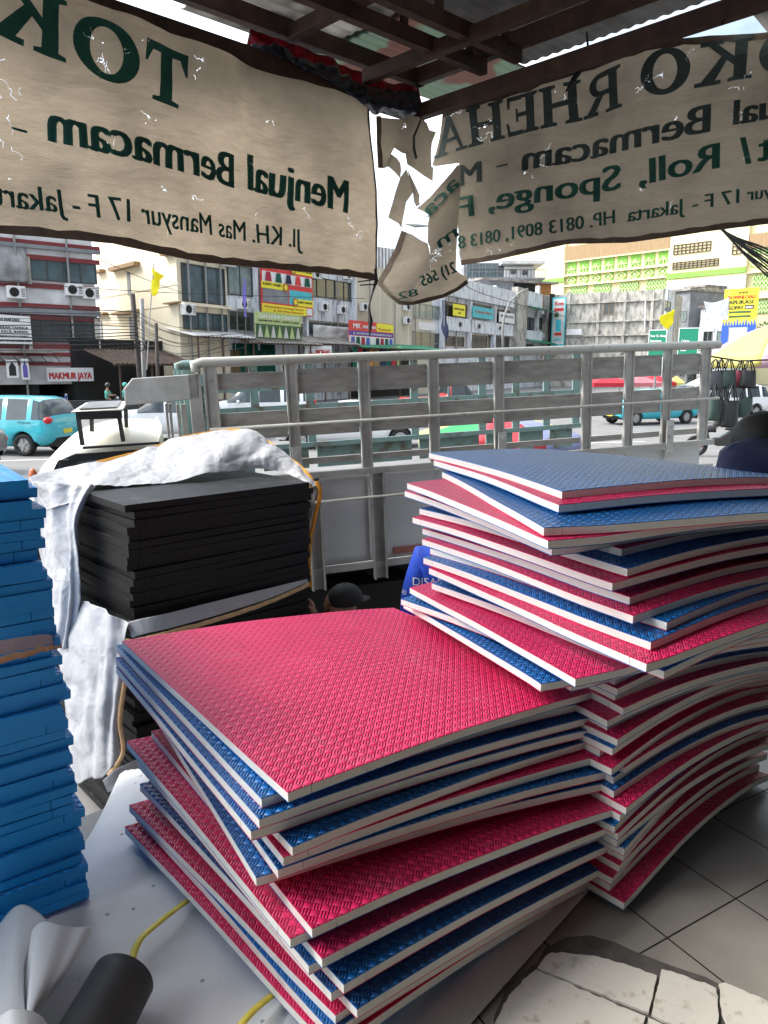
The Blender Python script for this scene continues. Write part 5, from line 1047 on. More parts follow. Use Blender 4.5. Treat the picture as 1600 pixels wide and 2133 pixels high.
# --- yellow and green market building
m0 = gp(1040, 150); m1 = (m0[0] + .68 * 90, m0[1] - .73 * 90); K_ = FP(m0, m1); b = bldg('market_building', 'huge pale yellow market building with green lattice panels and diamond windows', K_)
kz = K_.uv(1400, 440)[1]; body(K_, b, 'b_market', 0, K_.len, kz, depth=20)
part('brown_band', K_, b, 'b_brown', (1180, 500, 1400, 532), out=(0, .6)); part('brown_band', K_, b, 'b_brown', (1566, 468, 1900, 500), out=(0, .6))
def lattice(r, nx, kind):
    s0, s1, z0, z1 = K_.rect(r)
    for i in range(nx):
        a = s0 + (s1 - s0) * i / nx; w_ = (s1 - s0) / nx; x0, x1 = a + w_ * .14, a + w_ * .86; m = MB(); K_.fb(m, x0, x1, z0, z1, 0, .15); o = build('green_panel', m, 'b_green', b)
        m = MB(); cx = (x0 + x1) / 2; cz_ = (z0 + z1) / 2; hw, hh = (x1 - x0) / 2, (z1 - z0) / 2
        def bar(p, q): m.beam(K_.at(*p, .2), K_.at(*q, .2), .14, .22, up=K_.n)
        if kind == 'd':
            for p, q in (((cx - hw, cz_), (cx, cz_ + hh)), ((cx, cz_ + hh), (cx + hw, cz_)), ((cx + hw, cz_), (cx, cz_ - hh)), ((cx, cz_ - hh), (cx - hw, cz_))): bar(p, q)
            m.disc(K_.at(cx, cz_, .2), K_.n, min(hw, hh) * .35, .15, 8)
        elif kind == 'a':
            for p, q in (((x0, z0), (cx, cz_ + hh * .3)), ((cx, cz_ + hh * .3), (x1, z0)), ((cx, z0), (cx, cz_)), ((x0, cz_ - hh * .2), (x1, cz_ - hh * .2)), ((x0, z0 + .1), (x1, z0 + .1))): bar(p, q)
        else:
            k = 0; q_ = (z1 - z0) / 3; nn = max(1, round((x1 - x0) / q_ / .8)); st = (x1 - x0) / nn
            for ix in range(nn):
                for iz in range(3):
                    X_, Z_ = x0 + ix * st, z0 + iz * q_; bar((X_, Z_), (X_ + st / 2, Z_ + q_)); bar((X_ + st / 2, Z_ + q_), (X_ + st, Z_))
        build('lattice', m, 'b_green_pale' if kind != 'd' else 'b_market', o)
lattice((1180, 534, 1398, 562), 8, 'a'); lattice((1180, 566, 1396, 584), 8, 'd'); lattice((1182, 590, 1280, 616), 2, 'x'); lattice((1284, 586, 1396, 612), 2, 'x'); lattice((1560, 568, 1700, 600), 2, 'x'); lattice((1560, 622, 1700, 650), 2, 'x'); lattice((1378, 606, 1420, 640), 1, 'x')
lattice((1562, 534, 1680, 552), 4, 'd'); lattice((1562, 502, 1680, 526), 4, 'a')
for r in ((1178, 532, 1400, 534.5), (1178, 562.5, 1400, 565.5), (1178, 584.5, 1400, 588), (1180, 615, 1560, 619), (1560, 556, 1800, 560), (1560, 604, 1800, 616)): part('cornice', K_, b, 'b_market', r, out=(0, .7))
for r in ((1394, 564, 1557, 575), (1120, 582, 1180, 590)): part('green_band', K_, b, 'b_green', r, out=(.6, .9))
for r in ((1394, 470, 1557, 660), (1100, 480, 1180, 640)): part('plain_bay', K_, b, 'b_market', r, out=(0, .6))
for (u0, v0, u1, v1) in ((1408, 508, 1484, 527), (1406, 544, 1500, 558), (1530, 506, 1548, 530)):
    s0, s1, z0, z1 = K_.rect((u0, v0, u1, v1)); m = MB(); nx = max(2, int((u1 - u0) / 8))
    for i in range(nx + 1): x = s0 + (s1 - s0) * i / nx; K_.fb(m, x - .05, x + .05, z0, z1, .6, .75)
    for j in range(4): z = z0 + (z1 - z0) * j / 3; K_.fb(m, s0, s1, z - .05, z + .05, .62, .78)
    build('sign_grid', m, 'rust_brown', b)
part('brick_base', K_, b, 'b_dirty_white', (1394, 580, 1557, 612), out=(.61, .8))
# small houses right of the concrete wall
for r, Y, mt, lb in (((1390, 608, 1432, 735), 112, 'b_grey', 'grey slab sided house just right of the concrete building'), ((1422, 600, 1462, 735), 118, 'b_concrete', 'dark weathered house with a steel frame behind the yellow flag'), ((1456, 640, 1520, 735), 108, 'b_dirty_white', 'pale multi storey house behind the white flag'), ((1518, 664, 1640, 760), 95, 'leafgreen', None)):
    pl = FP(gp(r[0], Y), gp(r[2], Y - 3)); z = pl.uv((r[0] + r[2]) / 2, r[1])[1]
    if lb:
        b = bldg('small_house', lb, pl); body(pl, b, mt, 0, pl.len, z, depth=8); w0 = 3
        while w0 < z - 2: win(pl, b, sz=(pl.len * .15, pl.len * .45, w0, w0 + 1.5), n=2, gl='win_dark'); win(pl, b, sz=(pl.len * .58, pl.len * .88, w0, w0 + 1.5), n=2, gl='win_pale'); w0 += 3
        m = MB(); pl.fb(m, -.2, pl.len + .2, z, z + .3, -8.2, .4); build('roof', m, 'tin', b)
# leafy tree at the right behind the umbrella
def tree(c, h, r, label, n=900, seed=1):
    rnd = random.Random(seed); root = thing('tree', label, 'tree', c); c = Vector(c); m = MB(); m.tube([c, c + Vector((.1, 0, h * .5)), c + Vector((0, .1, h * .85))], [.22, .15, .05], 8)
    for k in range(6): a = k * 1.05; m.tube([c + Z * h * .5, c + Vector((math.cos(a) * r * .6, math.sin(a) * r * .6, h * .8))], [.08, .03], 6)
    build('trunk', m, 'rust_brown', root); m = MB()
    for _ in range(n):
        d = Vector((rnd.gauss(0, 1), rnd.gauss(0, 1), rnd.gauss(0, .8))); d = d.normalized() * (rnd.random() ** .4); p = c + Vector((d.x * r, d.y * r, h * .8 + d.z * r * .8)); 
        if noise.noise(p * .8) < -.12: continue
        s = rnd.uniform(.12, .28); a = Vector((rnd.gauss(0, 1), rnd.gauss(0, 1), rnd.gauss(0, 1))).normalized() * s; q = a.cross(Vector((rnd.gauss(0, 1), rnd.gauss(0, 1), 1))).normalized() * s * .5
        m.quad([p - a, p + q, p + a, p - q])
    build('crown', m, M.get('leaves') or mat('leaves', (.07, .15, .035), .6, col2=(.03, .07, .02), scale=2, transl=.3), root)
tree((44, 82, 0), 6.5, 4.0, 'leafy green tree rising behind the yellow and pink parasol', 2600, 4)
tree((40.5, 98, 0), 3.6, 2.6, 'low green tree beside the small houses on the right', 1200, 8)
# --- market stall roofs between the cream building and the end of the beige one
St = FP(gp(300, 43), gp(905, 66))
def stall(u0, u1, v0, v1, mt, out, drop, label, wave=.14):
    s0, s1, z0, z1 = St.rect((u0, v0, u1, v1)); m = MB(); n = max(8, int((s1 - s0) / wave * 4)); m.surf(lambda u, v: St.at(s0 + (s1 - s0) * u, z1 - drop * v + .03 * math.sin((s0 + (s1 - s0) * u) * 2 * math.pi / wave / 2), -1.5 + out * v), min(n, 400), 1)
    r = tag(build('stall_roof', m, mt, None, solid=.03), label, 'roof'); m = MB()
    for k in range(3): x = s0 + (s1 - s0) * (k + .2) / 2.6; m.beam(St.at(x, 0, out - 1.7), St.at(x, z1 - drop, out - 1.7), .08, .08, up=St.d)
    m.beam(St.at(s0, z1 - drop - .05, out - 1.6), St.at(s1, z1 - drop - .05, out - 1.6), .08, .1); build('post', m, 'rust_brown', r); return s0, s1, z1
stall(372, 500, 684, 702, 'tin_white', 3.0, .55, 'white corrugated stall roof below the cream building')
stall(205, 372, 728, 752, 'rust_brown', 3.0, .8, 'old brown stall roof on crooked poles below the cream building')
stall(486, 640, 700, 716, 'tin', 3.0, .5, 'rusty corrugated stall roof below the green carpet sign'); stall(600, 735, 698, 716, 'tin', 2.2, .6, 'dull tin stall roof above the Toko Monas banner')
stall(735, 905, 716, 733, 'awn_green', 2.4, .4, 'green-edged stall roof right of the hanging carpets')
m = MB(); s0, s1, z0, z1 = St.rect((205, 700, 905, 745)); St.fb(m, s0, s1, 0, St.uv(600, 716)[1], -4, -2.4); tag(build('stall_shade_box', m, 'b_dark', None), 'dark box painted to stand for shaded shop openings under the tin stall roofs', 'stall')  # near-black box stands for the shade inside the openings
for r, mt, lb in (((498, 716, 586, 752), 'cloth_green', 'wide dark green curtain hanging under the green carpet sign'), ((382, 730, 410, 770), 'b_grey', 'grey roller shutter left of the wide green curtain'), ((493, 730, 512, 752), 'wood_trim', 'small tan cloth hanging left of the wide green curtain')):
    s0, s1, z0, z1 = St.rect(r); m = MB(); m.surf(lambda u, v: St.at(s0 + (s1 - s0) * u, z0 - 2 + (z1 - z0 + 2) * v, -.6 + .1 * math.sin(u * 60)), 120, 2); tag(build('curtain', m, mt, None, True, solid=.02), lb, 'curtain')
crp = ['cloth_green', 'cloth_red', 'cloth_navy', 'cloth_orange', 'wood_trim', 'cloth_navy', 'cloth_green', 'cloth_red', 'sign_lime']; nmx = ['green', 'crimson', 'navy', 'orange', 'tan', 'dark blue', 'deep green', 'red', 'olive']
for i, c in enumerate(crp):
    s0, s1, z0, z1 = St.rect((724 + i * 11.5, 722, 734 + i * 11.5, 748)); m = MB(); m.surf(lambda u, v: St.at(s0 + (s1 - s0) * u, z0 - 2 + (z1 - z0 + 2) * v, .5 + .06 * math.sin(u * 9 + i)), 10, 2); o = tag(build('hanging_carpet', m, c, None, True, solid=.03), f'{nmx[i]} carpet hanging {ORD[i].replace("top", "first")} from the left below the red sign', 'carpet', 'carpets hanging below the red sign')
sign(FP(gp(628, 52), gp(690, 54)), (630, 720, 685, 747), 'sign_white', 'white cloth banner with red Toko MONAS lettering under the tin roofs', 'banner', texts=(('Toko', 'ink_red', .08, .36, .25, .28), ('MONAS', 'ink_red', .38, .94, .22, .5)), name='shop_banner')
def aircon(pl, b, u, v, w_=1.0):
    a, z = pl.uv(u, v); m = MB(); pl.fb(m, a - w_ * .45, a + w_ * .45, z - .32, z + .32, .1, .5); o = build('air_conditioner', m, 'sign_white', b, bevel=.03); m = MB(); m.disc(pl.at(a - w_ * .12, z, .51), pl.n, .24, .03, 14)
    for k in range(5): pl.fb(m, a + w_ * .22, a + w_ * .4, z - .2 + k * .09, z - .17 + k * .09, .5, .52)
    build('fan_grille', m, 'b_dark', o)
for pl, lst in ((C_, ((500, 634), (612, 664), (668, 640), (706, 646), (652, 572), (718, 574))), (D_, ((842, 640), (842, 668), (752, 640))), (E_, ((950, 676), (990, 680), (1034, 684), (1005, 620), (1096, 700), (1130, 700), (1128, 650))), (B2, ((470, 545), (384, 645))), (A, ((30, 610), (150, 605), (185, 612)))):
    b_ = next(o for o in sc.objects if o.type == 'EMPTY' and (Vector(o.location) - pl.at(0, 0)).length < .02 and o.get('category') == 'building')
    for u, v in lst: aircon(pl, b_, u, v)
    for k in (.18, .52, .83):
        m = MB(); x = pl.len * k; m.tube([pl.at(x, .3, .18), pl.at(x, 9.5, .18)], .06, 6); build('drain_pipe', m, 'pole_grey', b_)
# --- flags, poles, lamps, cables
def pole(p, q, r, label, mt='pole_grey', nm='pole', cat='pole'):
    m = MB(); m.tube([p, q], r, 8); return tag(build(nm, m, mt, None, True), label, cat)
pole(PY(301, 905, 30), PY(276, 612, 30), .10, 'dark leaning wooden utility pole with coiled wire', 'pole_dark', 'utility_pole'); pole(PY(304, 905, 30.5), PY(295, 622, 30.5), .09, 'grey steel utility pole with an orange foot beside the leaning wooden one', 'pole_grey', 'utility_pole'); pole(PY(333, 905, 29), PY(325, 673, 29), .07, 'short black utility pole right of the grey steel one', 'pole_dark', 'utility_pole')
m = MB(); c = PY(291, 721, 29.8)
P_ = [c + Vector((math.cos(t) * .19, 0, math.sin(t) * .19)) for t in [i * math.pi / 12 for i in range(25)]]; m.tube(P_, .028, 6); tag(build('cable_coil', m, 'cord_black', None, True), 'round coil of black cable hung on the leaning pole', 'cable coil')
def flag(rows, mt, label, polepts=None, wr=.05):
    net = [[PY(*p) for p in r] for r in rows]; root = thing('flag', label, 'flag', net[0][0]); m = MB(); m.surf(netsurf(net, wr, 2, 3), 24, 18); build('cloth', m, mt, root, True, solid=.01)
    if polepts: m = MB(); m.tube([PY(*p) for p in polepts], .02, 6); build('pole', m, 'pole_grey', root)
flag([[(318, 556, 27), (325, 566, 27), (342, 574, 27.2)], [(317, 580, 27), (326, 584, 27), (334, 582, 27.2)], [(316, 598, 27), (324, 598, 27), (332, 600, 27)], [(315, 614, 27), (322, 617, 27), (329, 612, 27)]], 'flag_yellow', 'ragged yellow flag on a thin pole in front of the cream building', [(306, 770, 27), (312, 660, 27), (321, 550, 27)])
flag([[(1374, 660, 45), (1390, 652, 45), (1406, 644, 45)], [(1376, 672, 45), (1392, 668, 45), (1403, 660, 45)], [(1388, 686, 45), (1394, 684, 45), (1402, 672, 45)]], 'flag_yellow', 'yellow flag flying above the green road signs', [(1405, 730, 45), (1407, 640, 45)])
flag([[(1466, 628, 46), (1490, 630, 46), (1519, 620, 46)], [(1470, 644, 46), (1494, 650, 46), (1517, 642, 46)], [(1476, 655, 46), (1500, 664, 46), (1516, 668, 46)]], 'ink_white', 'white flag with red lettering flying left of the yellow advertising board', [(1518, 730, 46), (1519, 600, 46)])
flag([[(509, 578, 40), (511, 580, 40)], [(505, 620, 40), (513, 622, 40)], [(509, 640, 40), (512, 640, 40)], [(509, 660, 40), (514, 662, 40)]], 'cloth_purple', 'furled purple flag in front of the carpet billboard', wr=.02)
flag([[(921, 625, 30), (929, 625, 30)], [(922, 660, 30), (930, 665, 30)], [(919, 680, 30), (934, 682, 30)], [(921, 690, 30), (934, 700, 30)], [(925, 700, 30), (930, 708, 30)]], 'cloth_navy', 'furled navy blue flag tied to a grey pole beyond the lorry', [(926, 770, 30), (925, 600, 30)], wr=.05)
m = MB(); m.tube([PY(1048, 742, 60), PY(1047, 690, 60), PY(1050, 660, 60), PY(1062, 628, 60), PY(1082, 610, 60), PY(1100, 602, 60)], [.12, .1, .09, .07, .06, .09], 8); tag(build('street_lamp', m, 'pole_grey', None, True), 'curved grey street lamp in front of the weathered white block', 'street lamp')
m = MB(); m.tube([PY(843, 466, 40), PY(866, 470, 40), PY(895, 471, 40)], [.03, .10, .03], 8); m.tube([PY(895, 471, 40), PY(1000, 474, 40)], .03, 6); tag(build('street_lamp', m, 'pole_grey', None, True), 'street lamp head seen through the hole in the torn banner', 'street lamp')
def cable(px, r=.012, label='thin black overhead cable crossing the left side of the street', g='overhead cables over the left side of the street'):
    P_ = [PY(*p) for p in px]; m = MB(); n = 14
    m.tube([catmull(P_, i / n) for i in range(n + 1)], r, 5); tag(build('overhead_cable', m, 'cord_black', None, True), label, 'cable', g)
rc_ = random.Random(3)
for i in range(13):
    v = 640 + i * 7 + rc_.uniform(-3, 3); cable([(-80, v + rc_.uniform(-8, 8), 27), (120, v + rc_.uniform(0, 9), 28.5), (284, 650 + i * 6, 29.8)], rc_.choice((.010, .014, .02)))
for i in range(10):
    v = 650 + i * 8; cable([(284, v, 29.8), (380, v + 26 + rc_.uniform(-6, 16), 31), (486 + rc_.uniform(-30, 60), v + 10 + rc_.uniform(-10, 25), 36)], .011)
for i in range(6): cable([(284, 655 + i * 12, 29.8), (306, 672 + i * 12, 29.4), (326, 684 + i * 9, 29)], .012)
for i, (a, c) in enumerate((((0, 588), (760, 622)), ((205, 540), (475, 640)))): cable([(a[0], a[1], 26), ((a[0] + c[0]) / 2, (a[1] + c[1]) / 2 + 6, 30), (c[0], c[1], 36)], .012, 'long sagging cable across the front of the ' + ('stained white block' if i == 0 else 'cream building'), None)
cable([(940, 560, 40), (1000, 610, 44), (1180, 660, 60)], .02, 'cable slanting down across the weathered white block', None)
for i in range(9):
    cable([(1478 + i * 3, 462 + i * 1.2, 9), (1530 + i * 2, 492 + i * 4 + rc_.uniform(-3, 3), 9), (1600, 520 + i * 7, 9), (1700, 575 + i * 12, 9)], rc_.choice((.008, .012, .016)), 'black cable in the thick bundle sagging below the right banner', 'cables in the bundle below the right banner')
# road signs and advertising board
RS = FP(gp(1340, 52), gp(1480, 50))
for r, tx, lb in (((1351, 687, 1389, 745), (('Pasar Tn. Abang', 'ink_white', .1, .95, .74, .09), ('Petamburan', 'ink_white', .1, .72, .56, .09), ('Slipi', 'ink_white', .1, .35, .38, .09)), 'green road sign reading Pasar Tn. Abang, left of two'), ((1413, 683, 1456, 745), (('Cideng', 'ink_white', .15, .55, .52, .09), ('Roxy', 'ink_white', .15, .42, .36, .09), ('Kota', 'ink_white', .15, .42, .22, .09)), 'green road sign reading Cideng Roxy Kota, right of two')):
    rs = sign(RS, r, 'sign_green', lb, 'road sign', texts=tx, name='road_sign', out=.1); s0, s1, z0, z1 = RS.rect(r); m = MB(); e = .05
    for a, b_, c, d in ((s0, s1, z1 - e, z1), (s0, s1, z0, z0 + e), (s0, s0 + e, z0 + e, z1 - e), (s1 - e, s1, z0 + e, z1 - e)): RS.fb(m, a, b_, c, d, .16, .17)
    build('border', m, 'ink_white', rs); m = MB(); m.beam(RS.at((s0 + s1) / 2, 0, .02), RS.at((s0 + s1) / 2, z0, .02), .12, .12, up=(1, 0, 0)); build('post', m, 'pole_grey', rs)
GP = FP(gp(1490, 50), gp(1600, 48)); s0, s1, z0, z1 = GP.rect((1505, 601, 1576, 740))
gb = sign(GP, None, 'sign_yellow', 'tall yellow and blue advertising board for a payment app on the right', 'billboard', sz=(s0, s1, z0, z1), name='billboard', out=0, blocks=((0, 0, 1, .44, 'sign_blue'), (.22, .06, .76, .42, 'tin_white'), (.18, .57, .82, .60, 'leafgreen'), (.18, .635, .82, .665, 'leafgreen')),
          texts=(('gopay', 'ink_black', .42, .70, .93, .035), ('DOWNLOAD', 'ink_red', .10, .92, .845, .055), ('APLIKASI', 'ink_black', .14, .86, .77, .06), ('GOPAY', 'ink_black', .14, .60, .69, .06), ('BARU', 'ink_white', .66, .86, .70, .035)))
m = MB(); W_ = s1 - s0
GP.fb(m, s0 + W_ * .63, s0 + W_ * .89, z0 + (z1 - z0) * .69, z0 + (z1 - z0) * .75, .075, .082); build('colour_field', m, 'ink_black', gb)
m = MB(); n = 12; zz_ = z0 + (z1 - z0) * .44
for i in range(n): a = s0 + W_ * i / n; m.add([GP.at(a, zz_, .068), GP.at(a + W_ / n, zz_, .068), GP.at(a + W_ / n * .4, zz_ + .35 + .1 * (i % 3), .068)], [(0, 1, 2)])
build('colour_field', m, 'sign_blue', gb); m = MB(); m.beam(GP.at(s0 + W_ * .5, 0, -.05), GP.at(s0 + W_ * .5, z0, -.05), .2, .2, up=(1, 0, 0)); build('post', m, 'pole_grey', gb)
# --- black and white concrete divider blocks
Dv = FP(tuple(PZ(60, 872, 0)[:2]), tuple(PZ(560, 866, 0)[:2]))
for i, (u0, u1, c) in enumerate(((20, 64, 'b'), (66, 108, 'w'), (110, 304, 'b'), (305, 420, 'w'), (421, 530, 'b'), (531, 640, 'w'))):
    a, bq = Dv.uv(u0, 860)[0], Dv.uv(u1, 860)[0]; m = MB(); m.prism([(0 - .3, 0), (.3, 0), (.12, .25), (.09, .85), (-.09, .85), (-.12, .25)], Dv.at(a + .02, 0), Dv.n, Dv.d, Z, 0, bq - a - .04)
    nth = ORD[i // 2].replace('top', 'first'); tag(build('barrier_block', m, 'black_iron' if c == 'b' else 'tin_white', None, bevel=.02), f'{"black" if c == "b" else "white"} concrete divider block, {nth} of its colour from the left', 'barrier', 'concrete divider blocks along the road')
# lane markings
m = MB(); mat('road_paint', (.62, .62, .60), .7, var=.2, scale=4)
rd = Vector((.96, .27, 0)).normalized(); rn = Vector((-rd.y, rd.x, 0))
for k in range(-6, 30):
    o = Vector((0, 22, .004)) + rd * (k * 6); m.add([o, o + rd * 3, o + rd * 3 + rn * .15, o + rn * .15], [(0, 1, 2, 3)])
o = Vector((0, 15, .004)); m.add([o - rd * 40, o + rd * 60, o + rd * 60 + rn * .15, o - rd * 40 + rn * .15], [(0, 1, 2, 3)])
struct('lane_marking', m, 'road_paint')
# ---------------------------------------------------------------- cars
def paint(n, c): return mat(n, c, .28, var=.05, coat=.6)
paint('car_teal', (.04, .42, .50)); paint('car_white', (.70, .71, .72)); paint('car_silver', (.38, .39, .40)); paint('car_red', (.42, .03, .025)); paint('car_black', (.012, .012, .013)); paint('car_grey', (.10, .10, .105))
glass('car_glass', (.03, .045, .05)); mat('lamp_red', (.55, .01, .02), .2); mat('lamp_clear', (.65, .66, .66), .15); mat('plate_w', (.6, .6, .55), .5); mat('plate_y', (.75, .60, .05), .5)
def car(label, pt, loc, ang, kind='mpv', L=4.3, W=1.7, H=1.6, grp=None, name='parked_car', cat='car'):
    root = thing(name, label, cat, (0, 0, 0), grp); hw = W / 2; wr_ = .31; xr, xf = -L * .31, L * .33
    if kind == 'mpv': st = [(-.5, .50, .90, .92), (-.485, .40, .98, 1.10), (-.46, .32, 1.0, 1.35), (-.42, .28, 1.0, H - .08), (-.36, .26, 1.0, H - .02), (-.1, .25, .98, H), (.05, .25, .97, H - .01), (.14, .25, .97, H - .07), (.26, .25, .97, 1.16), (.32, .25, .96, 1.02), (.42, .27, .90, .94), (.48, .32, .80, .84), (.5, .40, .62, .66)]
    elif kind == 'pickup': st = [(-.5, .50, .85, .87), (-.48, .40, .95, .97), (-.2, .26, .96, .98), (-.02, .25, .97, 1.0), (.0, .25, .98, H - .05), (.1, .25, .98, H), (.2, .25, .97, H - .05), (.30, .25, .96, 1.10), (.34, .25, .95, 1.0), (.44, .27, .90, .92), (.48, .32, .80, .82), (.5, .40, .62, .66)]
    elif kind == 'van': st = [(-.5, .40, 1.0, H - .1), (-.49, .32, 1.05, H - .02), (-.3, .28, 1.05, H), (.1, .27, 1.05, H), (.28, .27, 1.03, H - .06), (.38, .27, 1.0, 1.35), (.44, .28, .98, 1.08), (.485, .32, .85, .92), (.5, .40, .62, .70)]
    else: st = [(-.5, .50, .84, .87), (-.48, .38, .92, .97), (-.36, .28, .94, 1.02), (-.24, .26, .95, H - .12), (-.14, .25, .95, H - .01), (0, .25, .94, H), (.08, .25, .94, H - .04), (.24, .25, .93, 1.02), (.30, .25, .92, .96), (.42, .27, .86, .88), (.48, .32, .74, .78), (.5, .40, .60, .63)]
    P_ = [Vector((a, b, c)) for a, b, c, d in st]; Q_ = [Vector((a, d, 0)) for a, b, c, d in st]
    xs = []; k = 64
    for i in range(k + 1):
        x = -.5 + i / k; j = max(q for q in range(len(st)) if st[q][0] <= x + 1e-9); j = min(j, len(st) - 2); t = (x - st[j][0]) / (st[j + 1][0] - st[j][0]); tt = t
        zl, zb, zrf = (st[j][c] + (st[j + 1][c] - st[j][c]) * tt for c in (1, 2, 3)); xs.append((x, zl, zb, zrf))
    rings = []; mcab = []
    for x, zl, zb, zrf in xs:
        X = x * L; e = min((.5 - abs(x)) / .06, 1); w_ = hw * (.80 + .20 * math.sin(max(e, 0) * math.pi / 2)); cab_ = max(0, min(1, (zrf - zb - .03) / .35)); rw = w_ * (.93 - .17 * cab_)
        pts = [(w_ * .8, zl), (w_, zl + .12), (w_ * 1.0, (zl + zb) / 2 + .05), (w_ * .97, zb), (rw, zrf - .05 * cab_ - .0), (rw * .75, zrf), (0, zrf + .015)]
        for xw in (xr, xf):
            dx = abs(X - xw); Ra = wr_ + .06
            if dx < Ra: za = wr_ + math.sqrt(Ra * Ra - dx * dx); pts[0] = (pts[0][0], max(pts[0][1], za)); pts[1] = (pts[1][0], max(pts[1][1], za + .01)); pts[2] = (pts[2][0], max(pts[2][1], za + .04))
        rings.append([(X, -y, z) for y, z in pts] + [(X, y, z) for y, z in pts[:-1][::-1]]); mcab.append((x, zb, zrf, cab_))
    body_ = MB(); gl = MB(); nR = len(rings[0]); 
    for r in rings: body_.v += r
    gl.v = list(body_.v)
    xsr = -.02 if kind == 'pickup' else -.47
    for i in range(len(rings) - 1):
        x, zb, zrf, cb = mcab[i]; x2, zb2, zrf2, cb2 = mcab[i + 1]
        for j in range(nR - 1):
            f = [i * nR + j, i * nR + j + 1, (i + 1) * nR + j + 1, (i + 1) * nR + j]; g = False
            side = j in (3, nR - 5)
            if side and min(cb, cb2) > .18 and kind != 'van':
                pil = any(abs((x + x2) / 2 - p) < .012 for p in ((.02, -.19, -.36) if kind == 'mpv' else (.02, -.15)))
                g = not pil
            if side and kind == 'van' and .12 < x < .40 and cb > .1: g = True
            sl = (zrf2 - zrf) / ((x2 - x) * L)
            if j in (4, 5, 6, 7) and abs(sl) > .42 and min(zrf, zrf2) > zb + .03 and (x > -.02 or kind != 'pickup'): g = True
            (gl if g else body_).f.append(f); (gl if g else body_).m.append(0)
    body_.f.append(list(range(nR))); body_.m.append(0); body_.f.append([(len(rings) - 1) * nR + j for j in range(nR)]); body_.m.append(0)
    used = lambda mbx: mbx
    def clean(mbx):
        ids = sorted({i for f in mbx.f for i in f}); mp_ = {a: b for b, a in enumerate(ids)}; mbx.v = [mbx.v[i] for i in ids]; mbx.f = [[mp_[i] for i in f] for f in mbx.f]; return mbx
    bo = build('body', clean(body_), pt, root, True)
    if gl.f: build('window_glass', clean(gl), 'car_glass', root, True)
    for xw in (xr, xf):
        for s in (-1, 1): wheel(root, (xw, s * (hw - .11), wr_), (0, s, 0), wr_, .2)
    m = MB(); m.box((-L * .46, -hw * .75, .25), (L * .46, hw * .75, .6)); build('underbody', m, 'black_iron', root)
    for s in (-1, 1):
        zt_ = 1.0 if kind in ('mpv', 'van') else .78
        m = MB(); m.ball((-L * .472, s * hw * .80, zt_ - .02), (.12, .15, .11), 12); build('taillight', m, 'lamp_red', root, True)
        m = MB(); m.ball((L * .455, s * hw * .74, .74), (.16, .17, .085), 12); build('headlight', m, 'lamp_clear', root, True)
        m = MB(); m.ball((L * .20, s * (hw + .08), 1.02), (.07, .10, .07), 10); build('door_mirror', m, pt, root, True)
        for xh in (-.12, .08):
            m = MB(); m.box((xh * L - .09, s * (hw * .985) - .015, .80), (xh * L + .09, s * (hw * .985) + .025, .83)); build('door_handle', m, 'black_iron' if pt == 'car_teal' else pt, root)
    m = MB(); m.box((L * .49, -.4, .42), (L * .5 + .012, .4, .62)); build('grille', m, 'black_iron', root); m = MB(); m.box((L * .5 + .012, -.2, .38), (L * .5 + .03, .2, .48)); build('number_plate', m, 'plate_y' if pt == 'car_teal' else 'plate_w', root); m = MB(); m.box((-L * .5 - .02, -.2, .60), (-L * .5, .2, .72)); build('number_plate', m, 'plate_y' if pt == 'car_teal' else 'plate_w', root)
    root.location = loc; root.rotation_euler = (0, 0, ang); return root
def place(u, v, z=0): return PZ(u, v, z)
p = place(55, 950); ra_ = R(180 - 10)
d_ = Vector((math.cos(ra_), math.sin(ra_), 0)); lat = Vector((-d_.y, d_.x, 0))
c = p - d_ * (-4.4 * .31) + lat * -.0; c = p + d_ * (4.4 * .31) - lat * .74
car('turquoise taxi hatchback with red tail lamp driving left, at the left edge', 'car_teal', (c.x, c.y, 0), ra_, 'mpv', L=4.4, H=1.62, name='taxi', cat='taxi')
m = MB(); o = p + lat * .13 - d_ * .0 + Z * .82
car('dark car with a red tail lamp cut off by the left frame edge', 'car_grey', tuple(place(-200, 985))[:2] + (0,), R(172), 'sedan', L=4.4, H=1.5)
car('turquoise minivan facing left beyond the right half of the lorry tray', 'car_teal', tuple(place(1352, 882))[:2] + (0,), R(202), 'mpv', L=4.3, H=1.5, name='taxi', cat='taxi')
car('silver car behind the turquoise minivan', 'car_silver', tuple(place(1444, 866))[:2] + (0,), R(200), 'mpv', L=4.3, H=1.6)
car('white estate car parked beyond the bags under the parasol', 'car_white', tuple(place(1500, 868))[:2] + (0,), R(192), 'mpv', L=4.5, H=1.6)
car('white car left of the lorry tray, seen through the headboard bars', 'car_white', tuple(place(395, 915))[:2] + (0,), R(10), 'sedan', L=4.5, H=1.5)
car('white people carrier seen through the left gaps of the lorry tray', 'car_white', tuple(place(545, 884))[:2] + (0,), R(190), 'mpv', L=4.7, H=1.75)
car('low white saloon seen through the middle gaps of the lorry tray', 'car_white', tuple(place(730, 930))[:2] + (0,), R(186), 'sedan', L=4.7, H=1.42)
car('red pickup seen through the upper gaps of the tray', 'car_red', tuple(place(925, 868))[:2] + (0,), R(12), 'pickup', L=4.4, H=1.75)
car('black van with a white box body parked at the far kerb on the left', 'car_black', tuple(place(232, 850))[:2] + (0,), R(-25), 'pickup', L=4.2, H=1.85, name='box_van', cat='van')
bx_ = bpy.data.objects['box_van']; m = MB(); m.box((-2.6, -.88, .55), (-.1, .88, 2.45)); bo = build('cargo_box', m, 'tin_white', None); bo.parent = bx_
car('white van nosing in at the right frame edge beside the bags', 'car_white', (7.3, 9.3, 0), R(255), 'van', L=4.2, H=2.2, W=1.75, name='van', cat='van')
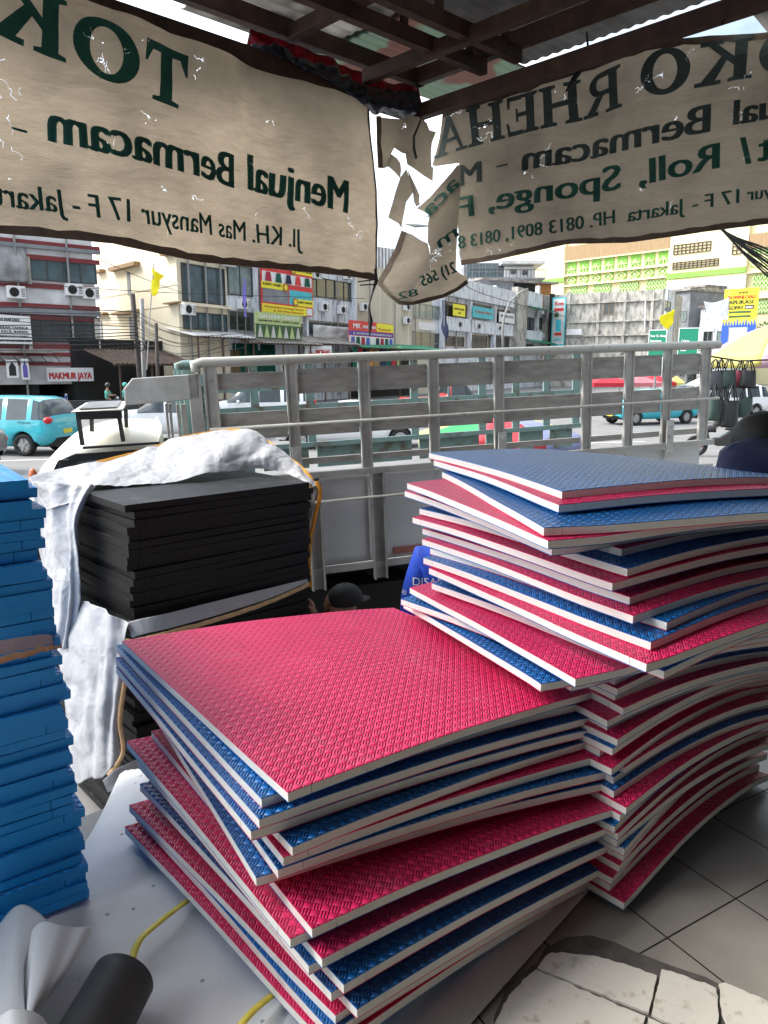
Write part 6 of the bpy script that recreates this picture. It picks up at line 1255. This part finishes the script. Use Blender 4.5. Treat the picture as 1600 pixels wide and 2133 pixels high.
# lettering on the taxi
tx = bpy.data.objects['taxi']; m = MB(); text_on(m, 'TM 6166', Vector((-1.25, .862, .90)), Vector((-1.65, .862, .90)), .06, up=Z, bold=.02); lo = build('lettering', m, 'ink_black', None); lo.parent = tx
# ---------------------------------------------------------------- pitched tents and the striped parasol beyond the tray
mat('tent_red', (.60, .03, .05), .6, var=.1, transl=.3); mat('tent_pink', (.70, .22, .25), .6, transl=.3); mat('par_green', (.05, .40, .14), .6, transl=.3); mat('par_yellow', (.75, .68, .22), .6, var=.1, transl=.35); mat('par_pink', (.62, .42, .55), .6, var=.1, transl=.35); mat('par_red', (.65, .06, .08), .6, transl=.3); mat('par_blue', (.35, .38, .62), .6, transl=.3)
def tent(u, v0, v1, Y, wd, mt, label):
    c = PY(u, v1, Y); a = PY(u, v0, Y); root = thing('market_tent', label, 'tent', (c.x, c.y, 0)); m = MB(); h = wd / 2; zt_, ze = a.z, c.z
    m.add([(c.x - h, c.y - h, ze), (c.x + h, c.y - h, ze), (c.x + h, c.y + h, ze), (c.x - h, c.y + h, ze), (c.x, c.y, zt_), (c.x - h, c.y - h, ze - .3), (c.x + h, c.y - h, ze - .3), (c.x + h, c.y + h, ze - .3), (c.x - h, c.y + h, ze - .3)], [(0, 1, 4), (1, 2, 4), (2, 3, 4), (3, 0, 4), (0, 1, 6, 5), (1, 2, 7, 6), (2, 3, 8, 7), (3, 0, 5, 8)]); build('canopy', m, mt, root, solid=.02)
    for x in (-h, h):
        for y in (-h, h): m = MB(); m.beam((c.x + x * .97, c.y + y * .97, 0), (c.x + x * .97, c.y + y * .97, ze), .05, .05, up=(1, 0, 0)); build('leg', m, 'pole_grey', root)
tent(1266, 781, 797, 58, 2.9, 'tent_red', 'red pointed market tent, leftmost behind the tray'); tent(1335, 783, 797, 60, 2.6, 'tent_pink', 'faded pink market tent between two red ones'); tent(1362, 779, 796, 64, 2.8, 'tent_red', 'red pointed market tent, right of the faded pink one'); tent(1408, 783, 797, 66, 1.3, 'par_yellow', 'small lime yellow stall tent seen through the last tray bay'); tent(1478, 776, 800, 70, 3, 'tin_white', 'white market tent beyond the parasol')
def parasol(c, r, rise, cols, label, pole_h, drop=.12, n=8, rot=0):
    c = Vector(c); root = thing('parasol', label, 'parasol', (c.x, c.y, 0))
    for k in range(n):
        m = MB()
        def fn(u, v, k=k):
            t = rot + 2 * math.pi * (k + u) / n; sag = 1 - .07 * math.sin(u * math.pi) * v; rr = r * v * sag; return Vector((c.x + rr * math.cos(t), c.y + rr * math.sin(t), c.z + rise * (1 - v ** 1.5) - .03 * math.sin(u * math.pi) * v))
        m.surf(fn, 8, 8); o = build('canopy_panel', m, cols[k % len(cols)], root, True, solid=.004)
        m = MB(); m.surf(lambda u, v: fn(u, 1) - Z * drop * v, 8, 1); build('valance', m, cols[k % len(cols)], o, True, solid=.004)
    m = MB(); m.tube([(c.x, c.y, pole_h), (c.x, c.y, c.z + rise + .06)], .02, 8); build('pole', m, 'pole_grey', root)
    for k in range(n): t = rot + 2 * math.pi * k / n; m = MB(); m.tube([(c.x + r * .98 * math.cos(t), c.y + r * .98 * math.sin(t), c.z - .02), (c.x, c.y, c.z + rise - .05)], .007, 5); build('rib', m, 'black_iron', root)
    return root
pc = PY(1618, 744, 10.5); parasol((pc.x, pc.y, pc.z), 1.0, .46, ['par_yellow', 'par_pink', 'par_yellow', 'par_pink'], 'faded yellow and pink parasol over the hanging bags', 0, n=8, rot=R(8))
pc2 = PY(1040, 905, 9.0); parasol((pc2.x, pc2.y, pc2.z), 1.05, .24, ['par_green', 'par_red', 'par_blue', 'par_yellow'], 'green, red, blue and yellow market parasol seen through the tray gaps', 0, n=8, rot=R(200))
# bags hanging from a rope
mat('bag_black', (.012, .012, .013), .5, var=.3); mat('bag_grey', (.06, .06, .065), .5); mat('bag_green', (.02, .045, .035), .5); mat('bag_red', (.16, .015, .03), .5)
def bag(u, v0, v1, wpx, Y, mt, label):
    t = PY(u, v0, Y); b_ = PY(u, v1, Y); w_ = wpx * 1.35 / 1560 * Y; h = t.z - b_.z; bh = h * .62; root = thing('handbag', label, 'bag', tuple(b_), 'handbags hanging under the parasol'); m = MB()
    def fn(a, q):
        ang = a * 2 * math.pi; e = .55 + .45 * math.sin((1 - q) * math.pi * .62 + .25); return Vector((t.x + w_ / 2 * math.cos(ang) * (.80 + .22 * (1 - q)) * (1 + .06 * noise.noise(Vector((a * 5, q * 3, u)))), Y + .06 * math.sin(ang) * e, b_.z + bh * q))
    m.surf(fn, 24, 10); k = len(m.v); m.v += [(t.x, Y, b_.z)]; m.f += [[i, i + 1, k] for i in range(24)]; m.m += [0] * 24; build('bag_body', m, mt, root, True)
    for s in (-.04, .04):
        m = MB(); m.tube([(t.x - w_ * .28, Y + s, b_.z + bh * .96), (t.x - w_ * .10, Y + s * .5, t.z - h * .06), (t.x, Y, t.z), (t.x + w_ * .10, Y + s * .5, t.z - h * .06), (t.x + w_ * .28, Y + s, b_.z + bh * .96)], .008, 6); build('handle', m, 'bag_black', root, True)
bags = [(1491, 748, 812, 30, 'bag_grey', 'charcoal'), (1503, 748, 810, 22, 'bag_black', 'black'), (1520, 748, 808, 26, 'bag_green', 'dark green'), (1545, 750, 806, 18, 'bag_red', 'dark red'), (1562, 750, 806, 26, 'bag_black', 'black')]
for i, (u, a, c_, w_, mt, cn) in enumerate(bags): bag(u, a, c_, w_, 9.6 + .12 * (i % 2), mt, f'{cn} handbag, {ORD[i].replace("top", "first")} from the left in the upper row under the parasol')
for i, (u, a, c_, w_, mt, cn) in enumerate([(1492, 800, 876, 20, 'bag_green', 'dark green'), (1508, 800, 888, 22, 'bag_grey', 'charcoal'), (1527, 800, 890, 26, 'bag_black', 'black'), (1556, 802, 868, 26, 'bag_green', 'dark green')]): bag(u, a, c_, w_, 9.5 + .12 * (i % 2), mt, f'{cn} handbag, {ORD[i].replace("top", "first")} from the left in the lower row under the parasol')
m = MB(); m.tube([PY(1478, 742, 9.65), PY(1540, 752, 9.65), PY(1640, 748, 9.65)], .012, 6); m.tube([PY(1480, 806, 9.6), PY(1580, 808, 9.6)], .01, 6); tag(build('bag_rail', m, 'black_iron', None), 'black rail the handbags hang from under the parasol', 'rail')
# ---------------------------------------------------------------- people
from mathutils.bvhtree import BVHTree
mat('skin_brown', (.30, .15, .085), .5, var=.15, scale=20); mat('hair_black', (.008, .007, .006), .6); mat('shirt_blue', (.008, .06, .50), .75, var=.3, scale=6, bump=.4, bscale=14); mat('shirt_navy', (.006, .014, .07), .75, var=.3, scale=6, bump=.4, bscale=14); mat('shirt_teal', (.10, .45, .38), .7); mat('shirt_white', (.65, .65, .63), .7); mat('trousers_dark', (.02, .02, .025), .8); mat('cap_black', (.004, .004, .0045), .7, bump=.1); mat('shirt_print', (.70, .70, .68), .6)
def skin(chains, lv=2):
    """one continuous surface grown round connected joints; chains: lists of (position, radius) sharing joints by position"""
    bm = bmesh.new(); ly = bm.verts.layers.skin.verify(); idx = {}; first = None
    def V(p, r):
        k = tuple(round(c, 4) for c in p)
        if k not in idx:
            v = bm.verts.new(p); rr_ = r if isinstance(r, tuple) else (r, r); v[ly].radius = rr_; v[ly].use_root = (len(idx) == 0); idx[k] = v
        return idx[k]
    for ch in chains:
        vs = [V(p, r) for p, r in ch]
        for a, b in zip(vs, vs[1:]):
            if a is not b:
                try: bm.edges.new((a, b))
                except ValueError: pass
    me = bpy.data.meshes.new('s'); bm.to_mesh(me); bm.free(); o = bpy.data.objects.new('s', me); COL.objects.link(o)
    s = o.modifiers.new('k', 'SKIN'); s.use_smooth_shade = True; u = o.modifiers.new('u', 'SUBSURF'); u.levels = lv; u.render_levels = lv
    dg = bpy.context.evaluated_depsgraph_get(); ev = o.evaluated_get(dg); mm = bpy.data.meshes.new_from_object(ev)
    m = MB(); m.add([v.co[:] for v in mm.vertices], [list(p.vertices) for p in mm.polygons]); bpy.data.objects.remove(o); bpy.data.meshes.remove(me); bpy.data.meshes.remove(mm); return m
def headmesh(c, f, r=.092, up=Z):
    """a head with brow, nose, jaw and ears: f is the way it faces"""
    f = Vector(f).normalized(); sx = f.cross(up).normalized(); uz_ = sx.cross(f).normalized(); m = MB(); n = 20; rows = 16
    for i in range(rows + 1):
        ph = math.pi * i / rows
        for k in range(n):
            t = 2 * math.pi * k / n; x = math.sin(ph) * math.cos(t); y = math.sin(ph) * math.sin(t); z = math.cos(ph)
            wd = .80 - .16 * max(0, -z) ** 1.5; dp = .98 + (.06 if x < 0 and z > -.3 else 0); q = x * dp
            if x > .75 and -.35 < z < .12: q += .20 * (1 - abs(y) / .35) * (.5 - z) if abs(y) < .35 else 0
            if x > .6 and .08 < z < .28: q += .04
            if x > .5 and .0 < z < .14 and .15 < abs(y) < .5: q -= .06
            if x > .6 and -.62 < z < -.45: q += .05
            if x > .5 and z < -.75: q += .10
            p = Vector(c) + f * q * r + sx * y * wd * r + uz_ * z * 1.22 * r; m.v.append(tuple(p))
    for i in range(rows):
        for k in range(n): m.f.append([i * n + k, (i + 1) * n + k, (i + 1) * n + (k + 1) % n, i * n + (k + 1) % n]); m.m.append(0)
    for s in (-1, 1):
        e = Vector(c) + sx * s * r * .80 - f * r * .05 - uz_ * r * .05; m.surf(lambda u, v: e + sx * s * (.10 * r * math.sin(v * math.pi)) + f * (r * .20 * math.cos(u * 2 * math.pi) * math.sin(v * math.pi)) + uz_ * (r * .32 * math.sin(u * 2 * math.pi) * math.sin(v * math.pi)), 10, 5)
    return m
def eyes(parent, c, f, r, up=Z):
    f = Vector(f).normalized(); sx = f.cross(up).normalized(); uz_ = sx.cross(f).normalized()
    for s in (-1, 1): m = MB(); m.ball(Vector(c) + f * r * .86 + sx * s * r * .34 + uz_ * r * .08, (r * .10, r * .10, r * .07), 8); build('eye', m, 'hair_black', parent, True)
def cap(parent, c, f, r, mt='cap_black', back=False, up=Z):
    f = Vector(f).normalized(); sx = f.cross(up).normalized(); uz_ = sx.cross(f).normalized(); c = Vector(c) + uz_ * r * .30; m = MB()
    def fn(u, v):
        t = u * 2 * math.pi; ph = v * math.pi * .52; return c + (f * math.cos(t) * 1.10 + sx * math.sin(t) * .95) * r * math.sin(ph) * 1.06 + uz_ * math.cos(ph) * r * 1.08
    m.surf(fn, 32, 12); o = build('cap', m, mt, parent, True); g = -f if back else f; m = MB()
    m.surf(lambda u, v: c + uz_ * r * (.0 - .12 * v * v) + g * r * (.95 + .75 * v * math.sin(u * math.pi)) * 1.0 + sx * r * (u - .5) * 1.5 * (1 - .1 * v), 16, 6); build('cap_peak', m, mt, o, True, solid=.003)
    m = MB(); m.ball(c + uz_ * r * 1.09, r * .07, 8); build('cap_button', m, mt, o, True)
    # adjusting gap with a strap across the plain side
    h = -g; m = MB(); pts = [c + h * r * 1.18 * math.cos(a) + sx * r * 1.02 * math.sin(a) + uz_ * r * .03 for a in [(-.5 + i / 10) * 1.0 for i in range(11)]]; m.tube(pts, r * .05, 6); build('cap_strap', m, mt, o, True); return o
def hand(w_, d, sd, up_, s=.085):
    """wrist point, direction of the fingers, sideways (thumb side), palm normal -> chains for five separate curled fingers"""
    d = Vector(d).normalized(); sd = Vector(sd).normalized(); up_ = Vector(up_).normalized(); w_ = Vector(w_); palm = w_ + d * s * .55
    ch = [[(w_[:], .022), (palm[:], (.032, .017))]]
    for i, (o, l) in enumerate(((-1.5, .68), (-.5, .85), (.5, .92), (1.5, .82))):
        b = palm + d * s * .45 + sd * s * .24 * o; k = b + d * s * l * .5 - up_ * s * .18; t = k + d * s * l * .15 - up_ * s * l * .5; ch.append([(palm[:], (.032, .017)), (b[:], .0095), (k[:], .0085), (t[:], .007)])
    b = w_ + d * s * .35 + sd * s * .42; t = b + d * s * .5 + sd * s * .22 - up_ * s * .2; ch.append([(w_[:], .022), (b[:], .011), (t[:], .008)]); return ch
# 1. crouching worker in a black cap, holding the black stack
sq = thing('person', 'crouching worker in a back-to-front black cap with a hand on the black mat stack', 'person', (-.15, 4.45, .0))
H_ = PY(708, 1264, 4.2); fc = Vector((-.90, -.42, -.05)); S_ = H_ + Vector((.10, .08, -.22)); pel = Vector((.12, 4.52, .38)); ch_ = (S_ + pel) / 2 + Vector((.03, .02, .02))
w1 = PY(650, 1276, 3.96); hd = PY(640, 1238, 3.93); el = Vector((-.38, 4.08, .62)); shl = S_ + Vector((-.10, -.16, -.02)); shr = S_ + Vector((.08, .17, -.02))
kn1 = Vector((-.38, 4.36, .50)); an1 = Vector((-.16, 4.44, .08)); kn2 = Vector((-.34, 4.72, .48)); an2 = Vector((-.12, 4.72, .08)); el2 = Vector((-.20, 4.70, .58)); w2 = Vector((-.42, 4.62, .60))
base = [[(pel[:], .13), (ch_[:], .13), (S_[:], .10), ((S_ + Vector((-.03, -.02, .09)))[:], .055), (H_[:], .07)], [(S_[:], .10), (shl[:], .055), (el[:], .042), (w1[:], .028)], [(S_[:], .10), (shr[:], .055), (el2[:], .042), (w2[:], .028)],
        [(pel[:], .13), (kn1[:], .07), (an1[:], .042), ((an1 + Vector((-.18, -.02, -.05)))[:], .03)], [(pel[:], .13), (kn2[:], .07), (an2[:], .042), ((an2 + Vector((-.18, 0, -.05)))[:], .03)]] + hand(w1, hd - w1, (.3, -.9, 0), (.9, .2, .1)) + hand(w2, (-1, 0, 0), (0, -1, 0), (0, 0, 1))
body_m = skin(base); hm = headmesh(H_, fc, .098); body_m.add(hm.v, hm.f); bo = build('body', body_m, 'skin_brown', sq, True); eyes(bo, H_, fc, .098)
cap(bo, H_ + Vector((.030, .01, .012)), fc, .096, back=True, up=Vector((.62, .2, .8)).normalized())
build('shirt', skin([[((pel + Vector((0, 0, .05)))[:], .145), (ch_[:], .145), (S_[:], .115)], [(S_[:], .115), (shl[:], .07), (((shl + el) / 2)[:], .06)], [(S_[:], .115), (shr[:], .07), (((shr + el2) / 2)[:], .06)]]), 'trousers_dark', bo, True)
build('trousers', skin([[(pel[:], .15), (kn1[:], .085), (an1[:], .06)], [(pel[:], .15), (kn2[:], .085), (an2[:], .06)]]), 'trousers_dark', bo, True)
m = MB(); m.disc(w1 + Vector((0, 0, -.01)), hd - w1, .034, .03, 16); build('wrist_watch', m, 'hair_black', bo)
# 2. standing worker in a bright blue shirt, back to the camera
bx, by = .385, 4.02; bl_ = thing('person', 'standing man in a bright blue printed shirt, back turned, half hidden by the tall stack', 'person', (bx, by, 0))
pel = Vector((bx, by, .88)); wst = Vector((bx, by, 1.05)); chs = Vector((bx, by + .0, 1.24)); nk = Vector((bx, by + .01, 1.40)); H_ = Vector((bx - .035, by + .02, 1.545)); fc = Vector((.35, .93, -.05))
sl, sr = Vector((bx - .175, by, 1.335)), Vector((bx + .175, by, 1.335)); ell, wl = Vector((bx - .235, by - .02, 1.06)), Vector((bx - .24, by + .08, .84)); elr, wr2 = Vector((bx + .235, by, 1.06)), Vector((bx + .22, by + .12, .84))
legs = [[(pel[:], (.15, .11)), ((pel + Vector((s * .09, 0, -.06)))[:], .09), ((pel + Vector((s * .10, 0, -.44)))[:], .062), ((pel + Vector((s * .10, .02, -.80)))[:], .042), ((pel + Vector((s * .11, .13, -.85)))[:], .035)] for s in (-1, 1)]
bm_m = skin([[(pel[:], (.15, .11)), (wst[:], (.14, .10)), (chs[:], (.16, .11)), (nk[:], .07), (H_[:], .065)], [(chs[:], (.16, .11)), (sl[:], .058), (ell[:], .042), (wl[:], .028)], [(chs[:], (.16, .11)), (sr[:], .058), (elr[:], .042), (wr2[:], .028)]] + legs + hand(wl, (0, .1, -1), (.3, .9, 0), (-1, 0, 0)) + hand(wr2, (0, .1, -1), (.3, .9, 0), (1, 0, 0)))
hm = headmesh(H_, fc, .098); bm_m.add(hm.v, hm.f); bo = build('body', bm_m, 'skin_brown', bl_, True); eyes(bo, H_, fc, .098)
m = MB(); m.surf(lambda u, v: H_ + Vector((math.cos(u * 6.283) * .088, math.sin(u * 6.283) * .104, 0)) * math.sin(v * 1.75) + Z * (.128 * math.cos(v * 1.75)) - fc.normalized() * .014, 24, 10); build('hair', m, 'hair_black', bo, True)
shm = skin([[(pel[:], (.175, .13)), (wst[:], (.17, .125)), (chs[:], (.185, .135)), ((nk + Vector((0, 0, -.03)))[:], .085)], [(chs[:], (.185, .135)), (sl[:], .088), (ell[:], .070), (((ell + wl) / 2)[:], .060)], [(chs[:], (.185, .135)), (sr[:], .088), (elr[:], .070), (((elr + wr2) / 2)[:], .060)]])
sho = build('shirt', shm, 'shirt_blue', bo, True); build('trousers', skin([[(a[0][0], (.17, .13)), (a[1][0], .11), (a[2][0], .085), (a[3][0], .07)] for a in legs]), 'trousers_dark', bo, True)
bv = BVHTree.FromPolygons([Vector(v) for v in shm.v], shm.f)
def print_on(s, u0, v0, u1, v1, capx, mt='shirt_print'):
    vs, fs = text2d(s); d = Vector((u1 - u0, v1 - v0)); pts = [(u0 + d.x * x, v0 + d.y * x - capx * y) for x, y in vs]; pts, fs, _ = cut2d([(a, -b) for a, b in pts], fs, 5); out = []
    for a, b in pts:
        dr = ray(a, -b).normalized(); h = bv.ray_cast(ORG, dr); out.append((h[0] - dr * .004) if h[0] else None)
    fs = [f for f in fs if all(out[i] is not None for i in f)]; mp_ = {}; m = MB()
    for f in fs:
        for i in f:
            if i not in mp_: mp_[i] = len(m.v); m.v.append(tuple(out[i]))
        m.f.append([mp_[i] for i in f]); m.m.append(0)
    if m.f: build('lettering', m, mt, sho)
print_on('DISABILITAS', 860, 1219, 990, 1224, 17); print_on('RAADI', 829, 1234, 846, 1240, 10); print_on('Komunitas', 864, 1234, 930, 1236, 5, 'leafgreen'); print_on('2023', 868, 1246, 900, 1248, 8)
print_on('*', 829, 1222, 836, 1222, 16, 'ink_red')
# 3. stooping man in navy with a black cap at the right edge
nv = thing('person', 'stooping man in navy shirt and black cap at the right edge behind the tall stack', 'person', (1.72, 3.0, FZ))
H_ = PY(1592, 926, 3.0); fc = Vector((-.86, .30, -.42)); sh_ = PY(1575, 975, 2.85) + Vector((.04, 0, .02)); sl = PY(1548, 985, 2.72); sr = sh_ + Vector((.05, .25, -.02)); pel = Vector((1.98, 2.95, 1.66)); ch_ = (sh_ + pel) / 2 + Vector((0, 0, .04))
el = sl + Vector((-.04, .10, -.28)); wl = el + Vector((-.12, .16, -.14)); el2 = sr + Vector((.0, .05, -.28)); wr2 = el2 + Vector((-.15, .02, -.12))
legs = [[(pel[:], .14), ((pel + Vector((.0, s * .10, -.06)))[:], .10), ((pel + Vector((-.05, s * .11, -.42)))[:], .062), ((pel + Vector((.02, s * .11, -.75)))[:], .042), ((pel + Vector((-.12, s * .11, -.79)))[:], .033)] for s in (-1, 1)]
bm_m = skin([[(pel[:], .14), (ch_[:], .11), (sh_[:], .085), ((sh_ + (H_ - sh_) * .5)[:], .05), (H_[:], .068)], [(sh_[:], .085), (sl[:], .05), (el[:], .045), (wl[:], .028)], [(sh_[:], .085), (sr[:], .05), (el2[:], .045), (wr2[:], .028)]] + legs + hand(wl, (-.7, .6, -.2), (0, 0, 1), (-.5, -.5, 0)) + hand(wr2, (-.8, .1, -.2), (0, 0, 1), (-.3, -.8, 0)))
hm = headmesh(H_, fc, .092); bm_m.add(hm.v, hm.f); bo = build('body', bm_m, 'skin_brown', nv, True); eyes(bo, H_, fc, .092); cap(bo, H_, fc, .100, back=True)
build('shirt', skin([[(pel[:], .165), (ch_[:], .175), (sh_[:], .17), ((sh_ + (H_ - sh_) * .62)[:], .075)], [(sh_[:], .17), (sl[:], .11), (el[:], .085)], [(sh_[:], .17), (sr[:], .12), (el2[:], .07)]]), 'shirt_navy', bo, True)
build('trousers', skin([[(a[0][0], .165), (a[1][0], .12), (a[2][0], .09), (a[3][0], .07)] for a in legs]), 'trousers_dark', bo, True)
# distant people
def walker(x, y, face, shirt, label, z=0, seat=False, helmet=None):
    root = thing('person', label, 'person', (x, y, z)); f = Vector((math.cos(face), math.sin(face), 0)); s_ = Vector((-f.y, f.x, 0)); O = Vector((x, y, z)); P = lambda a, b, c: (O + f * a + s_ * b + Z * c)[:]
    hp = .82 if seat else .92; K = [(P(.42, s * .13, hp - .10), P(.38, s * .13, hp - .50)) if seat else (P(.05 * s, s * .10, .50), P(-.08 * s, s * .10, .08)) for s in (-1, 1)]
    arms = [(P(.12 if seat else .0, s * .22, hp + .28), P(.40 if seat else .1, s * .22, hp + .22 if seat else hp + .03)) for s in (-1, 1)]
    m = skin([[(P(0, 0, hp), (.14, .10)), (P(.02, 0, hp + .25), (.13, .10)), (P(.04, 0, hp + .45), (.13, .09)), (P(.05, 0, hp + .58), .05), (P(.06, 0, hp + .66), .06)]] + [[(P(.04, 0, hp + .45), (.13, .09)), (P(.03, s * .17, hp + .44), .05), (arms[i][0], .04), (arms[i][1], .03)] for i, s in enumerate((-1, 1))] + [[(P(0, 0, hp), (.14, .10)), (K[i][0], .065), (K[i][1], .045), ((Vector(K[i][1]) + f * .14 - Z * .04)[:], .03)] for i in (0, 1)], 1)
    hc = Vector(P(.06, 0, hp + .72)); hm = headmesh(hc, f, .095); m.add(hm.v, hm.f); bo = build('body', m, 'skin_brown', root, True)
    build('shirt', skin([[(P(0, 0, hp), (.16, .12)), (P(.02, 0, hp + .25), (.15, .12)), (P(.04, 0, hp + .45), (.155, .11))]] + [[(P(.04, 0, hp + .45), (.155, .11)), (P(.03, s * .18, hp + .44), .07), (arms[i][0], .055)] for i, s in enumerate((-1, 1))], 1), shirt, bo, True)
    build('trousers', skin([[(P(0, 0, hp - .02), (.155, .115)), (K[i][0], .085), (K[i][1], .06)] for i in (0, 1)], 1), 'trousers_dark', bo, True)
    m = MB(); m.ball(hc + Z * .03, (.13, .13, .125) if helmet else (.093, .10, .10), 14); build('helmet' if helmet else 'hair', m, helmet or 'hair_black', bo, True)
def motorbike(x, y, face, mt, label):
    root = thing('motorbike', label, 'motorbike', (x, y, 0)); f = Vector((math.cos(face), math.sin(face), 0)); s_ = Vector((-f.y, f.x, 0)); O = Vector((x, y, 0)); P = lambda a, b, c: O + f * a + s_ * b + Z * c
    for a in (-.6, .62): wheel(root, P(a, 0, .29), s_, .29, .09)
    m = MB(); m.prism([(-.55, .45), (-.75, .72), (-.2, .74), (.05, .55), (.3, .5), (.42, .95), (.5, .95), (.48, .45), (.1, .3), (-.3, .32)], O, f, s_, Z, -.10, .10); build('body', m, mt, root, bevel=.03)
    m = MB(); m.prism([(-.75, .74), (-.72, .82), (-.1, .80), (-.05, .74)], O, f, s_, Z, -.12, .12); build('seat', m, 'tyre', root, bevel=.02)
    m = MB(); m.tube([P(.40, -.34, 1.02), P(.46, -.1, 1.0), P(.46, .1, 1.0), P(.40, .34, 1.02)], .016, 6); build('handlebar', m, 'black_iron', root, True)
    m = MB(); m.tube([P(.46, -.05, .9), P(.62, -.05, .29)], .022, 6); m.tube([P(.46, .05, .9), P(.62, .05, .29)], .022, 6); build('fork', m, 'rim_m', root, True)
    m = MB(); m.ball(P(.52, 0, .92), .08, 10); build('headlight', m, 'lamp_clear', root, True); m = MB(); m.box((-.01, -.01, 0), (.01, .01, .01)); m = MB(); m.tube([P(-.2, .14, .3), P(-.8, .15, .38)], .035, 8); build('exhaust', m, 'rim_m', root, True)
q = PZ(1500, 952, 0); motorbike(q.x, q.y, R(160), 'car_black', 'black motorbike standing by the road under the hanging handbags'); walker(q.x - .05, q.y + .05, R(160), 'shirt_white', 'rider in a white shirt sitting on the black motorbike below the handbags', seat=True, z=.0)
for u, v, hmt, lb in ((226, 868, 'car_black', 'rider in a mint jacket and black helmet in front of the far box van'), (262, 866, 'shirt_teal', 'rider in a mint jacket bending forward right of the black-helmeted one')):
    q = PZ(u, v, 0); walker(q.x, q.y, R(0), 'shirt_teal', lb, seat=True, helmet=hmt); motorbike(q.x, q.y, R(0), 'car_black' if u < 240 else 'car_grey', 'motorbike under the rider ' + ('with the black helmet' if u < 240 else 'with the mint helmet'))
q = PZ(138, 856, 0); motorbike(q.x, q.y, R(-60), 'sign_blue', 'blue and black motorbike parked before the dark shop left of the box van')
q = PZ(36, 848, 0); walker(q.x, q.y, R(-10), 'shirt_teal', 'person in a mint shirt standing before the dark shop front at the far left')
# goods heaped before the far left shop
mat('carpet_roll_tan', (.32, .17, .09), .8, var=.5, scale=5); q = PZ(62, 849, 0)
for i in range(9): m = MB(); m.tube([q + Vector((-1.0 + .05 * (i % 3), .3 * (i % 3), .35 + .27 * (i // 3) + .8)), q + Vector((1.3, .3 * (i % 3) + .1, .35 + .27 * (i // 3) + .8))], .14, 10); tag(build('carpet_roll', m, ['carpet_roll_tan', 'cloth_red', 'rust_brown'][(i * 2) % 3], None, True), 'rolled carpet in the heap before the dark shop at the far left', 'carpet roll', 'rolled carpets heaped before the far left shop')
m = MB(); m.box((q.x - 1.1, q.y - .2, 0), (q.x + 1.4, q.y + .9, 1.0)); tag(build('display_counter', m, 'b_maroon', None, bevel=.03), 'dark red counter under the heap of rolled carpets, far left', 'counter')
